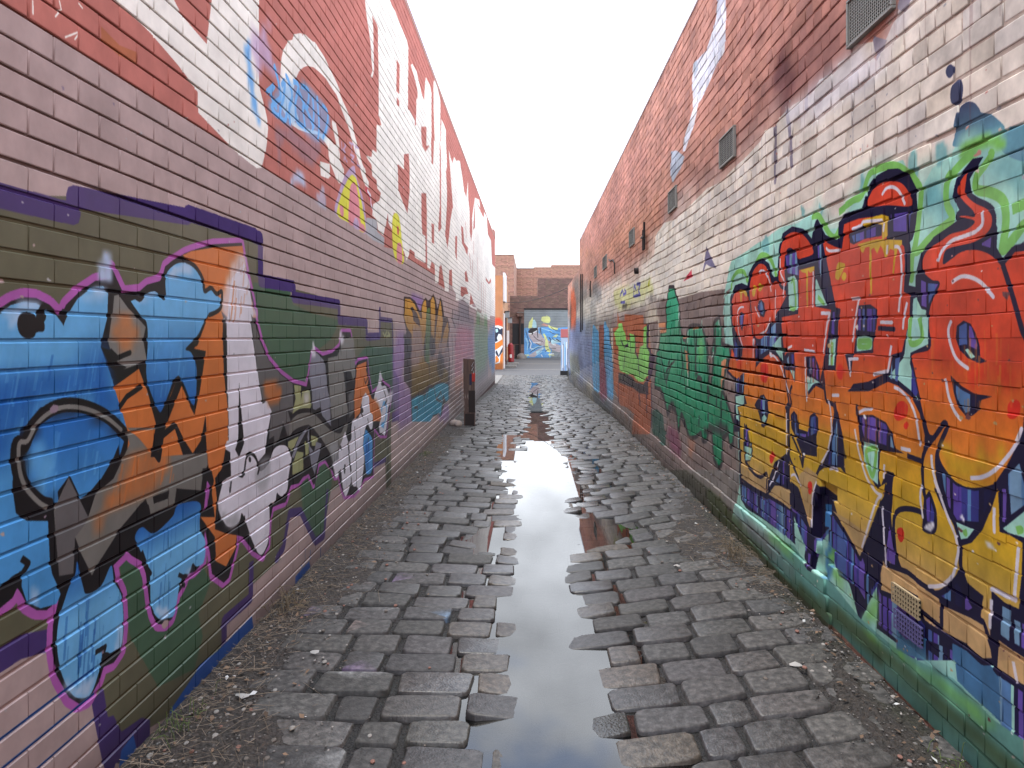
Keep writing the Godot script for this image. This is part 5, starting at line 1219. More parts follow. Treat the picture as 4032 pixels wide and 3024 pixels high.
	w.fill(BLUEP, [4.088, .643, 3.948, .67, 3.948, .546, 4.072, .525])
	w.soft(BLUEP, 0.8, 0.04, [4.072, .403, 3.941, .453, 3.941, .264, 4.072, .244])
	w.soft(LIMEG, 0.8, 0.05, [4.042, .381, 3.927, .422, 3.927, .363, 4.028, .331])
	w.fill(STEEL, [3.227, .289, 3.108, .314, 2.989, .336, 2.989, .247, 3.227, .178])
	w.fill(VIOLP, [3.208, .32, 3.134, .354, 3.09, .321, 3.143, .266, 3.208, .272])
	w.fill(STEEL, [2.799, .396, 2.676, .416, 2.612, .417, 2.799, .333])
	w.fill(STEEL, [2.797, .402, 2.646, .414, 2.464, .421, 2.476, .242, 2.768, .267])
	w.stripes(207, false, [2.522, .401, 2.393, .418, 2.326, .267, 2.51, .223])
	w.letter(0.024, false, [5.74, 1.601, 5.878, 1.715, 5.9, 1.892, 5.816, 1.958, 5.651, 1.973, 5.496, 1.946, 5.441, 1.886, 5.271, 1.608, 5.297, 1.529, 5.271, 1.371, 5.124, 1.439, 4.939, 1.489, 4.789, 1.464, 4.667, 1.384, 4.569, 1.272, 4.541, 1.199, 4.627, 1.164, 4.637, 1.106, 4.589, .863, 4.852, .748, 4.984, .606, 5.007, .481, 5.622, .462, 5.681, .995, 5.74, 1.033, 5.482, 1.083, 5.565, 1.159, 5.537, 1.327, 5.71, 1.25, 6.023, 1.312, 5.894, 1.503, 5.74, 1.403, 5.608, 1.449, 5.594, 1.508])
	w.letter(0.024, true, [5.422, 1.982, 5.348, 2.081, 5.197, 2.126, 5.053, 2.1, 4.962, 2.024, 4.917, 1.969, 4.831, 1.977, 4.758, 1.964, 4.707, 2.143, 4.647, 2.137, 4.667, 1.964, 4.647, 1.872, 4.727, 1.806, 4.831, 1.752, 4.874, 1.695, 4.962, 1.697, 5.03, 1.623, 5.148, 1.585, 5.297, 1.601, 5.348, 1.721, 5.401, 1.859])
	w.letter(0.024, true, [4.766, 1.965, 4.766, 2.065, 4.743, 2.176, 4.663, 2.243, 4.511, 2.259, 4.361, 2.221, 4.248, 2.154, 4.194, 2.087, 4.345, 2.079, 4.426, 2.081, 4.476, 2.13, 4.569, 2.167, 4.647, 2.144, 4.667, 2.03, 4.647, 1.928])
	w.letter(0.024, false, [4.413, 2.01, 4.17, 2.01, 4.17, 1.775, 3.938, 1.748, 3.96, 1.678, 4.032, 1.492, 4.055, 1.424, 4.093, 1.349, 3.988, 1.29, 3.917, 1.231, 3.849, 1.207, 3.782, .987, 3.96, .97, 4.093, .833, 4.197, .781, 4.134, .756, 3.927, .746, 3.955, .722, 4.134, .744, 4.139, .762, 4.202, .661, 4.235, .463, 4.369, .584, 4.569, .675, 4.569, .839, 4.569, 1.169, 4.647, 1.371, 4.667, 1.51, 4.727, 1.728, 4.422, 1.74])
	w.letter(0.024, false, [4.057, 2.147, 3.885, 2.089, 3.804, 2.067, 3.765, 2.192, 3.605, 2.194, 3.372, 2.171, 3.321, 2.137, 3.321, 2.048, 3.214, 2.029, 3.168, 1.999, 3.154, 1.931, 3.168, 1.799, 3.114, 1.777, 3.123, 1.684, 3.15, 1.614, 3.186, 1.532, 3.272, 1.516, 3.291, 1.451, 3.372, 1.417, 3.501, 1.379, 3.665, 1.357, 3.727, 1.314, 3.501, 1.332, 3.311, 1.391, 3.214, 1.378, 3.105, 1.339, 3.036, 1.272, 3.003, 1.185, 3.011, 1.112, 3.02, 1.047, 2.995, .936, 2.995, .962, 3.003, .875, 3.011, .832, 2.889, .881, 2.889, .621, 3.227, .516, 3.123, .574, 3.233, .64, 3.272, .736, 3.291, .879, 3.331, .92, 3.351, .851, 3.393, .806, 3.593, .495, 3.844, .625, 3.927, .722, 4.165, .75, 4.072, .854, 3.818, .901, 3.765, .877, 3.778, .993, 3.899, 1.237, 3.998, 1.251, 4.042, 1.411, 3.885, 1.418, 3.851, 1.587, 3.844, 1.658, 3.831, 1.749, 3.878, 1.757, 3.969, 1.957])
	w.letter(0.024, true, [3.518, 2.243, 3.468, 2.307, 3.393, 2.327, 3.291, 2.315, 3.195, 2.285, 3.132, 2.229, 3.114, 2.169, 3.311, 2.208])
	w.letter(0.024, true, [2.757, 2.062, 2.716, 2.059, 2.663, 2.046, 2.676, 2.073, 2.729, 2.115, 2.764, 2.154, 2.757, 2.186, 2.709, 2.22, 2.716, 2.177, 2.716, 2.141, 2.663, 2.098, 2.588, 2.061, 2.558, 2.029, 2.564, 1.991, 2.612, 1.963, 2.689, 1.95, 2.785, 1.95, 2.85, 1.941, 2.865, 1.891, 2.813, 1.903, 2.743, 1.924, 2.663, 1.923, 2.588, 1.902, 2.534, 1.869, 2.488, 1.823, 2.433, 1.716, 2.393, 1.643, 2.393, 1.341, 2.412, 1.267, 2.471, 1.166, 2.517, 1.109, 2.552, 1.072, 2.676, 1.034, 2.771, 1.035, 2.842, 1.067, 2.887, 1.106, 2.895, 1.165, 2.85, 1.245, 2.941, 1.194, 2.989, 1.232, 3.082, 1.461, 3.099, 1.52, 2.957, 1.55, 2.965, 1.635, 2.965, 1.697, 2.941, 1.749, 2.887, 1.803, 2.895, 1.825, 2.941, 1.833, 3.006, 1.874, 3.01, 1.924, 2.965, 1.964, 2.887, 1.984, 2.813, 2.004, 2.716, 2.006, 2.663, 2.03])
	w.letter(0.024, false, [2.488, 1.853, 2.438, 1.888, 2.335, 1.886, 2.335, 1.537, 2.391, 1.628, 2.438, 1.742])
	w.letter(0.024, true, [2.85, 1.245, 2.91, 1.189, 2.973, 1.136, 3.006, 1.077, 3.006, 1.014, 2.989, .937, 2.965, .959, 2.918, .899, 2.906, .833, 2.933, .79, 3.014, .786, 3.031, .845, 3.227, .796, 3.227, .632, 3.171, .559, 3.064, .538, 2.965, .551, 2.887, .578, 2.813, .638, 2.764, .696, 2.757, .781, 2.792, .863, 2.865, .908, 2.926, .977, 2.895, .983, 2.918, 1.048, 2.922, 1.109, 2.902, 1.164])
	w.letter(0.024, false, [2.736, .8, 2.676, .829, 2.612, .895, 2.564, .981, 2.528, 1.065, 2.517, .913, 2.466, .916, 2.401, .908, 2.406, .784, 2.422, .677, 2.494, .673, 2.564, .689, 2.57, .521, 2.552, .483, 2.612, .55, 2.625, .577, 2.606, .654, 2.702, .668, 2.739, .721])
	w.letter(0.024, false, [3.031, .477, 3.047, .508, 3.134, .509, 3.047, .494, 2.813, .528, 2.689, .543, 2.612, .546, 2.57, .475, 2.564, .447, 2.619, .422, 2.716, .435, 2.828, .421, 2.998, .409, 3.039, .433])
	w.letter(0.024, false, [3.382, .56, 3.321, .529, 3.141, .554, 3.036, .544, 2.889, .539, 2.889, .439, 3.053, .451, 3.053, .492, 3.214, .482, 3.233, .427, 3.372, .406])
	w.letter(0.024, false, [2.522, .524, 2.393, .527, 2.393, .433, 2.534, .426])
	w.fill(NAVY, [5.681, 1.711, 5.695, 1.78, 5.622, 1.794, 5.551, 1.767, 5.565, 1.709, 5.608, 1.643, 5.637, 1.66])
	w.fill(NAVY, [5.246, 1.813, 5.209, 1.858, 5.136, 1.866, 5.065, 1.836, 5.053, 1.782, 5.088, 1.738, 5.172, 1.748])
	w.fill(NAVY, [5.284, 1.094, 5.172, 1.174, 5.076, 1.19, 5.007, 1.15, 4.984, 1.07, 5.007, 1.021, 5.065, .954, 5.124, .954, 5.197, 1.046])
	w.fill(NAVY, [4.55, 1.101, 4.495, 1.134, 4.44, 1.113, 4.413, 1.03, 4.267, 1.03, 4.243, 1.129, 4.178, 1.158, 4.116, 1.131, 4.116, 1.063, 4.139, 1.022, 4.131, .906, 4.318, .888, 4.343, .799, 4.387, .896, 4.476, .975, 4.541, 1.021])
	w.fill(NAVY, [4.667, 1.468, 4.627, 1.496, 4.495, 1.506, 4.476, 1.433, 4.485, 1.311, 4.569, 1.381, 4.647, 1.385])
	w.fill(NAVY, [4.301, 1.478, 4.17, 1.488, 4.108, 1.428, 4.093, 1.349, 4.003, 1.289, 4.032, 1.298, 4.154, 1.314, 4.267, 1.249, 4.284, 1.401])
	w.fill(NAVY, [3.953, 1.677, 3.903, 1.747, 3.822, 1.746, 3.842, 1.675, 3.89, 1.414, 4.047, 1.437, 4.01, 1.546])
	w.fill(NAVY, [4.093, .83, 3.96, .976, 3.917, 1.141, 3.89, 1.22, 3.849, 1.19, 3.756, .879, 3.849, .919, 4.003, .873])
	w.fill(NAVY, [3.605, 1.757, 3.479, 1.756, 3.409, 1.728, 3.414, 1.661, 3.435, 1.6, 3.457, 1.57, 3.457, 1.521, 3.765, 1.509, 3.702, 1.383, 3.64, 1.599, 3.64, 1.664, 3.64, 1.622])
	w.fill(NAVY, [3.727, 2.136, 3.546, 2.153, 3.372, 2.141, 3.372, 2.075, 3.546, 2.084, 3.665, 2.072, 3.714, 2.09])
	w.fill(NAVY, [3.311, 2.176, 3.088, 2.155, 3.096, 2.045, 3.311, 2.052])
	w.fill(NAVY, [3.622, 1.203, 3.457, 1.221, 3.331, 1.2, 3.262, 1.149, 3.243, 1.094, 3.168, 1.082, 3.382, 1.062, 3.393, .928, 3.372, .897, 3.321, .977, 3.252, .98, 3.262, .934, 3.272, .834, 3.331, .561, 3.321, .922, 3.414, .873, 3.524, .955, 3.593, 1.077])
	w.fill(NAVY, [2.771, 1.641, 2.729, 1.661, 2.683, 1.647, 2.65, 1.611, 2.631, 1.564, 2.628, 1.524, 2.588, 1.51, 2.631, 1.501, 2.702, 1.518, 2.75, 1.546, 2.778, 1.591])
	w.fill(NAVY, [2.813, 1.447, 2.743, 1.41, 2.663, 1.388, 2.558, 1.385, 2.619, 1.368, 2.631, 1.331, 2.676, 1.303, 2.716, 1.298, 2.771, 1.334, 2.799, 1.39])
	w.fill(NAVY, [3.006, .923, 2.973, .953, 2.941, .925, 2.918, .886, 2.906, .833, 2.941, .793, 2.998, .804, 3.014, .849])
	w.fill(NAVY, [5.565, .89, 5.496, .932, 5.428, .851, 5.348, .749, 5.401, .66, 5.537, .628])
	w.fill(NAVY, [4.727, .806, 4.608, .805, 4.608, .626, 4.852, .603, 5.007, .489, 4.852, .647])
	w.fill(NAVY, [2.918, 1.11, 2.85, 1.061, 2.771, 1.031, 2.676, 1.03, 2.552, 1.064, 2.517, 1.109, 2.482, 1.123, 2.412, 1.231, 2.385, 1.163, 2.385, .985, 2.335, 1.088, 2.438, .942, 2.517, .913, 2.528, 1.069, 2.564, .981, 2.612, .895, 2.676, .829, 2.743, .798, 2.785, .865, 2.842, .918, 2.887, .985])
	w.fill(NAVY, [4.55, .679, 4.422, .665, 4.301, .536, 4.235, .444, 4.476, .519])
	w.fill(NAVY, [3.382, .829, 3.321, .733, 3.372, .492, 3.457, .376, 3.569, .502])
	w.stripes(220, false, [5.651, 1.778, 5.58, 1.768, 5.58, 1.709, 5.651, 1.668])
	w.stripes(221, false, [5.209, 1.827, 5.124, 1.854, 5.076, 1.791, 5.124, 1.754, 5.197, 1.78])
	w.stripes(222, false, [5.172, 1.143, 5.076, 1.175, 5.018, 1.127, 5.007, 1.068, 5.03, 1.049, 5.172, 1.049])
	w.stripes(223, false, [4.522, 1.098, 4.476, 1.116, 4.449, .999, 4.284, 1.015, 4.218, 1.125, 4.154, 1.139, 4.139, 1.041, 4.318, .991, 4.476, .989])
	w.stripes(224, false, [4.627, 1.455, 4.569, 1.491, 4.495, 1.486, 4.504, 1.405, 4.608, 1.407])
	w.stripes(225, false, [4.267, 1.473, 4.17, 1.475, 4.123, 1.409, 4.116, 1.348, 4.251, 1.384])
	w.stripes(226, false, [3.917, 1.735, 3.849, 1.733, 3.876, 1.606, 3.931, 1.618])
	w.stripes(227, false, [3.945, .979, 3.903, 1.073, 3.862, 1.154, 3.795, .911, 3.974, .891])
	w.stripes(228, false, [3.605, 1.74, 3.425, 1.733, 3.435, 1.621, 3.616, 1.633])
	w.stripes(229, false, [3.689, 2.12, 3.382, 2.127, 3.393, 2.083, 3.665, 2.083])
	w.stripes(230, false, [3.291, 2.162, 3.105, 2.144, 3.123, 2.059, 3.281, 2.082])
	w.stripes(231, false, [3.605, 1.194, 3.457, 1.211, 3.331, 1.19, 3.272, 1.138, 3.252, 1.092, 3.393, 1.096, 3.546, 1.1])
	w.stripes(232, false, [2.764, 1.636, 2.716, 1.652, 2.676, 1.635, 2.644, 1.568, 2.65, 1.552, 2.716, 1.571, 2.757, 1.566])
	w.stripes(233, false, [2.792, 1.415, 2.736, 1.394, 2.625, 1.367, 2.65, 1.333, 2.716, 1.31, 2.771, 1.358])
	w.stripes(234, false, [2.989, .918, 2.965, .937, 2.926, .871, 2.933, .834, 2.981, .831])
	w.stripes(235, false, [5.551, .875, 5.482, .901, 5.388, .776, 5.537, .753])
	w.stripes(236, false, [4.707, .788, 4.617, .79, 4.627, .635, 4.831, .622])
	w.stripes(237, false, [4.727, .53, 4.569, .497, 4.301, .497])
	w.stripes(238, false, [2.872, 1.057, 2.771, 1.022, 2.663, 1.025, 2.552, 1.056, 2.558, 1.055, 2.619, .92, 2.771, .889, 2.828, .93, 2.857, 1])
	w.stripes(239, false, [2.471, 1.125, 2.417, 1.172, 2.385, 1.092, 2.385, 1.042, 2.46, .987, 2.471, 1.096])
	w.stripes(240, false, [2.508, 1.066, 2.482, 1.071, 2.488, .954, 2.505, .954])
	w.stripes(241, false, [2.505, .657, 2.46, .656, 2.466, .55, 2.511, .553])
	w.stripes(242, false, [2.444, .633, 2.385, .638, 2.385, .556, 2.438, .554])
	w.stripes(243, false, [5.246, 1.545, 4.852, 1.695, 4.81, 1.55, 4.984, 1.511, 5.246, 1.451])
	w.stripes(244, false, [4.647, 2.123, 4.458, 2.128, 4.422, 1.978, 4.608, 2.008])
	w.stripes(245, false, [4.118, 2.118, 4.042, 2.133, 3.899, 1.775, 3.998, 1.78, 4.103, 1.994])
	w.stripes(246, false, [3.022, 1.839, 2.973, 1.822, 2.895, 1.812, 2.941, 1.767, 2.981, 1.72, 3.022, 1.731])
	w.stripes(247, false, [5.816, 1.574, 5.74, 1.523, 5.74, 1.403, 5.831, 1.417])
	w.stripes(248, false, [5.801, 1.244, 5.565, 1.325, 5.58, 1.166, 5.77, 1.134])
	w.stripes(249, false, [3.272, 1.496, 3.205, 1.508, 3.224, 1.396, 3.291, 1.407])
	w.stripes(250, false, [3.105, 1.487, 3.053, 1.361, 3.07, 1.342, 3.105, 1.362])
	w.stripes(251, false, [2.631, 1.938, 2.564, 1.957, 2.57, 1.919])
	w.fill(TEAL, [4.608, 1.98, 4.495, 1.984, 4.431, 1.939, 4.431, 1.766, 4.589, 1.765])
	w.fill(TEAL, [4.139, 1.935, 4.003, 1.78, 4.154, 1.775])
	w.fill(TEAL, [4.895, 1.534, 4.727, 1.608, 4.696, 1.439, 4.81, 1.492])
	w.fill(TEAL, [3.96, 1.583, 3.876, 1.589, 3.903, 1.442, 3.974, 1.44])
	w.fill(TEAL, [4.569, 1.388, 4.495, 1.385, 4.495, 1.324])
	w.fill(TEAL, [4.284, 1.356, 4.218, 1.36, 4.093, 1.337, 4.186, 1.324, 4.276, 1.267])
	w.fill(TEAL, [5.801, 1.114, 5.565, 1.15, 5.551, 1.077, 5.74, 1.042, 5.695, .926, 5.77, .935])
	w.fill(TEAL, [5.537, .753, 5.375, .761, 5.401, .668, 5.523, .643])
	w.fill(TEAL, [3.628, 1.599, 3.546, 1.607, 3.462, 1.591, 3.468, 1.537, 3.634, 1.523])
	w.fill(TEAL, [3.132, 1.684, 2.971, 1.679, 2.975, 1.568, 3.114, 1.529, 3.132, 1.383, 3.186, 1.403, 3.168, 1.504])
	w.fill(TEAL, [3.558, 1.077, 3.403, 1.084, 3.403, .895, 3.479, .911, 3.546, .977])
	w.fill(TEAL, [2.722, 1.55, 2.702, 1.555, 2.657, 1.524, 2.683, 1.517])
	w.fill(TEAL, [2.774, .88, 2.663, .881, 2.702, .838, 2.743, .822])
	w.fill(TEAL, [2.499, .93, 2.393, 1.016, 2.326, 1.018, 2.326, .933, 2.476, .921])
	w.fill(TEAL, [5.124, 1.023, 5.076, 1.048, 5.018, 1.028, 5.076, .983, 5.124, .992])
	w.fill(TEAL, [4.149, 1.936, 3.998, 1.774, 4.165, 1.781])
	w.sline(LIMEG, 0.028, [4.55, 1.948, 4.495, 1.944, 4.476, 1.782, 4.569, 1.785])
	w.sline(LIMEG, 0.028, [4.123, 1.829, 4.047, 1.788])
	w.sline(LIMEG, 0.028, [3.931, 1.565, 3.931, 1.453])
	w.sline(LIMEG, 0.028, [3.605, 1.577, 3.49, 1.578, 3.501, 1.552, 3.605, 1.55, 3.605, 1.577])
	w.sline(LIMEG, 0.028, [3.045, 1.681, 3.02, 1.595, 3.114, 1.571, 3.114, 1.674])
	w.sline(LIMEG, 0.028, [3.507, 1.047, 3.425, 1.055, 3.457, .926, 3.524, 1.018, 3.507, 1.047])
	w.sline(LIMEG, 0.028, [2.722, .865, 2.716, .854])
	w.sline(LIMEG, 0.028, [2.431, .94, 2.409, .95])
	w.sline(LIMEG, 0.028, [3.927, 1.569, 3.934, 1.457])
	w.sline(NAVY, 0.022, [4.647, 1.147, 4.585, 1.084, 4.589, 1.015, 4.598, .917, 4.569, .825, 4.458, .751, 4.349, .654])
	w.sline(NAVY, 0.022, [5.551, .925, 5.551, .726, 5.523, .631, 5.323, .586, 5.148, .585, 5.018, .637, 5.025, .507])
	w.sline(NAVY, 0.022, [5.018, .486, 4.895, .579, 4.727, .721])
	w.sline(NAVY, 0.022, [4.758, .608, 4.751, .51])
	w.sline(NAVY, 0.022, [5.622, .478, 5.323, .474, 5.03, .484, 4.768, .492, 4.532, .499])
	w.sline(NAVY, 0.022, [4.55, .979, 4.422, .89, 4.352, .81])
	w.sline(NAVY, 0.022, [3.628, 1.257, 3.622, 1.208])
	w.sline(NAVY, 0.022, [3.899, 1.243, 3.818, 1.096, 3.765, .967])
	w.sline(NAVY, 0.022, [3.141, 1.077, 3.028, 1.073])
	w.sline(NAVY, 0.022, [3.403, 1.64, 3.252, 1.633])
	w.sline(NAVY, 0.022, [4.532, 1.288, 4.569, 1.238, 4.55, 1.171, 4.627, 1.108])
	w.fill(TAN2, [5.637, .577, 5.323, .57, 5.148, .573, 5.03, .619, 5.053, .509, 5.622, .487])
	w.fill(TAN2, [4.984, .501, 4.852, .589, 4.768, .606, 4.569, .62, 4.56, .499, 4.727, .508])
	w.fill(TAN2, [4.422, .738, 4.284, .822, 4.123, .802, 4.202, .648, 4.251, .51, 4.335, .592])
	w.fill(TAN2, [3.927, .645, 3.74, .646, 3.524, .633, 3.593, .495, 3.727, .599])
	w.sline(NAVY, 0.024, [5.51, .633, 5.323, .586, 5.148, .589, 5.018, .637, 5.025, .507])
	w.sfill(REDB, [5.148, 1.385, 5.076, 1.41, 4.984, 1.391, 5.007, 1.293, 5.076, 1.273, 5.148, 1.3])
	w.sfill(REDB, [3.862, 1.433, 3.829, 1.451, 3.795, 1.435, 3.795, 1.379, 3.835, 1.371, 3.862, 1.392])
	w.sfill(REDB, [3.257, 1.258, 3.224, 1.3, 3.177, 1.314, 3.136, 1.294, 3.15, 1.25, 3.214, 1.221, 3.252, 1.234])
	w.sfill(REDB, [3.168, 1.21, 3.141, 1.227, 3.123, 1.215, 3.141, 1.194, 3.163, 1.194])
	w.sfill(REDB, [2.477, 1.362, 2.455, 1.382, 2.422, 1.382, 2.412, 1.357, 2.428, 1.327, 2.455, 1.316, 2.477, 1.328])
	w.sfill(REDB, [4.951, .791, 4.906, .812, 4.863, .798, 4.874, .759, 4.917, .726, 4.951, .739])
	w.sfill(REDB, [4.267, .723, 4.226, .744, 4.202, .724, 4.218, .676, 4.259, .667])
	w.sfill(REDB, [3.224, .73, 3.186, .749, 3.163, .732, 3.172, .696, 3.195, .682, 3.219, .697])
	w.soft(REDB, 0.6, 0.03, [3.858, 1.437, 3.818, 1.45, 3.765, 1.418, 3.818, 1.376, 3.851, 1.38])
	w.soft(REDB, 0.6, 0.05, [2.716, 1.461, 2.612, 1.474, 2.612, 1.435, 2.663, 1.408, 2.716, 1.428])
	w.soft(REDB, 0.5, 0.05, [2.517, 1.509, 2.466, 1.488, 2.449, 1.431, 2.488, 1.409, 2.517, 1.441])
	w.soft(REDB, 0.5, 0.05, [5.74, 1.403, 5.622, 1.415, 5.622, 1.356, 5.74, 1.351])
	w.fill(YELD, [3.628, 2.068, 3.414, 2.066, 3.186, 2.03, 3.186, 2.011, 3.224, 1.996, 3.238, 1.959, 3.252, 1.883, 3.267, 1.889, 3.252, 1.99, 3.291, 2.004, 3.321, 1.968, 3.341, 1.971, 3.362, 2.013, 3.382, 2.031, 3.414, 1.994, 3.446, 2.029, 3.473, 2.022, 3.468, 1.808, 3.484, 1.804, 3.496, 1.967, 3.49, 2.039, 3.535, 2.04, 3.558, 2.016, 3.581, 2.024, 3.605, 2.054])
	w.fill(YELD, [3.558, 2.181, 3.372, 2.176, 3.311, 2.156, 3.311, 2.066, 3.362, 2.053, 3.372, 2.126, 3.457, 2.149, 3.546, 2.137])
	w.fill(YELD, [4.396, 2.009, 4.17, 2.01, 4.17, 1.988, 4.235, 1.975, 4.267, 1.997, 4.276, 1.773, 4.293, 1.774, 4.301, 1.981, 4.369, 1.993])
	w.sfill(YELD, [3.885, 1.926, 3.858, 1.993, 3.804, 1.993, 3.791, 1.964, 3.831, 1.91, 3.858, 1.906])
	w.sfill(YELD, [3.804, 1.919, 3.778, 1.94, 3.746, 1.926, 3.765, 1.896, 3.791, 1.901])
	w.sfill(YELD, [3.876, 1.943, 3.849, 1.992, 3.769, 1.984, 3.782, 1.952, 3.835, 1.911, 3.869, 1.913])
	w.sfill(YELD, [3.795, 1.907, 3.769, 1.934, 3.744, 1.914, 3.769, 1.894])
	w.sfill(YELD, [5.362, 1.93, 5.323, 1.983, 5.259, 1.955, 5.284, 1.901, 5.323, 1.9])
	w.sfill(YELD, [5.221, 1.945, 5.172, 1.988, 5.112, 1.96, 5.172, 1.926])
	w.sfill(YELD, [5.74, 1.962, 5.622, 1.967, 5.482, 1.937, 5.496, 1.905, 5.594, 1.944, 5.622, 1.879, 5.651, 1.88, 5.666, 1.94])
	w.soft(YELD, 0.7, 0.04, [2.887, 1.158, 2.828, 1.176, 2.771, 1.138, 2.709, 1.128, 2.65, 1.155, 2.612, 1.247, 2.6, 1.186, 2.576, 1.136, 2.528, 1.19, 2.505, 1.231, 2.494, 1.185, 2.552, 1.118, 2.676, 1.078, 2.799, 1.071, 2.865, 1.106])
	w.streaks(ORLT, 0.5, 40, 0.0, 241, [2.965, 1.635, 2.438, 1.629, 2.438, 1.336, 2.965, 1.279])
	w.streaks(YELD, 0.4, 60, 0.0, 242, [5.681, .875, 3.725, 1.125, 3.725, .902, 5.681, .492])
	w.streaks(REDO, 0.45, 50, 0.0, 243, [4.727, 1.721, 3.974, 1.725, 3.835, 1.353, 4.647, 1.301])
	w.streaks(ORLT, 0.35, 50, 0.0, 244, [4.042, 1.405, 3.311, 1.44, 3.036, 1.272, 3.036, 1.09, 3.765, .967])
	w.sline(WHITEP, 0.017, [5.74, 1.712, 5.74, 1.798, 5.666, 1.83, 5.58, 1.83])
	w.sline(WHITEP, 0.017, [5.74, 1.704, 5.71, 1.626, 5.608, 1.525])
	w.sline(WHITEP, 0.017, [5.209, 2.057, 5.148, 2.075, 5.053, 2.055, 4.973, 1.995, 4.928, 1.914])
	w.sline(WHITEP, 0.017, [4.852, 1.92, 4.852, 1.731])
	w.sline(WHITEP, 0.017, [5.297, 1.823, 5.259, 1.782, 5.197, 1.745])
	w.sline(WHITEP, 0.017, [5.184, 1.612, 5.053, 1.638, 4.984, 1.683, 4.951, 1.727])
	w.sline(WHITEP, 0.017, [4.747, 2.12, 4.737, 2.019, 4.676, 1.958, 4.696, 1.861])
	w.sline(WHITEP, 0.017, [4.186, 1.983, 4.202, 1.777])
	w.sline(WHITEP, 0.017, [5.323, 1.585, 5.323, 1.449])
	w.sline(WHITEP, 0.017, [4.939, 1.46, 4.874, 1.469, 4.789, 1.435, 4.686, 1.355, 4.589, 1.243])
	w.sline(WHITEP, 0.017, [4.309, 1.478, 4.301, 1.323, 4.284, 1.215])
	w.sline(WHITEP, 0.017, [3.988, 1.248, 3.953, 1.204, 3.931, 1.077])
	w.sline(WHITEP, 0.017, [3.998, 2.097, 3.955, 2.074, 3.831, 2.062])
	w.sline(WHITEP, 0.017, [3.677, 2.151, 3.569, 2.156, 3.546, 2.169, 3.372, 2.148])
	w.sline(WHITEP, 0.017, [3.341, 2.131, 3.351, 2.097])
	w.sline(WHITEP, 0.017, [3.372, 2.267, 3.331, 2.289, 3.272, 2.284, 3.214, 2.25, 3.168, 2.189])
	w.sline(WHITEP, 0.017, [3.252, 2.009, 3.214, 2, 3.191, 1.959, 3.186, 1.863, 3.214, 1.716])
	w.sline(WHITEP, 0.017, [3.316, 2.025, 3.321, 1.988])
	w.sline(WHITEP, 0.017, [3.141, 1.751, 3.168, 1.685, 3.177, 1.638])
	w.sline(WHITEP, 0.017, [3.61, 1.215, 3.546, 1.238, 3.468, 1.248])
	w.sline(WHITEP, 0.017, [3.257, 1.37, 3.186, 1.356, 3.123, 1.318, 3.07, 1.259, 3.036, 1.14])
	w.sline(WHITEP, 0.017, [3.652, 1.128, 3.605, 1.021, 3.524, .913, 3.435, .858, 3.372, .852])
	w.sline(WHITEP, 0.017, [3.948, .868, 3.899, .883, 3.858, .882])
	w.sline(WHITEP, 0.017, [4.768, .77, 4.852, .661, 4.962, .566])
	w.sline(WHITEP, 0.017, [4.627, 1.107, 4.627, .843])
	w.sline(WHITEP, 0.017, [4.077, .872, 3.974, .974, 3.931, 1.099])
	w.sline(WHITEP, 0.017, [3.96, .867, 3.917, .88, 3.862, .876])
	w.sline(WHITEP, 0.017, [4.55, .713, 4.476, .734, 4.387, .686])
	w.sline(WHITEP, 0.017, [4.139, .762, 4.202, .655, 4.218, .48])
	w.sline(WHITEP, 0.017, [3.372, .846, 3.414, .821, 3.479, .718, 3.569, .551])
	w.sline(WHITEP, 0.017, [3.362, .803, 3.341, .638, 3.331, .531])
	w.sline(WHITEP, 0.017, [2.806, 1.812, 2.743, 1.83, 2.676, 1.82, 2.612, 1.791, 2.552, 1.741])
	w.sline(WHITEP, 0.017, [2.902, 1.904, 2.872, 1.944, 2.813, 1.975, 2.743, 1.982, 2.657, 1.99, 2.612, 2.01, 2.612, 2.053])
	w.sline(WHITEP, 0.017, [2.806, 1.662, 2.828, 1.625, 2.813, 1.57, 2.771, 1.512, 2.702, 1.48])
	w.sline(WHITEP, 0.017, [2.85, 1.433, 2.828, 1.362, 2.785, 1.307, 2.75, 1.282])
	w.sline(WHITEP, 0.017, [2.683, 1.069, 2.612, 1.087, 2.54, 1.127, 2.449, 1.214, 2.404, 1.29])
	w.sline(WHITEP, 0.017, [2.949, 1.113, 2.941, 1.062, 2.91, 1.002, 2.88, .961])
	w.sline(WHITEP, 0.017, [2.926, 1.016, 2.842, .896, 2.785, .831, 2.764, .779, 2.778, .725, 2.799, .664, 2.872, .601, 2.965, .564])
	w.sline(WHITEP, 0.017, [3.022, .974, 3.035, .917, 3.014, .84])
	w.sline(WHITEP, 0.017, [2.549, .992, 2.546, .905])
	w.sline(WHITEP, 0.017, [2.422, .888, 2.433, .775, 2.441, .699])
	w.sline(WHITEP, 0.017, [2.449, .7, 2.552, .697, 2.564, .693])
	w.sline(WHITEP, 0.017, [2.564, .658, 2.57, .556])
	w.sline(WHITEP, 0.017, [2.448, .488, 2.431, .429])
	w.line(WHITEP, 0.018, [4.077, 1.735, 3.96, 1.731, 3.996, 1.678, 4.047, 1.509])
	w.line(WHITEP, 0.018, [4.608, 1.525, 4.541, 1.539])
	w.line(WHITEP, 0.018, [4.326, 1.519, 4.17, 1.513])
	w.line(WHITEP, 0.018, [3.924, 1.277, 3.842, 1.284])
	w.line(WHITEP, 0.018, [3.689, 1.794, 3.599, 1.794, 3.64, 1.698, 3.677, 1.578])
	w.line(WHITEP, 0.018, [3.382, 1.668, 3.272, 1.664])
	w.line(WHITEP, 0.018, [3.727, 1.482, 3.616, 1.488])
	w.line(WHITEP, 0.018, [3.714, 1.488, 3.702, 1.399])
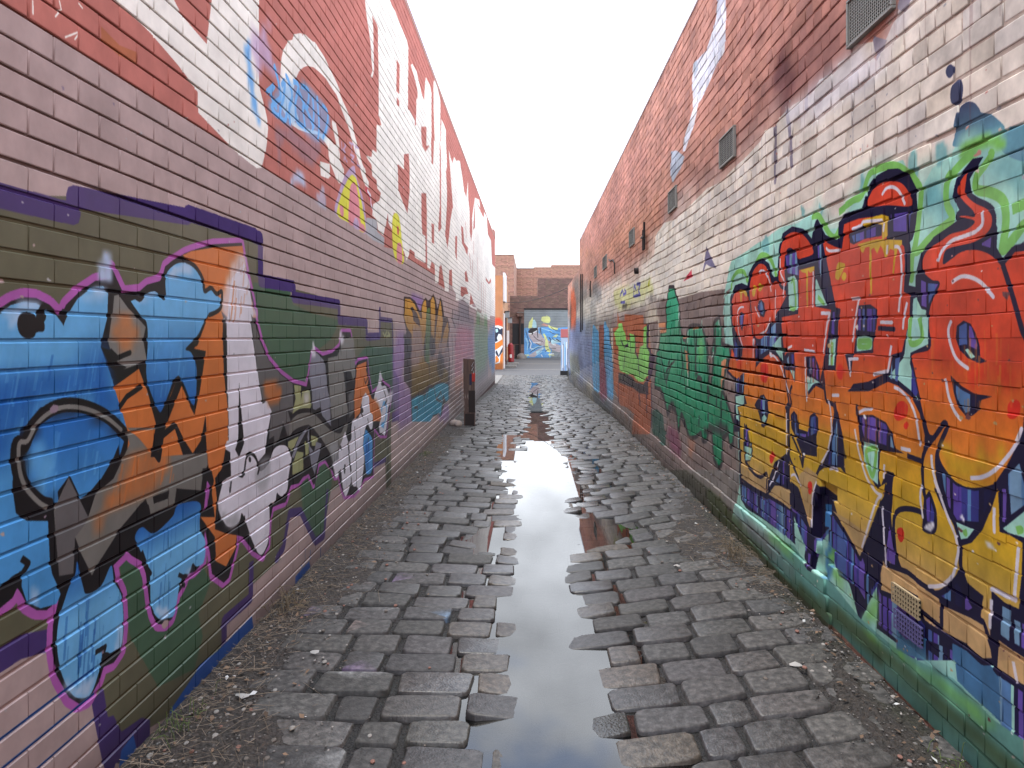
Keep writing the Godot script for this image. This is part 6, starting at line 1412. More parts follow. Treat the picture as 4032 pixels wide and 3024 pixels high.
	w.line(WHITEP, 0.018, [3.272, 1.56, 3.311, 1.44, 3.446, 1.418])
	w.line(WHITEP, 0.018, [3.927, 1.278, 3.844, 1.285])
	w.line(WHITEP, 0.018, [3.195, 1.101, 3.118, 1.104])
	w.line(WHITEP, 0.018, [3.341, 1.003, 3.346, .942])
	w.line(WHITEP, 0.018, [4.08, 1.732, 3.955, 1.727, 3.998, 1.66, 4.028, 1.576])
	w.soft(PAPER, 0.9, 0.012, [3.002, .805, 2.941, .837, 2.93, .818, 2.949, .797, 2.989, .793])
	w.soft(PAPER, 0.9, 0.01, [2.753, .91, 2.736, .916, 2.726, .895, 2.75, .899])
	w.soft(PAPER, 0.8, 0.012, [2.6, .851, 2.576, .858, 2.54, .844, 2.582, .837])
	w.fill(TEALM, [5.622, .263, 5.292, .18, 4.498, .284, 4.25, .214, 3.969, .245, 3.911, .241, 3.574, .184, 3.416, .184, 3.213, .19, 2.797, .262, 2.546, .234, 2.393, .25, 2.393, .053, 2.672, -.012, 3.801, .013, 5.292, .051])
	w.soft(LIMEG, 0.85, 0.04, [3.551, .139, 3.213, .18, 2.811, .229, 2.546, .211, 2.522, .185, 2.74, .18, 3.138, .175, 3.505, .126])
	w.soft(TEALD, 0.5, 0.06, [3.551, .171, 2.966, .208, 2.607, .201, 2.607, .233, 2.966, .244, 3.46, .208])
	w.soft(LIMEG, 0.5, 0.04, [5.076, .222, 4.727, .253, 4.476, .238, 4.495, .205, 4.852, .196])
	w.soft(GREYG, 0.7, 0.08, [5.958, .162, 5.323, .203, 4.727, .183, 4.458, .123, 4.852, .109, 5.594, .107])
	w.fill(TAN, [2.522, .53, 2.438, .525, 2.417, .506, 2.522, .458])
	w.chips(301, 260, 2.2, 7.0, 0.1, 1.9, [PAPER, TAN2, RDARK, CREAM2])
	w.chips(302, 130, 2.2, 9.0, 1.9, 3.2, [GREYW, RPINK, CREAM3])
	w.streaks(RDARK, 0.25, 60, 0.0, 303, [2.405, 2.873, 3.924, 3.216, 5.455, 3.044, 8.945, 2.915, 8.945, 2.634, 2.405, 1.878])
	w.soft(MOSSG, 0.6, 0.05, [6.582, .195, 5.508, .122, 4.693, .055, 3.969, .124, 3.138, .146, 2.393, .126, 2.393, .068, 3.213, .072, 4.089, .005, 4.819, -.045, 5.742, -.045, 6.582, .035])
	w.sline(GREYD, 0.03, [8.26, 1.322, 8.789, 1.172, 8.789, 1.027])
	w.sline(GREYD, 0.03, [7.682, 1.548, 7.791, 1.267, 7.682, 1.042])
	w.sline(GREYD, 0.03, [7.18, 1.638, 7.203, 1.293, 7.133, 1.21])
	w.sline(GREYD, 0.03, [6.617, 1.397, 6.678, 1.115, 6.698, .832])
	w.sline(GREYD, 0.03, [6.424, 1.711, 6.424, 1.461])
	w.sline(GREYD, 0.03, [9.233, 1.4, 9.194, 1.097])
	w.sline(GREYD, 0.03, [8.451, 1.29, 8.685, 1.125, 8.789, .962])
	w.line(GREYD, 0.05, [19.259, 1.828, 18.992, .96, 18.235, .221])
	w.line(GREYD, 0.05, [16.483, 1.795, 16.287, 1.051, 16.003, .37])
	w.line(GREYD, 0.05, [15.375, 1.727, 14.716, 1.281])
	w.line(GREYD, 0.05, [17.649, 1.809, 17.536, .589])
	w.streaks(CREAM3, 0.5, 26, 0.0, 411, [21.103, 2.076, 14.441, 2.074, 13.432, 1.72, 21.103, 1.789])
	w.streaks(GREYD, 0.5, 26, 0.0, 412, [26.302, 2.688, 14.441, 2.42, 14.441, 1.729, 26.302, 1.835])
	w.finish(57, 0.20)
	return w

# bricks of a wall: the largest in the picture as parts, the others joined
func lay_bricks(root: Node3D, side: int, w: Wall, bricks: Array, mats: Array, singles: int, spare: String) -> void:
	var order := range(bricks.size())
	order.sort_custom(func(a, b): return bricks[a].size > bricks[b].size)
	var rest := []
	for k in w.panels.size() * 2:
		rest.append(Acc.new())
	for k in order.size():
		var b: Dictionary = bricks[order[k]]
		var pan := w.pick((b.d0 + b.d1) * 0.5)
		var acc: Acc = Acc.new() if k < singles and b.size > 0.0 else rest[pan + (w.panels.size() if b.matte else 0)]
		one_brick(acc, side, w.panels[pan], b.d0, b.d1, b.y0, b.y1, b.n, b.back, b.bev, b.rough, b.tint)
		if k < singles and b.size > 0.0:
			part("brick", acc, mats[pan + (w.panels.size() if b.matte else 0)], root)
	var m := ArrayMesh.new()
	for k in rest.size():
		rest[k].add_to(m, mats[k])
	mesh_node(spare, m, root, "stuff")

# the mortar sheet behind the bricks
func lay_mortar(root: Node3D, side: int, w: Wall, mats: Array, d0: float, d1: float, y0: float, y1: float, depth: Callable, tint: Callable) -> void:
	var accs := []
	for q in w.panels:
		accs.append(Acc.new())
	var d := d0
	while d < d1 - 0.01:
		var step := 0.1 if d < 6.0 else 0.25
		var e := minf(d + step, d1)
		var pan := w.pick((d + e) * 0.5)
		var q: Dictionary = w.panels[pan]
		var acc: Acc = accs[pan]
		var rows := int(ceil((y1 - y0) / 0.09))
		var prev := []
		for r in rows + 1:
			var y := y0 + (y1 - y0) * r / rows
			var ids := []
			for dd in [d, e]:
				ids.append(acc.vert(at(side, dd, y, depth.call(dd, y)), Vector3(-side, 0, 0), Vector2((dd - q.d0) / (q.d1 - q.d0), (q.y1 - y) / (q.y1 - q.y0)), tint.call(dd, y)))
			if prev:
				acc.quad(prev[0], prev[1], ids[1], ids[0])
			prev = ids
		d = e
	var m := ArrayMesh.new()
	for k in accs.size():
		accs[k].add_to(m, mats[k + accs.size()])
	mesh_node("mortar", m, root)

# height up to which the spray piece fills the joints of the left wall
func painted_to(d: float) -> float:
	return 2.1 if d < 3.9 else 1.8 if d < 9.0 else 1.9

func build_left(w: Wall) -> void:
	var root := thing("painted_brick_wall", "tall left brick wall, mauve below and red with huge cream letters above", "wall")
	var mats := []
	for k in 2:   # gloss of the spray paint, then the flat masonry paint
		for q in w.panels:
			mats.append(wall_material(q, [0.36, 0.8][k], [0.42, 0.2][k]))
	var bricks := []
	var top := 5.64
	var course := -20
	while 1.591 + course * PITCH_L < top - 0.05:
		var y := 1.591 + course * PITCH_L
		var off := 2.289 + (0.0 if posmod(course, 2) == 0 else 0.123)
		var d := off - 0.24 * 20.0
		while d < 29.4:
			var a := maxf(d, -2.5)
			var b := minf(d + 0.24, 29.4)
			if b - a > 0.03:
				var lit := rng.randf_range(0.92, 1.05)
				var gap := 0.0012 if y < painted_to(a) else 0.0036
				bricks.append({"d0": a + gap, "d1": b - gap, "y0": y + (0.003 if gap < 0.002 else 0.005), "y1": y + PITCH_L - (0.003 if gap < 0.002 else 0.005), "n": rng.randf_range(-0.0012, 0.0012), "back": -0.02, "bev": Vector3(0.0085, 0.003, 0.002) if y < painted_to(a) else Vector3(0.004, 0.003, 0.0035), "rough": 0.0012 if y > painted_to(a) else 0.0008, "tint": Color(lit, lit, lit), "matte": y > painted_to(a), "size": seen_size(-1, (a + b) * 0.5, y + 0.04, 0.24, 0.08)})
			d += 0.24
		course += 1
	lay_bricks(root, -1, w, bricks, mats, 300, "distant_bricks")
	var high := top - 0.02
	lay_mortar(root, -1, w, mats, -2.5, 29.4, -0.5, high, func(d, y): return -0.0085 if y > painted_to(d) else -0.005, func(d, y):
		var k := 0.9 if y < painted_to(d) else 0.36
		return Color(k, k * 0.92, k * 0.9))
	var core := Acc.new()
	core.box(Vector3(LX - 0.36, -0.6, -29.4), Vector3(LX - 0.022, top - 0.03, 2.5), Color(0.30, 0.16, 0.13))
	part("wall_core", core, stone(Color.WHITE, 0.9), root)
	var cap := Acc.new()
	cap.soft_box(Vector3(LX - 0.37, top - 0.028, -28.6), Vector3(LX + 0.004, top + 0.06, 2.5), 0.006, Color(0.34, 0.17, 0.14))
	part("coping_course", cap, stone(Color.WHITE, 0.8), root)
	var pier := Acc.new()
	pier.soft_box(Vector3(LX - 0.37, top - 0.028, -29.42), Vector3(LX + 0.012, top + 0.26, -28.62), 0.008, Color(0.36, 0.15, 0.12))
	part("brick_pier", pier, stone(Color.WHITE, 0.8), root)

func build_right(w: Wall) -> void:
	var root := thing("weathered_brick_wall", "old red right brick wall coated cream below, carrying orange and green graffiti", "wall")
	var mats := []
	for k in 2:   # gloss of the spray paint, then bare brick and flat paint
		for q in w.panels:
			mats.append(wall_material(q, [0.45, 0.85][k], [0.40, 0.2][k]))
	var bricks := []
	var low := []
	var top := 4.97
	var course := -23
	while 1.602 + course * PITCH_R < top - 0.04:
		var y := 1.602 + course * PITCH_R
		var kind := rng.randf()
		var d := -2.5 - rng.randf() * 0.2
		var sub := 0
		while d < 33.0:
			var wide := rng.randf_range(0.225, 0.245)
			if kind < 0.28 or (kind < 0.6 and sub % 2 == 1):
				wide = rng.randf_range(0.108, 0.122)
			sub += 1
			if d < 24.95 and d + wide > 24.95:
				wide = 24.95 - d
			var e := d + wide
			if wide > 0.03 and (e <= 24.96 or y < 3.86):
				var mid := (d + e) * 0.5
				var wave := 0.007 * sin(d * 1.7 + course * 0.9) + 0.004 * sin(d * 4.1)
				var lit := rng.randf_range(0.88, 1.05)
				var hue := rng.randf_range(-0.05, 0.05)
				var bare := y > 2.55 - 0.0 * d
				if bare:
					lit = rng.randf_range(0.72, 1.12)
				var n := rng.randf_range(-0.004, 0.004)
				var joint := 0.0055
				var bev := Vector3(0.006, 0.005, 0.0035) if y < 2.2 else Vector3(0.0055, 0.0045, 0.0025)
				var ru := 0.0030
				if mid < 4.6 and y < 2.35 - 0.08 * mid:   # thick paint fills the joints
					joint = 0.0028
					bev = Vector3(0.006, 0.003, 0.002)
					n *= 0.5
				if mid < 2.95 and y > 0.75 and y < 2.1:
					joint = 0.0016
					bev = Vector3(0.003, 0.002, 0.001)
					ru = 0.002
				if y > 0.85 and y < 1.65 and mid > 4.6 and mid < 17.0:   # eroded bed joints
					joint = 0.0085
				if mid > 3.94 and mid < 4.17 and y > 0.17 and y < 0.74:  # a recess in the face
					n -= 0.032
				if y < 0.17 and mid > 3.94:      # the footing stands proud
					n += 0.014
				var b := {"d0": d + joint * 0.55, "d1": e - joint * 0.55, "y0": y + joint + wave, "y1": y + PITCH_R - joint + wave, "n": n, "back": n - 0.032, "bev": bev, "rough": ru, "tint": Color(lit * (1.0 + hue * 0.5), lit, lit * (1.0 - hue)), "matte": y > 2.35 - 0.08 * mid, "size": seen_size(1, mid, y + 0.04, wide, 0.08)}
				if mid < 24.95:
					bricks.append(b)
				else:
					low.append(b)
			d = e
		course += 1
	lay_bricks(root, 1, w, bricks, mats, 300, "distant_bricks")
	var deep := func(d, y):
		if d > 3.9 and d < 4.2 and y > 0.12 and y < 0.78:
			return -0.048
		if y > 0.85 and y < 1.70 and d > 4.5 and d < 17.0:
			return -0.022
		if d < 4.6 and y < 2.35 - 0.08 * d:
			return -0.0045
		if d < 2.95 and y > 0.75 and y < 2.1:
			return -0.004
		return -0.010 if y < 2.3 else -0.0065
	var tone := func(d, y):
		if y > 0.85 and y < 1.68 and d > 4.5 and d < 17.0:
			return Color(0.22, 0.2, 0.2)
		if d < 4.6 and y < 2.35 - 0.08 * d:
			return Color(0.9, 0.9, 0.9)
		if y > 2.25 + 0.03 * d:
			return Color(0.70, 0.64, 0.62)
		if d < 3.4 and y > 1.9:
			return Color(0.70, 0.60, 0.57)
		return Color(0.75, 0.7, 0.68)
	lay_mortar(root, 1, w, mats, -2.5, 24.95, -0.5, top - 0.02, deep, tone)
	var core := Acc.new()
	core.box(Vector3(RX + 0.09, -0.6, -24.95), Vector3(RX + 0.42, top - 0.02, 2.5), Color(0.30, 0.16, 0.13))
	part("wall_core", core, stone(Color.WHITE, 0.9), root)
	var cap := Acc.new()
	cap.soft_box(Vector3(RX - 0.014, top - 0.045, -24.98), Vector3(RX + 0.44, top + 0.04, 2.5), 0.005)
	var metal := stone(Color(0.92, 0.92, 0.95), 0.5)
	part("metal_capping", cap, metal, root)
	# the lower continuation of the wall
	var root2 := thing("low_brick_wall", "lower red brick wall continuing beyond the end of the cream-coated wall", "wall")
	lay_bricks(root2, 1, w, low, mats, 0, "small_bricks")
	lay_mortar(root2, 1, w, mats, 24.97, 33.0, -0.5, 3.84, func(_d, _y): return -0.012, func(_d, _y): return Color(0.7, 0.66, 0.64))
	var core2 := Acc.new()
	core2.box(Vector3(RX + 0.06, -0.6, -33.0), Vector3(RX + 0.4, 3.86, -24.99), Color(0.4, 0.22, 0.18))
	part("wall_core", core2, stone(Color.WHITE, 0.9), root2)
	# ventilation grilles
	var zinc := stone(Color(0.52, 0.52, 0.49), 0.6)
	var dark := stone(Color(0.03, 0.03, 0.03), 0.9)
	for v in [[3.233, 3.705, 3.085, 3.335, "mesh"], [5.78, 6.234, 3.056, 3.313, "bars"], [8.12, 8.587, 3.07, 3.325, "bars"], [11.47, 12.05, 3.09, 3.36, "bars"], [15.75, 16.6, 3.13, 3.42, "bars"], [18.2, 18.9, 3.13, 3.42, "bars"]]:
		var a := Acc.new()
		for s in [[v[0], v[1], v[2], v[2] + 0.016], [v[0], v[1], v[3] - 0.016, v[3]], [v[0], v[0] + 0.016, v[2] + 0.016, v[3] - 0.016], [v[1] - 0.016, v[1], v[2] + 0.016, v[3] - 0.016]]:
			a.soft_box(Vector3(RX - 0.022, s[2], -s[1]), Vector3(RX + 0.004, s[3], -s[0]), 0.003)
		var grille := part("vent_grille", a, zinc, root)
		var back := Acc.new()
		back.box(Vector3(RX - 0.0075, v[2] + 0.017, -v[1] + 0.017), Vector3(RX - 0.0055, v[3] - 0.017, -v[0] - 0.017))
		part("dark_opening", back, dark, grille)
		var bars := Acc.new()
		var rows := 14
		for r in rows:
			var y := lerpf(v[2] + 0.018, v[3] - 0.018, (r + 0.5) / rows)
			bars.box(Vector3(RX - 0.0125, y - 0.0028, -v[1] + 0.0165), Vector3(RX - 0.0095, y + 0.0028, -v[0] - 0.0165))
		var cols := 22 if v[4] == "mesh" else 5
		for r in cols:
			var d := lerpf(v[0] + 0.018, v[1] - 0.018, (r + 0.5) / cols)
			bars.box(Vector3(RX - 0.0145, v[2] + 0.0165, -d - 0.0028), Vector3(RX - 0.0128, v[3] - 0.0165, -d + 0.0028))
		part("grille_bars", bars, zinc, grille)
	# two cast air bricks low down
	for v in [[3.02, 3.24, 0.405, 0.485, Color(0.42, 0.34, 0.2)], [3.0, 3.22, 0.295, 0.375, Color(0.13, 0.12, 0.28)]]:
		var b := Acc.new()
		b.box(Vector3(RX - 0.0062, v[2], -v[1]), Vector3(RX - 0.0042, v[3], -v[0]), Color(0.02, 0.02, 0.02))
		var brick := part("air_brick", b, stone(Color.WHITE, 0.8), root)
		var g := Acc.new()
		for r in 5:
			var y := lerpf(v[2], v[3], r / 4.0)
			g.box(Vector3(RX - 0.016, y - 0.004, -v[1]), Vector3(RX - 0.0063, y + 0.004, -v[0]), v[4])
		for r in 11:
			var d := lerpf(v[0], v[1], r / 10.0)
			g.box(Vector3(RX - 0.0175, v[2] - 0.004, -d - 0.0045), Vector3(RX - 0.0161, v[3] + 0.004, -d + 0.0045), v[4])
		part("grid", g, stone(Color.WHITE, 0.6), brick)
	# iron wall ties and loose ends of cable
	var iron := stone(Color(0.09, 0.05, 0.045), 0.7)
	for v in [[10.35, 2.85, 3.2], [19.9, 2.7, 3.1]]:
		var t := Acc.new()
		for o in [-0.05, 0.05]:
			t.soft_box(Vector3(RX - 0.05, v[1], -v[0] + o - 0.012), Vector3(RX - 0.02, v[2] + o, -v[0] + o + 0.012), 0.003)
		t.soft_box(Vector3(RX - 0.062, (v[1] + v[2]) * 0.5, -v[0] - 0.13), Vector3(RX - 0.0505, (v[1] + v[2]) * 0.5 + 0.03, -v[0] + 0.13), 0.003)
		part("iron_wall_tie", t, iron, root)
	var pole := Acc.new()
	pole.tube([at(1, 23.4, 1.75, 0.06), at(1, 23.4, 3.64, 0.06)], 0.024, 8)
	pole.tube([at(1, 22.9, 1.8, 0.04), at(1, 22.9, 3.6, 0.04)], 0.016, 8)
	part("drain_pipe", pole, iron, root)
	var wire := Acc.new()
	wire.tube([at(1, 15.3, 3.25, 0.012), at(1, 14.9, 3.17, 0.02), at(1, 14.5, 3.16, 0.014), at(1, 14.25, 3.06, 0.012), at(1, 14.2, 2.85, 0.012)], 0.014, 6)
	part("loose_cable", wire, iron, root)
	var stub := Acc.new()
	stub.tube([at(1, 11.1, 2.62, -0.01), at(1, 11.1, 2.62, 0.06)], 0.05, 10)
	part("pipe_stub", stub, iron, root)

# ------------------------------------------------------------------ lane surface
func soil_edge(side: int, d: float) -> float:
	var w := 0.22 + 0.10 * noise.get_noise_2d(d * 40.0, side * 300.0)
	if side < 0:
		w = 0.40 + 0.16 * noise.get_noise_2d(d * 30.0, 77.0) + 0.18 * exp(-pow((d - 2.6) / 0.5, 2.0))
		w *= 1.0 - 0.5 * smoothstep(12.0, 16.0, d)
	else:
		w += 0.34 * exp(-pow((d - 5.6) / 0.9, 2.0)) + 0.10 * exp(-pow((d - 3.0) / 0.4, 2.0))
	return w

func build_ground() -> void:
	var g := Acc.new()
	g.flat_quad([Vector3(-1500, -0.75, 1500), Vector3(1500, -0.75, 1500), Vector3(1500, -0.75, -1500), Vector3(-1500, -0.75, -1500)], Vector3.UP)
	part("ground", g, stone(Color(0.30, 0.29, 0.28), 0.95), self, "structure")
	# soil between and beside the setts
	var acc := Acc.new()
	var nx := 84
	var d := -2.5
	var prev := []
	while d < 36.2:
		var ids := []
		for k in nx + 1:
			var x := lerpf(LX - 0.05, RX + 0.05, k / float(nx))
			var y := ground(x, d) - 0.026
			var from_left := x - LX
			var from_right := RX - x
			var bank := maxf(smoothstep(soil_edge(-1, d) + 0.08, soil_edge(-1, d) - 0.10, from_left), smoothstep(soil_edge(1, d) + 0.08, soil_edge(1, d) - 0.10, from_right))
			y += bank * (0.030 + 0.012 * noise.get_noise_2d(x * 400.0, d * 400.0))
			y += 0.006 * noise.get_noise_2d(x * 900.0, d * 900.0)
			if from_right < 0.16:
				y -= 0.02 * (1.0 - from_right / 0.16)
			var tone := 0.022 + 0.012 * noise.get_noise_2d(x * 300.0 + 50.0, d * 300.0)
			var col := Color(tone, tone * 0.88, tone * 0.78).lerp(Color(0.105, 0.080, 0.062), bank * 0.85)
			if from_right < soil_edge(1, d):
				col = col.darkened(0.3).lerp(Color(0.045, 0.055, 0.018), 0.6 * smoothstep(0.22, 0.05, from_right) * clampf(0.5 + noise.get_noise_2d(x * 200.0, d * 120.0), 0.0, 1.0))
			ids.append(acc.vert(Vector3(x, y, -d), Vector3.UP, Vector2(x, d), col))
		if prev:
			for k in nx:
				acc.quad(prev[k], prev[k + 1], ids[k + 1], ids[k])
		prev = ids
		d += 0.045 if d < 8.0 else 0.12
	var mud := stone(Color.WHITE, 0.75)
	mud.albedo_texture = grained(0.05, 0.35, 1.0, 8)
	mud.uv1_triplanar = true
	mud.uv1_world_triplanar = true
	mud.uv1_scale = Vector3(2.2, 2.2, 2.2)
	mud.heightmap_enabled = true
	mud.heightmap_texture = grained(0.06, 0.0, 1.0, 9)
	mud.heightmap_scale = 1.2
	var m := ArrayMesh.new()
	acc.add_to(m, mud)
	mesh_node("lane_soil", m, self, "structure")

var splash := Color(0, 0, 0, 0)
func sett(acc: Acc, c: Vector3, ax: Vector2, half: Vector2, shear: float, dx: float, dz: float, col: Color, segs: int) -> void:
	var mid := acc.vert(c + Vector3(0, 0.003, 0), Vector3.UP, Vector2.ZERO, col)
	var rings := [[], [], []]
	var turn := rng.randf() * TAU
	var power := rng.randf_range(0.13, 0.24)
	var j1 := rng.randf_range(0.0, TAU)
	var smear := rng.randi() % segs
	for k in segs:
		var t := (k + 0.5) / segs * TAU
		var ct := cos(t)
		var st := sin(t)
		var r := 1.0 + 0.022 * sin(3.0 * t + turn) + 0.02 * sin(5.0 * t + j1) + rng.randf_range(-0.018, 0.018)
		var p := Vector2(signf(ct) * pow(absf(ct), power * 1.0), signf(st) * pow(absf(st), power)) * r
		for ring in 3:
			var s := Vector2(half.x - [0.013, 0.004, 0.0][ring], half.y - [0.012, 0.004, 0.0][ring])
			var x := p.x * s.x
			var d := p.y * s.y + shear * p.x * s.x
			var y: float = [0.0, -0.008, -0.065][ring] + dx * x + dz * d + (rng.randf_range(-0.0022, 0.0022) if ring < 2 else 0.0)
			var o := Vector3(ct, 0, -st)
			var nn: Vector3 = [(Vector3.UP + o * 0.10).normalized(), (Vector3.UP * 0.7 + o).normalized(), o][ring]
			var cc := col.lerp(Color(splash.r, splash.g, splash.b), splash.a * rng.randf()) if splash.a > 0.0 and posmod(k - smear, segs) < 4 and ring < 2 else col
			rings[ring].append(acc.vert(c + Vector3(x, y, -d), nn, Vector2(x, d), cc))
	for k in segs:
		var n := (k + 1) % segs
		acc.tri(mid, rings[0][k], rings[0][n])
		acc.quad(rings[0][k], rings[0][n], rings[1][n], rings[1][k])
		acc.quad(rings[1][k], rings[1][n], rings[2][n], rings[2][k])

func build_cobbles() -> void:
	var root := Node3D.new()
	root.name = "cobbled_lane"
	add_child(root)
	root.set_meta("kind", "structure")
	rng.seed = 77
	var mats := []
	var grain := grained(0.028, 0.42, 1.1, 31)
	var bump := grained(0.09, 0.0, 1.0, 32)
	for r in [0.62, 0.46, 0.34, 0.24]:
		var m := stone(Color.WHITE, r)
		m.albedo_texture = grain
		m.uv1_triplanar = true
		m.uv1_world_triplanar = true
		m.uv1_scale = Vector3(2.7, 2.7, 2.7)
		m.heightmap_enabled = true
		m.heightmap_texture = bump
		m.heightmap_scale = 0.16 if r > 0.3 else 0.08
		mats.append(m)
	var stones := []
	var row := 0
	var d0 := 0.9
	while d0 < 36.0:
		var pitch := rng.randf_range(0.196, 0.228)
		var x := LX + soil_edge(-1, d0) - 0.12 + rng.randf_range(-0.1, 0.08)
		var stop := RX - soil_edge(1, d0) + 0.10
		while x < stop:
			var wide := rng.randf_range(0.25, 0.37)
			if rng.randf() < 0.12:
				wide = rng.randf_range(0.16, 0.22)
			var cx := x + wide * 0.5
			var d := d0 + pitch * 0.5 + 0.11 * (cx - 0.09)
			stones.append([cx, d, wide, pitch])
			x += wide + rng.randf_range(0.0, 0.012)
		d0 += pitch
		row += 1
	stones.sort_custom(func(a, b): return a[1] < b[1])
	var rest := [Acc.new(), Acc.new(), Acc.new(), Acc.new()]
	var made := 0
	for s in stones:
		var cx: float = s[0]
		var d: float = s[1]
		var t := absf(cx - 0.09)
		var y := ground(cx, d)
		var e := 0.08
		var dx := clampf((ground(cx + e, d) - ground(cx - e, d)) / (2.0 * e), -0.16, 0.16) + rng.randf_range(-0.02, 0.02)
		var dz := (ground(cx, d + e) - ground(cx, d - e)) / (2.0 * e) + rng.randf_range(-0.025, 0.025)
		var tone := 0.076 * rng.randf_range(0.72, 1.28)
		var col := Color(tone * 1.06, tone, tone * rng.randf_range(0.90, 0.99))
		if t < 0.45:
			col = col.darkened(0.22)
		if t > 0.14 and t < 0.5 and rng.randf() < 0.40:
			col = col.lerp(Color(0.16, 0.13, 0.10), rng.randf_range(0.3, 0.8))
		if t > 1.0:
			col = col.lerp(Color(0.17, 0.155, 0.14), rng.randf_range(0.1, 0.7))
		var wet := 0.30 * exp(-t * 1.6) + 0.30 * smoothstep(4.5, 7.5, d) * exp(-pow((cx - 0.5) / 0.7, 2.0)) + 0.25 * noise.get_noise_2d(cx * 80.0, d * 50.0) + rng.randf_range(-0.05, 0.05)
		var kind := 0 if wet < 0.12 else 1 if wet < 0.26 else 2 if wet < 0.44 else 3
		var px := 1150.0 + 1545.0 * cx / d
		var py := 727.0 + 1545.0 * 1.65 / d
		var single := made < 300 and px > -60.0 and px < 2280.0 and py < 1720.0
		var acc: Acc = Acc.new() if single else rest[kind]
		splash = Color(0, 0, 0, 0)
		if cx < -0.62 and d < 5.0 and rng.randf() < 0.4:
			splash = [Color(0.2, 0.36, 0.55, 0.9), Color(0.5, 0.5, 0.48, 0.8), Color(0.3, 0.2, 0.36, 0.8), Color(0.4, 0.3, 0.26, 0.8)][rng.randi() % 4]
		sett(acc, Vector3(cx, y + rng.randf_range(-0.006, 0.006), -d), Vector2.ZERO, Vector2(s[2] * 0.5 - rng.randf_range(0.005, 0.012), s[3] * 0.5 - rng.randf_range(0.005, 0.011)), 0.11, dx, dz, col, 16 if single else 12)
		if single:
			part("cobblestone", acc, mats[kind], root)
			made += 1
	var m := ArrayMesh.new()
	for k in 4:
		rest[k].add_to(m, mats[k])
	mesh_node("distant_cobblestones", m, root, "stuff")

func build_water() -> void:
	var m := stone(Color(0.05, 0.047, 0.047, 0.8), 0.012, false)
	m.transparency = BaseMaterial3D.TRANSPARENCY_ALPHA
	m.metallic_specular = 0.5
	var a := Acc.new()
	a.flat_quad([Vector3(-1.0, -0.080, 2.4), Vector3(1.25, -0.080, 2.4), Vector3(1.25, -0.080, -12.2), Vector3(-1.0, -0.080, -12.2)], Vector3.UP)
	part("puddle_water", a, m, self, "structure")
	var b := Acc.new()
	var d := 12.2
	while d < 31.0:
		var e := d + 0.4
		var y := slope(d) - 0.087
		var z := slope(e) - 0.087
		b.flat_quad([Vector3(-0.16, y, -d), Vector3(0.34, y, -d), Vector3(0.34, z, -e), Vector3(-0.16, z, -e)], Vector3.UP)
		d = e
	part("gutter_water", b, m, self, "structure")

func scatter(called: String, mesh: Mesh, mat: Material, count: int, sd: int, place: Callable) -> void:
	rng.seed = sd
	var mm := MultiMesh.new()
	mm.transform_format = MultiMesh.TRANSFORM_3D
	mm.use_colors = true
	mm.mesh = mesh
	mm.instance_count = count
	for k in count:
		var got: Array = place.call()
		mm.set_instance_transform(k, got[0])
		mm.set_instance_color(k, got[1])
	var o := MultiMeshInstance3D.new()
	o.name = called
	o.multimesh = mm
	o.material_override = mat
	add_child(o)
	o.set_meta("kind", "stuff")

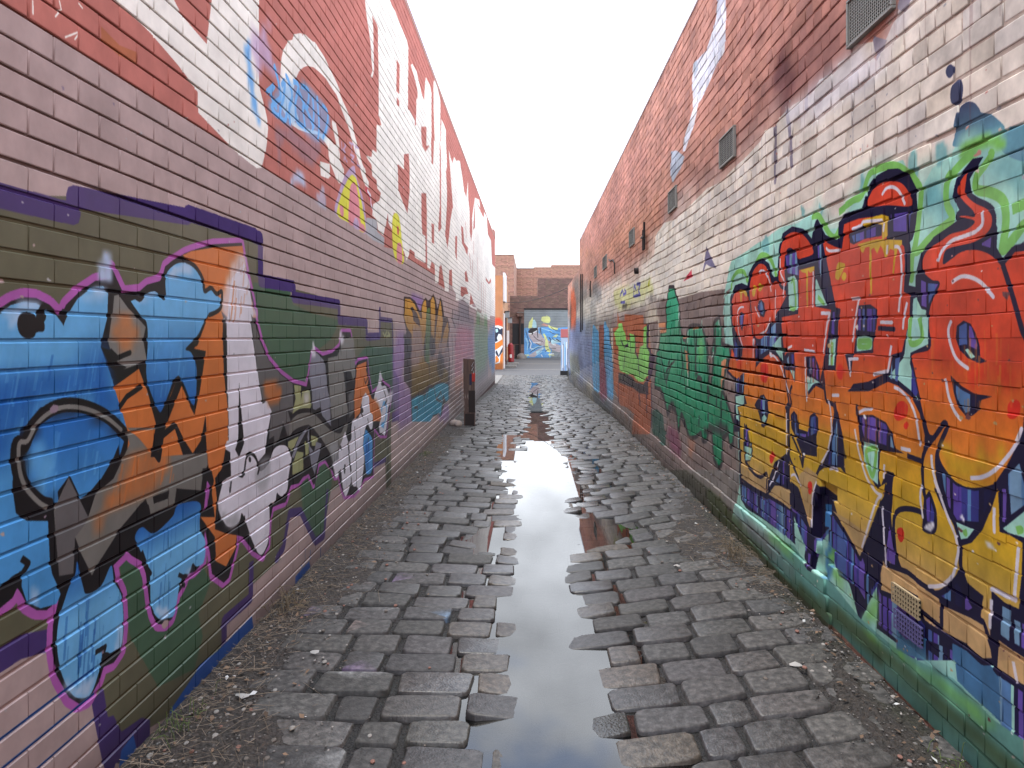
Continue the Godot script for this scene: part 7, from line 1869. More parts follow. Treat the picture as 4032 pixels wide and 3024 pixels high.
func build_debris() -> void:
	var mat := stone(Color.WHITE, 0.85)
	# gravel and chips
	var pebble := SphereMesh.new()
	pebble.radius = 0.5
	pebble.height = 1.0
	pebble.radial_segments = 6
	pebble.rings = 3
	scatter("gravel", pebble, mat, 5200, 301, func():
		var d := 2.0 + pow(rng.randf(), 1.8) * 14.0
		var side := -1 if rng.randf() < 0.66 else 1
		var off := absf(rng.randfn(0.0, 0.55)) * soil_edge(side, d) + 0.02
		var x := LX + off if side < 0 else RX - off
		var s := rng.randf_range(0.004, 0.011) * (2.0 if rng.randf() < 0.06 else 1.0)
		var tone := rng.randf_range(0.06, 0.22) * (2.0 if rng.randf() < 0.08 else 1.0)
		var b := Basis.from_euler(Vector3(rng.randf() * 6.0, rng.randf() * 6.0, rng.randf() * 6.0)).scaled(Vector3(s, s * 0.6, s * 1.2))
		return [Transform3D(b, Vector3(x, ground(x, d) + 0.004 + rng.randf_range(-0.004, 0.004), -d)), Color(tone, tone * 0.92, tone * 0.84)])
	scatter("brick_crumbs", pebble, mat, 420, 305, func():
		var d := 2.2 + pow(rng.randf(), 1.6) * 9.0
		var side := -1 if rng.randf() < 0.7 else 1
		var off := absf(rng.randfn(0.0, 0.8)) * soil_edge(side, d) + 0.02
		var x := LX + off if side < 0 else RX - off
		var s := rng.randf_range(0.010, 0.026)
		var b := Basis.from_euler(Vector3(rng.randf() * 6.0, rng.randf() * 6.0, rng.randf() * 6.0)).scaled(Vector3(s, s * 0.6, s * 1.3))
		var c: Color = [Color(0.24, 0.12, 0.09), Color(0.30, 0.28, 0.25), Color(0.14, 0.12, 0.10)][rng.randi() % 3]
		return [Transform3D(b, Vector3(x, ground(x, d) + 0.004, -d)), c])
	# dry twigs and stalks
	var twig := CylinderMesh.new()
	twig.top_radius = 0.4
	twig.bottom_radius = 0.5
	twig.height = 1.0
	twig.radial_segments = 5
	twig.rings = 0
	scatter("dry_twigs", twig, mat, 2600, 302, func():
		var d := 2.3 + pow(rng.randf(), 1.4) * 9.0
		var side := -1 if rng.randf() < 0.82 else 1
		if side > 0:
			d = rng.randfn(5.3, 0.5)
		var off := absf(rng.randfn(0.0, 0.45)) * soil_edge(side, d) + 0.015
		var x := LX + off if side < 0 else RX - off
		var len := rng.randf_range(0.03, 0.11) * (1.9 if rng.randf() < 0.08 else 1.0)
		var r := rng.randf_range(0.0010, 0.0026)
		var b := Basis.from_euler(Vector3(PI / 2.0 + rng.randf_range(-0.25, 0.25), rng.randf() * TAU, 0.0)) * Basis.from_scale(Vector3(r, len, r))
		var tone := rng.randf_range(0.12, 0.36)
		return [Transform3D(b, Vector3(x, ground(x, d) + 0.012 + rng.randf() * 0.012, -d)), Color(tone, tone * 0.78, tone * 0.56)])
	# fallen leaves and scraps of litter
	var leaf := ArrayMesh.new()
	var la := Acc.new()
	var ids := []
	for p in [[-0.5, 0.0, 0.0], [-0.15, 0.08, 0.28], [0.5, -0.02, 0.05], [-0.1, 0.05, -0.25]]:
		ids.append(la.vert(Vector3(p[0], p[1], p[2]), Vector3.UP, Vector2(p[0], p[2]), Color.WHITE))
	la.tri(ids[0], ids[1], ids[2])
	la.tri(ids[0], ids[2], ids[3])
	la.add_to(leaf, mat)
	scatter("fallen_leaves", leaf, mat, 900, 303, func():
		var d := 2.3 + pow(rng.randf(), 1.5) * 10.0
		var side := -1 if rng.randf() < 0.65 else 1
		var off := absf(rng.randfn(0.0, 0.5)) * soil_edge(side, d) + 0.02
		var x := LX + off if side < 0 else RX - off
		var s := rng.randf_range(0.012, 0.04)
		var b := Basis.from_euler(Vector3(rng.randf_range(-0.5, 0.5), rng.randf() * TAU, rng.randf_range(-0.5, 0.5))).scaled(Vector3(s, s, s))
		var tone := rng.randf_range(0.05, 0.2)
		var c := Color(tone * 1.25, tone * 0.8, tone * 0.5)
		if rng.randf() < 0.05:
			c = Color(0.6, 0.6, 0.58)
		return [Transform3D(b, Vector3(x, ground(x, d) + 0.014, -d)), c])
	# single scraps of paper
	for sc in [[1.02, 5.05, 0.05, "small white paper scrap lying on the dark soil right of the puddle"], [1.28, 3.48, 0.075, "crumpled pale paper scrap on the outer cobbles by the right wall"], [-1.10, 3.62, 0.06, "crumpled grey-white litter at the left edge of the cobbles"], [-1.28, 3.16, 0.07, "pale torn wrapper among the twigs under the blue paint at left"], [-1.02, 10.4, 0.06, "bright white scrap on the stones beyond the litter, left side"]]:
		rng.seed = int(sc[1] * 1000.0)
		var pa := Acc.new()
		var rim := []
		for k in 9:
			var t := k / 9.0 * TAU
			rim.append(pa.vert(Vector3(cos(t) * sc[2] * rng.randf_range(0.5, 0.8), rng.randf_range(0.004, 0.02), sin(t) * sc[2] * rng.randf_range(0.3, 0.5)), Vector3(cos(t) * 0.6, 1, sin(t) * 0.6).normalized(), Vector2.ZERO, Color.WHITE))
		var hub := pa.vert(Vector3(0, 0.026, 0), Vector3.UP, Vector2.ZERO, Color.WHITE)
		for k in 9:
			pa.tri(hub, rim[k], rim[(k + 1) % 9])
		var scrap := part("paper_scrap", pa, stone(Color(0.66, 0.65, 0.63), 0.8))
		scrap.scale = Vector3.ONE * 0.7
		scrap.position = Vector3(sc[0], ground(sc[0], sc[1]) + 0.004, -sc[1])
		tag(scrap, sc[3], "litter", "scraps of paper on the lane")
	# a few weeds and grass tufts at the wall feet
	var weed := stone(Color.WHITE, 0.7)
	for s in [[-1, 2.95, 0.06], [-1, 9.6, 0.05], [1, 2.55, 0.05], [1, 5.1, 0.12], [-1, 4.2, 0.09]]:
		var side: int = s[0]
		var a := Acc.new()
		var dry: bool = s[1] == 5.1 or s[1] == 4.2
		rng.seed = int(s[1] * 100.0)
		for k in 46 if dry else 30:
			var off := rng.randf_range(0.02, 0.14) + (0.12 if s[1] == 5.1 else 0.0)
			var x := LX + off if side < 0 else RX - off
			var d: float = s[1] + rng.randfn(0.0, 0.09)
			var foot := Vector3(x, ground(x, d) - 0.005, -d)
			var lean := Vector3(rng.randf_range(-0.08, 0.08), 0, rng.randf_range(-0.08, 0.08)) * (1.6 if dry else 0.6)
			var h: float = rng.randf_range(0.4, 1.2) * s[2]
			var tone := rng.randf_range(0.6, 1.2)
			var c := Color(0.20, 0.15, 0.09) * tone if dry else Color(0.10, 0.14, 0.035) * tone
			a.tube([foot, foot + lean * 0.5 + Vector3(0, h, 0), foot + lean * 1.3 + Vector3(0, h * 0.9, 0)], 0.0016, 4, Color(c.r, c.g, c.b))
		var tuft := part("dry_weed" if dry else "grass_tuft", a, weed)
		tuft.set_meta("kind", "stuff")

func build_post() -> void:
	var root := thing("wooden_post", "weathered dark wooden post standing beside the left wall", "post")
	var wood := stone(Color(1, 0.95, 0.93), 0.8)
	var f := FastNoiseLite.new()
	f.seed = 61
	f.frequency = 0.03
	f.fractal_octaves = 5
	var im := Image.create(128, 256, false, Image.FORMAT_RGB8)
	for y in 256:
		for x in 128:
			var v := f.get_noise_2d(x * 4.0, y * 0.35) * 0.5 + 0.5
			var p := smoothstep(0.62, 0.75, f.get_noise_2d(x * 1.2 + 300.0, y * 0.5) * 0.5 + 0.5) * smoothstep(60.0, 150.0, y)
			var c := Color(0.26, 0.21, 0.20).lerp(Color(0.50, 0.42, 0.38), v).lerp(Color(0.70, 0.68, 0.66), p * 0.7)
			im.set_pixel(x, y, c)
	wood.albedo_texture = ImageTexture.create_from_image(im)
	wood.vertex_color_use_as_albedo = false
	var x0 := -1.245
	var x1 := -1.045
	var z := -13.1
	var a := Acc.new()
	var base := ground(-1.14, 13.1) - 0.08
	var top := 1.20
	var ring := []
	for p in [[x0, z + 0.10], [x1, z + 0.09], [x1 - 0.005, z - 0.11], [x0 + 0.01, z - 0.10]]:
		ring.append(p)
	for k in 4:
		var p: Array = ring[k]
		var q: Array = ring[(k + 1) % 4]
		var nn := Vector3((p[0] + q[0]) * 0.5 - (x0 + x1) * 0.5, 0, (p[1] + q[1]) * 0.5 - z).normalized()
		var hp: float = top - 0.015 * k
		var hq: float = top - 0.015 * ((k + 1) % 4)
		a.flat_quad([Vector3(p[0], base, p[1]), Vector3(q[0], base, q[1]), Vector3(q[0] - 0.012, hq, q[1]), Vector3(p[0] - 0.012, hp, p[1])], nn, Color.WHITE, [Vector2(0, 1), Vector2(1, 1), Vector2(1, 0), Vector2(0, 0)])
	a.flat_quad([Vector3(x0 - 0.012, top, z + 0.10), Vector3(x1 - 0.012, top - 0.015, z + 0.09), Vector3(x1 - 0.017, top - 0.03, z - 0.11), Vector3(x0 - 0.002, top - 0.045, z - 0.10)], Vector3.UP)
	part("shaft", a, wood, root)
	var tin := stone(Color(0.16, 0.11, 0.10), 0.6)
	var sheet := Acc.new()
	sheet.soft_box(Vector3(x0 + 0.085, 0.22, z + 0.098), Vector3(x1 + 0.004, 0.62, z + 0.106), 0.002)
	sheet.soft_box(Vector3(x0 + 0.02, -0.10, z + 0.101), Vector3(x1 - 0.01, 0.20, z + 0.109), 0.002)
	part("metal_patch", sheet, tin, root)
	var red := Acc.new()
	red.soft_box(Vector3(x1 - 0.055, 0.78, z + 0.0935), Vector3(x1 + 0.004, 0.94, z + 0.0985), 0.002)
	part("red_sticker", red, stone(Color(0.72, 0.18, 0.14), 0.5), root)
	var blue := Acc.new()
	blue.soft_box(Vector3(x1 - 0.10, 0.72, z + 0.0945), Vector3(x1 - 0.056, 0.92, z + 0.0985), 0.002)
	part("dark_sticker", blue, stone(Color(0.13, 0.13, 0.25), 0.5), root)
	var white := Acc.new()
	white.tube([Vector3(x1 - 0.02, 1.14, z + 0.095), Vector3(x1 - 0.06, 1.06, z + 0.097), Vector3(x1 - 0.025, 1.05, z + 0.097), Vector3(x1 - 0.06, 0.98, z + 0.098), Vector3(x1 - 0.02, 0.97, z + 0.098), Vector3(x1 - 0.03, 0.93, z + 0.098)], 0.006, 5)
	part("white_scrawl", white, stone(Color(0.75, 0.75, 0.78), 0.6), root)
	# stones at its foot
	var rock := stone(Color(0.62, 0.56, 0.52), 0.9)
	for k in 2:
		var c := SphereMesh.new()
		c.radius = 0.5
		c.height = 1.0
		c.radial_segments = 9
		c.rings = 5
		c.material = rock
		var o := mesh_node("rubble_stone", c)
		var px := -1.42 + 0.09 * k
		o.position = Vector3(px, ground(px, 13.0) + 0.04, -12.95 + 0.12 * k)
		o.scale = Vector3(0.18, 0.13, 0.15)
		o.rotation = Vector3(0.3, k * 1.3, 0.2)
		tag(o, ["pale lump of rubble against the left wall beside the wooden post", "smaller pale rubble stone touching the foot of the wooden post"][k], "stone")

# ------------------------------------------------------------------ the far end
func brick_pattern(base: Color, vary: float, joint: Color, sd: int) -> ImageTexture:
	rng.seed = sd
	var im := Image.create(256, 240, false, Image.FORMAT_RGB8)
	im.fill(joint)
	for r in 12:
		for c in 5:
			var v := rng.randf_range(1.0 - vary, 1.0 + vary)
			var col := Color(base.r * v, base.g * v * rng.randf_range(0.96, 1.04), base.b * v)
			var x := c * 64 - (32 if r % 2 else 0)
			im.fill_rect(Rect2i(maxi(x + 2, 0), r * 20 + 2, mini(60, 256 - maxi(x + 2, 0)) if x >= 0 else 30, 16), col)
	return ImageTexture.create_from_image(im)

func brickwork(base: Color, vary: float, joint: Color, sd: int) -> StandardMaterial3D:
	var m := StandardMaterial3D.new()
	m.albedo_texture = brick_pattern(base, vary, joint, sd)
	m.uv1_triplanar = true
	m.uv1_world_triplanar = true
	m.uv1_scale = Vector3(1.04, 0.97, 1.04)
	m.roughness = 0.85
	return m

func slab(parent: Node, called: String, mat: Material, x0: float, x1: float, y0: float, y1: float, d0: float, d1: float, bev := 0.01) -> MeshInstance3D:
	var a := Acc.new()
	a.soft_box(Vector3(x0, y0, -d1), Vector3(x1, y1, -d0), bev)
	return part(called, a, mat, parent)

func build_far_end() -> void:
	var concrete := stone(Color(0.52, 0.50, 0.48), 0.85)
	concrete.albedo_texture = grained(0.03, 0.7, 1.0, 71)
	concrete.uv1_triplanar = true
	concrete.uv1_world_triplanar = true
	var asphalt := stone(Color(0.34, 0.335, 0.34), 0.8)
	asphalt.albedo_texture = grained(0.08, 0.6, 1.0, 72)
	asphalt.uv1_triplanar = true
	asphalt.uv1_world_triplanar = true
	# cross street
	var a := Acc.new()
	var d := 35.9
	while d < 52.0:
		var e := minf(d + 0.7, 52.0)
		a.flat_quad([Vector3(-30, slope(d) - 0.004, -d), Vector3(30, slope(d) - 0.004, -d), Vector3(30, slope(e) - 0.004, -e), Vector3(-30, slope(e) - 0.004, -e)], Vector3.UP)
		d = e
	part("cross_street", a, asphalt, self, "structure")
	var apron := Acc.new()
	d = 29.5
	while d < 35.8:
		var e := d + 0.7
		apron.flat_quad([Vector3(-12.0, slope(d) + 0.01, -d), Vector3(LX + 0.06, slope(d) + 0.01, -d), Vector3(LX + 0.06, slope(e) + 0.01, -e), Vector3(-12.0, slope(e) + 0.01, -e)], Vector3.UP)
		d = e
	part("concrete_apron", apron, concrete, self, "structure")
	for s in [[42.0, 42.25, 2.6], [46.6, 46.85, 2.6]]:
		var o := slab(self, "concrete_kerb", concrete, -1.3 if s[0] > 43.0 else -1.6, 9.0, slope(s[0]) - 0.2, slope(s[0]) + 0.012, s[0], s[1])
		o.set_meta("kind", "structure")
	# brick building with the roller door
	var brown := brickwork(Color(0.42, 0.32, 0.29), 0.14, Color(0.36, 0.29, 0.26), 81)
	var tan_ := brickwork(Color(0.62, 0.45, 0.38), 0.14, Color(0.62, 0.52, 0.46), 82)
	var g := thing("garage_building", "brown brick garage with a grey roller door across the lane's end", "building")
	slab(g, "side_wall", brown, -1.63, -0.60, -0.3, 3.66, 52.0, 56.0)
	slab(g, "lintel_wall", brown, -1.63, 12.0, 3.662, 4.56, 52.0, 56.0)
	slab(g, "parapet", brown, 0.40, 12.0, 4.562, 5.84, 52.0, 56.0)
	slab(g, "side_wall", brown, 3.10, 12.0, -0.3, 3.66, 52.0, 56.0)
	var painted := stone(Color(0.075, 0.08, 0.10), 0.7)
	var patch := slab(g, "painted_patch", painted, -1.45, -0.62, 1.05, 2.55, 51.975, 51.996, 0.004)
	slab(patch, "paint_patch", painted, -1.25, -0.95, -0.02, 1.0, 51.98, 51.996, 0.004)
	slab(g, "rain_hopper", brown, -1.10, -0.66, 3.05, 3.32, 51.7, 51.97)
	slab(g, "hopper_rim", concrete, -1.14, -0.62, 3.322, 3.36, 51.66, 51.99)
	var dp := Acc.new()
	dp.tube([Vector3(-0.9, 3.05, -51.88), Vector3(-0.9, 0.0, -51.88)], 0.07, 8)
	part("downpipe", dp, stone(Color(0.16, 0.09, 0.08), 0.7), g)
	# roller door: ribbed sheet with sprayed figure
	var w := Wall.new()
	w.panel(-0.7, 3.3, 64, 64, -0.1, 3.8)
	w.panels[0].to = 99.0
	w.rect(DOORG, -3, 6, -1, 6)
	w.fill(DBLU2, [-.596, 2.19, -.302, 2.264, -.192, 2.043, .542, 2.3, 1.203, 2.3, 1.791, 2.19, 2.085, 2.264, 2.562, 2.3, 2.562, 1.529, 2.379, .024, -.596, .024])
	w.fill(DOORG, [1.424, .795, 2.085, .978, 2.379, .024, 1.35, .024])
	w.fill(MAUV3, [-.302, 1.786, .249, 1.97, .689, 1.713, .763, 1.529, 1.35, 1.235, 2.048, .942, 2.011, .428, 1.424, .611, 1.203, .868, .763, .868, .359, 1.015, .065, 1.162, -.229, 1.529])
	w.fill(YELP, [-.302, 2.19, -.247, 2.631, .028, 3.035, .065, 2.778, .01, 2.447, -.008, 2.264])
	w.fill(PALT, [-.027, 2.3, .047, 2.778, .138, 2.851, .285, 2.631, .322, 2.264, .138, 2.227])
	w.fill(BLK, [-.321, 1.97, -.119, 2.19, .322, 2.245, .377, 2.043, .175, 1.933, -.008, 1.713, -.229, 1.86])
	w.fill(WHT, [.028, 1.896, .359, 2.08, .322, 1.97, .065, 1.823])
	w.fill(WHT, [-.302, 1.823, -.082, 1.86, -.008, 1.786, -.266, 1.768])
	w.sfill(YELP, [.653, 2.778, .726, 3.035, .983, 3.072, 1.24, 3.035, 1.314, 2.778, 1.203, 2.594, .91, 2.631])
	w.fill(YELP, [1.13, 2.484, 1.35, 2.337, 1.864, 2.19, 1.828, 2.08, 1.424, 2.117, 1.203, 2.264])
	w.fill(PINKD, [.616, 2.447, .836, 2.557, 1.13, 2.447, 1.13, 2.337])
	w.fill(YELP, [.763, 1.786, .873, 1.823, 1.057, 1.529, 1.13, 1.235, 1.203, .795, 1.35, .574, 1.314, .464, 1.057, .501, .91, .795, .946, 1.309])
	w.fill(YELP, [1.497, 1.603, 1.791, 1.786, 1.864, 1.676, 1.718, 1.529])
	w.fill(PALT, [1.314, 1.346, 1.791, 1.419, 2.048, 1.309, 2.011, 1.162, 1.424, 1.052])
	w.fill(MAUV3, [-.266, .244, .249, .574, .763, .868, .873, .721, .359, .354, .175, .097, -.192, .097])
	w.fill(PALT, [.249, .501, .763, .795, .836, .721, .322, .317])
	w.line(WHT, 0.06, [-.229, 1.382, -.082, 1.125, -.155, .758, .065, .685])
	w.line(WHT, 0.06, [.395, 2.3, .432, 1.529])
	w.line(WHT, 0.06, [.542, 2.3, .616, 1.786])
	w.line(WHT, 0.06, [.653, .281, .726, .134])
	w.line(WHT, 0.06, [1.203, .317, 1.534, .354])
	w.line(WHT, 0.06, [.616, 1.162, .065, 1.162])
	w.line(WHT, 0.06, [1.718, .978, 1.497, 1.015])
	w.line(BLK, 0.06, [.359, 2.3, .414, 1.529])
	w.line(BLK, 0.06, [.561, 2.264, .634, 1.786])
	w.line(BLK, 0.06, [1.203, 1.529, 1.35, 1.382, 1.277, 1.162])
	w.line(BLK, 0.06, [1.718, 1.419, 2.048, 1.235])
	w.line(YELP, 0.05, [-.523, .281, -.266, .207])
	w.line(YELP, 0.05, [-.449, .06, -.302, .317])
	w.line(YELP, 0.05, [1.13, .281, 1.571, .244])
	w.line(YELP, 0.05, [1.24, .428, 1.277, .097])
	w.line(YELP, 0.05, [.689, 3.035, .836, 2.631])
	w.line(YELP, 0.05, [1.057, 3.145, 1.057, 2.631])
	w.streaks(BLK, 0.7, 26, 0.6, 501, [-.596, 2.264, 2.452, 2.3, 2.452, .06, -.596, .06])
	w.streaks(PALT, 0.8, 30, -0.8, 502, [-.596, 2.19, 2.452, 2.264, 2.452, .06, -.596, .06])
	w.streaks(YELP, 0.8, 20, 0.9, 503, [-.486, 3.072, 1.938, 3.072, 1.938, .097, -.486, .097])
	w.streaks(MAUV3, 0.8, 26, -1.2, 504, [-.302, 1.896, 2.085, 1.896, 2.085, .097, -.302, .097])
	w.sline(BLK, 0.035, [-.486, 2.043, -.339, 1.529, -.192, 1.162, -.266, .795])
	w.sline(BLK, 0.035, [.065, 1.676, .359, 1.382, .763, 1.235])
	w.sline(BLK, 0.035, [.249, 1.125, .616, .942, 1.13, .868])
	w.sline(BLK, 0.035, [1.35, 2.264, 1.718, 2.043, 2.085, 2.007])
	w.sline(BLK, 0.035, [1.203, 2.043, 1.497, 1.823, 1.938, 1.786])
	w.sline(BLK, 0.035, [.91, .501, 1.203, .685, 1.718, .721])
	w.sline(BLK, 0.035, [-.192, .428, .249, .721, .689, .942])
	w.sline(BLK, 0.035, [1.424, 1.529, 1.644, 1.309, 2.011, 1.235])
	w.sline(PALT, 0.05, [-.486, 1.529, -.339, 1.125, -.376, .611])
	w.sline(PALT, 0.05, [.689, 2.19, 1.203, 2.043, 1.424, 1.933])
	w.sline(PALT, 0.05, [1.497, 1.125, 1.938, 1.199])
	w.sline(PALT, 0.05, [-.119, .611, .322, .831, .799, .942])
	w.sline(PALT, 0.05, [.249, .207, .689, .501])
	w.sline(PALT, 0.05, [1.644, 1.713, 2.011, 1.603])
	w.finish(91, 0.12)
	var q: Dictionary = w.panels[0]
	var dm := StandardMaterial3D.new()
	dm.albedo_texture = q.tex
	dm.roughness = 0.5
	var door := Acc.new()
	var ribs := 31
	for r in ribs:
		var y0 := 3.66 * r / ribs
		var y1 := 3.66 * (r + 1) / ribs
		var cut := lerpf(y0, y1, 0.70)
		for seg in [[y0, 52.05, cut, 52.06, 0.1], [cut, 52.06, lerpf(y0, y1, 0.82), 52.13, 0.9], [lerpf(y0, y1, 0.82), 52.13, y1, 52.05, -0.9]]:
			var nn := Vector3(0, seg[4], 1).normalized()
			var uv := []
			for c in [[-0.6, seg[0]], [3.1, seg[0]], [3.1, seg[2]], [-0.6, seg[2]]]:
				uv.append(Vector2((c[0] - q.d0) / (q.d1 - q.d0), (q.y1 - c[1]) / (q.y1 - q.y0)))
			door.flat_quad([Vector3(-0.6, seg[0], -seg[1]), Vector3(3.1, seg[0], -seg[1]), Vector3(3.1, seg[2], -seg[3]), Vector3(-0.6, seg[2], -seg[3])], nn, Color.WHITE, uv)
	var rd := part("roller_door", door, dm, g)
	tag(rd, "ribbed grey roller door sprayed with a masked figure on blue", "")
	slab(rd, "bottom_rail", stone(Color(0.4, 0.4, 0.4), 0.5), -0.6, 3.1, -0.02, 0.045, 52.03, 52.055)
	slab(rd, "door_hood", stone(Color(0.12, 0.10, 0.10), 0.7), -0.6, 3.1, 3.57, 3.655, 51.98, 52.05)
	# taller building behind
	var back := thing("pink_brick_building", "pinkish brick building with a stepped top rising behind the garage", "building")
	slab(back, "wall_bay", tan_, -1.9, 0.12, 0.0, 8.09, 68.2, 74.0)
	slab(back, "wall_bay", tan_, 0.122, 1.80, 0.0, 8.23, 68.19, 74.0)
	slab(back, "wall_bay", tan_, 1.802, 16.0, 0.0, 8.44, 68.18, 74.0)
	slab(back, "roof_flashing", stone(Color(0.8, 0.8, 0.8), 0.5), -1.9, 0.12, 8.092, 8.15, 68.1, 68.4)
	var tower := thing("brick_tower", "plain brick tower block at the lane's end, left of the garage", "building")
	slab(tower, "tower_wall", tan_, -6.5, -1.48, -0.4, 8.08, 57.0, 68.0)
	slab(tower, "coping", stone(Color(0.36, 0.28, 0.25), 0.8), -6.52, -1.47, 8.082, 8.13, 56.98, 68.0)
	# orange-painted building on the left corner
	var ow := Wall.new()
	ow.panel(-2.4, -1.6, 120, 80, -0.5, 5.3)
	ow.panels[0].to = 99.0
	w = ow
	w.rect(ORBR, -6, 6, -1, 8)
	w.soft(REDO2, 0.9, 0.15, [-2.232, 2.61, -2.015, 2.691, -1.717, 2.475, -1.717, 2.258, -2.232, 2.312])
	w.fill(WHT, [-2.259, 2.231, -2.015, 2.258, -1.717, 2.149, -1.717, 1.878, -1.853, 1.716, -1.772, 1.445, -2.07, 1.255, -2.259, 1.174])
	w.fill(NAV2, [-2.259, 2.149, -2.015, 2.122, -1.907, 2.014, -1.799, 2.095, -1.717, 2.041, -1.717, 1.526, -1.826, 1.716, -1.988, 1.77, -2.097, 1.526, -2.043, 1.337, -2.259, 1.255])
	w.fill(PALT, [-2.178, 2.041, -2.043, 2.068, -2.015, 1.878, -2.151, 1.824])
	w.fill(ORG2, [-2.259, 1.201, -2.015, 1.255, -1.772, 1.445, -1.717, 1.12, -1.934, .93, -2.178, .767, -2.259, .822])
	w.fill(WHT, [-2.259, .795, -2.097, .849, -1.772, 1.093, -1.717, .903, -1.799, .632, -1.88, .524, -1.907, .063, -2.178, -.018, -2.259, .036])
	w.fill(NAV2, [-2.178, .686, -2.097, .795, -1.988, .469, -1.853, .795, -1.745, .984, -1.745, .74, -1.853, .578, -1.934, .469, -1.988, .388, -2.124, .524])
	w.fill(ORG2, [-2.178, .415, -2.097, .496, -1.961, .253, -1.988, .117, -2.178, .036])
	w.fill(ORG2, [-1.88, .524, -1.717, .659, -1.717, -.56, -2.259, -.56, -2.259, -.045, -1.934, -.045])
	ow.finish(95, 0.12)
	var oq: Dictionary = ow.panels[0]
	var om := StandardMaterial3D.new()
	om.albedo_texture = oq.tex
	om.roughness = 0.6
	var corner := thing("orange_painted_building", "light brick corner building sprayed orange, black and white at street level", "building")
	var face := Acc.new()
	var fuv := []
	for c in [[-2.4, -0.45], [-1.75, -0.45], [-1.75, 5.2], [-2.4, 5.2]]:
		fuv.append(Vector2((c[0] - oq.d0) / (oq.d1 - oq.d0), (oq.y1 - c[1]) / (oq.y1 - oq.y0)))
	face.flat_quad([Vector3(-2.4, -0.45, -42.195), Vector3(-1.75, -0.45, -42.195), Vector3(-1.75, 5.2, -42.195), Vector3(-2.4, 5.2, -42.195)], Vector3(0, 0, 1), Color.WHITE, fuv)
	part("sprayed_front", face, om, corner)
	var lightb := brickwork(Color(0.72, 0.52, 0.38), 0.12, Color(0.68, 0.56, 0.46), 83)
	slab(corner, "side_wall", lightb, -6.0, -1.752, -0.45, 5.2, 42.2, 51.6)
	slab(corner, "door_frame", stone(Color(0.86, 0.84, 0.84), 0.6), -1.75, -1.66, -0.36, 3.0, 43.2, 43.4)
	slab(corner, "doorway", stone(Color(0.20, 0.13, 0.10), 0.8), -1.752, -1.72, -0.34, 2.7, 43.4, 44.6)
	slab(corner, "door_post", stone(Color(0.30, 0.16, 0.13), 0.8), -1.75, -1.62, -0.34, 3.2, 44.8, 45.1)
	slab(corner, "white_pipe", stone(Color(0.85, 0.85, 0.86), 0.5), -1.75, -1.58, 0.9, 2.0, 48.5, 48.7)
	slab(corner, "white_board", stone(Color(0.88, 0.88, 0.90), 0.6), -1.748, -1.62, 3.7, 5.4, 42.6, 44.8)
	for k in 2:
		var st := slab(corner, "step", concrete, -1.75, [-0.9, -0.98][k], slope(46.0) - 0.3, slope(46.0) + [0.10, 0.06][k], [46.0, 43.6][k], [47.6, 44.8][k])
		st.name = "step" if k == 0 else "step_001"
	for k in 2:
		var lamp := slab(corner, "flood_lamp", stone(Color(0.55, 0.57, 0.58), 0.45), [-1.70, -1.66][k], [-1.44, -1.36][k], [2.78, 2.5][k], [3.14, 2.82][k], [44.6, 47.6][k], [44.9, 47.9][k])
		slab(lamp, "lamp_hood", stone(Color(0.2, 0.2, 0.22), 0.6), [-1.72, -1.68][k], [-1.42, -1.34][k], [3.145, 2.825][k], [3.2, 2.88][k], [44.55, 47.55][k], [44.92, 47.92][k])
	# red cylinder, bag heap, cable, low end wall
	var cyl := thing("red_cylinder", "red cylinder with a white label standing left of the roller door", "gas cylinder")
	var body := CylinderMesh.new()
	body.top_radius = 0.19
	body.bottom_radius = 0.20
	body.height = 1.12
	body.radial_segments = 20
	body.material = stone(Color(0.50, 0.07, 0.09), 0.45, false)
	var bo := mesh_node("body", body, cyl)
	bo.position = Vector3(0, 0.60, 0)
	var neck := CylinderMesh.new()
	neck.top_radius = 0.09
	neck.bottom_radius = 0.18
	neck.height = 0.12
	neck.material = body.material
	mesh_node("shoulder", neck, cyl).position = Vector3(0, 1.22, 0)
	var foot := CylinderMesh.new()
	foot.top_radius = 0.17
	foot.bottom_radius = 0.17
	foot.height = 0.06
	foot.material = stone(Color(0.05, 0.04, 0.04), 0.7, false)
	mesh_node("foot_ring", foot, cyl).position = Vector3(0, 0.01, 0)
	var label := Acc.new()
	label.soft_box(Vector3(-0.07, 0.30, 0.185), Vector3(0.07, 0.52, 0.205), 0.004)
	part("white_label", label, stone(Color(0.8, 0.78, 0.76), 0.6), cyl)
	cyl.position = Vector3(-1.42, slope(48.0) + 0.0, -48.0)
	cyl.rotation.z = 0.04
	var bag := Acc.new()
	var rings := []
	rng.seed = 401
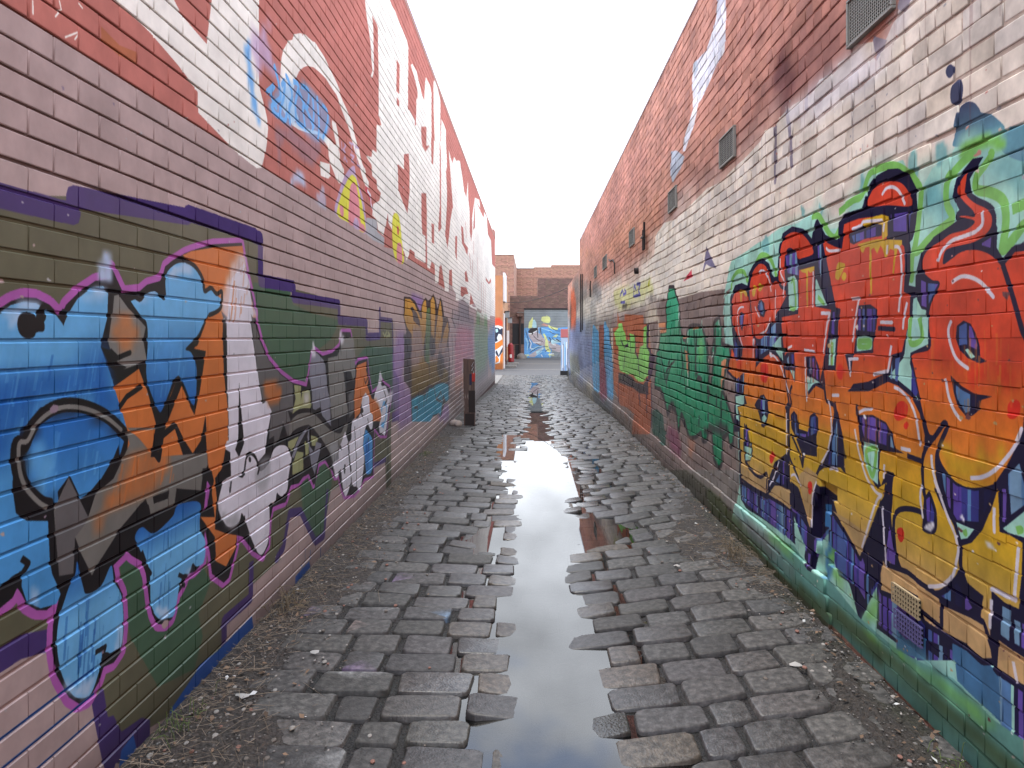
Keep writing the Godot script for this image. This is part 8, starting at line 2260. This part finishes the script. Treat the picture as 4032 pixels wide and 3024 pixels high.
	for r in 6:
		var ids := []
		for s in 14:
			var t := s / 14.0 * TAU
			var rad := 0.36 * sqrt(maxf(0.0, 1.0 - pow(r / 5.2, 2.0))) * (1.0 + rng.randf_range(-0.14, 0.14))
			var p := Vector3(cos(t) * rad, r * 0.085, sin(t) * rad * 0.8)
			ids.append(bag.vert(p, Vector3(cos(t), r * 0.25, sin(t)).normalized(), Vector2(s, r), Color(1, 1, 1)))
		rings.append(ids)
	for r in 5:
		for s in 14:
			bag.quad(rings[r][s], rings[r][(s + 1) % 14], rings[r + 1][(s + 1) % 14], rings[r + 1][s])
	var bg := part("rubbish_bag", bag, stone(Color(0.40, 0.37, 0.35), 0.6))
	bg.position = Vector3(-0.78, slope(51.2), -51.3)
	tag(bg, "grey rubbish bag slumped at the left foot of the roller door", "bag")
	var cable := Acc.new()
	var path := []
	for k in 9:
		var t := k / 8.0
		path.append(Vector3(lerpf(-1.70, RX + 0.1, t), lerpf(3.75, 3.9, t) - 0.25 * 4.0 * t * (1.0 - t), lerpf(-44.9, -32.8, t)))
	cable.tube(path, 0.014, 5)
	var cb := part("overhead_cable", cable, stone(Color(0.08, 0.07, 0.07), 0.7))
	tag(cb, "thin dark cable slung across the lane's far end", "cable")
	var endw := thing("painted_end_wall", "low end wall splashed pink, white and blue where the lane opens", "wall")
	slab(endw, "wall_body", stone(Color(0.62, 0.68, 0.76), 0.6), 1.45, 1.98, -0.36, 1.55, 36.0, 36.4)
	slab(endw, "pink_cap", stone(Color(0.66, 0.36, 0.36), 0.6), 1.44, 1.99, 1.552, 1.98, 35.98, 36.42)
	var drip := stone(Color.WHITE, 0.6)
	rng.seed = 402
	for k in 12:
		var x := 1.47 + k * 0.045
		var col: Color = [Color(0.12, 0.3, 0.6), Color(0.82, 0.84, 0.86), Color(0.14, 0.12, 0.2), Color(0.35, 0.6, 0.75)][k % 4]
		var dr := Acc.new()
		dr.soft_box(Vector3(x, rng.randf_range(-0.34, 0.2), -35.998), Vector3(x + rng.randf_range(0.02, 0.04), rng.randf_range(0.9, 1.54), -35.985), 0.003, col)
		part("paint_run", dr, drip, endw)
	slab(endw, "dark_foot", stone(Color(0.06, 0.05, 0.06), 0.8), 1.40, 2.0, -0.37, -0.12, 35.93, 35.97)
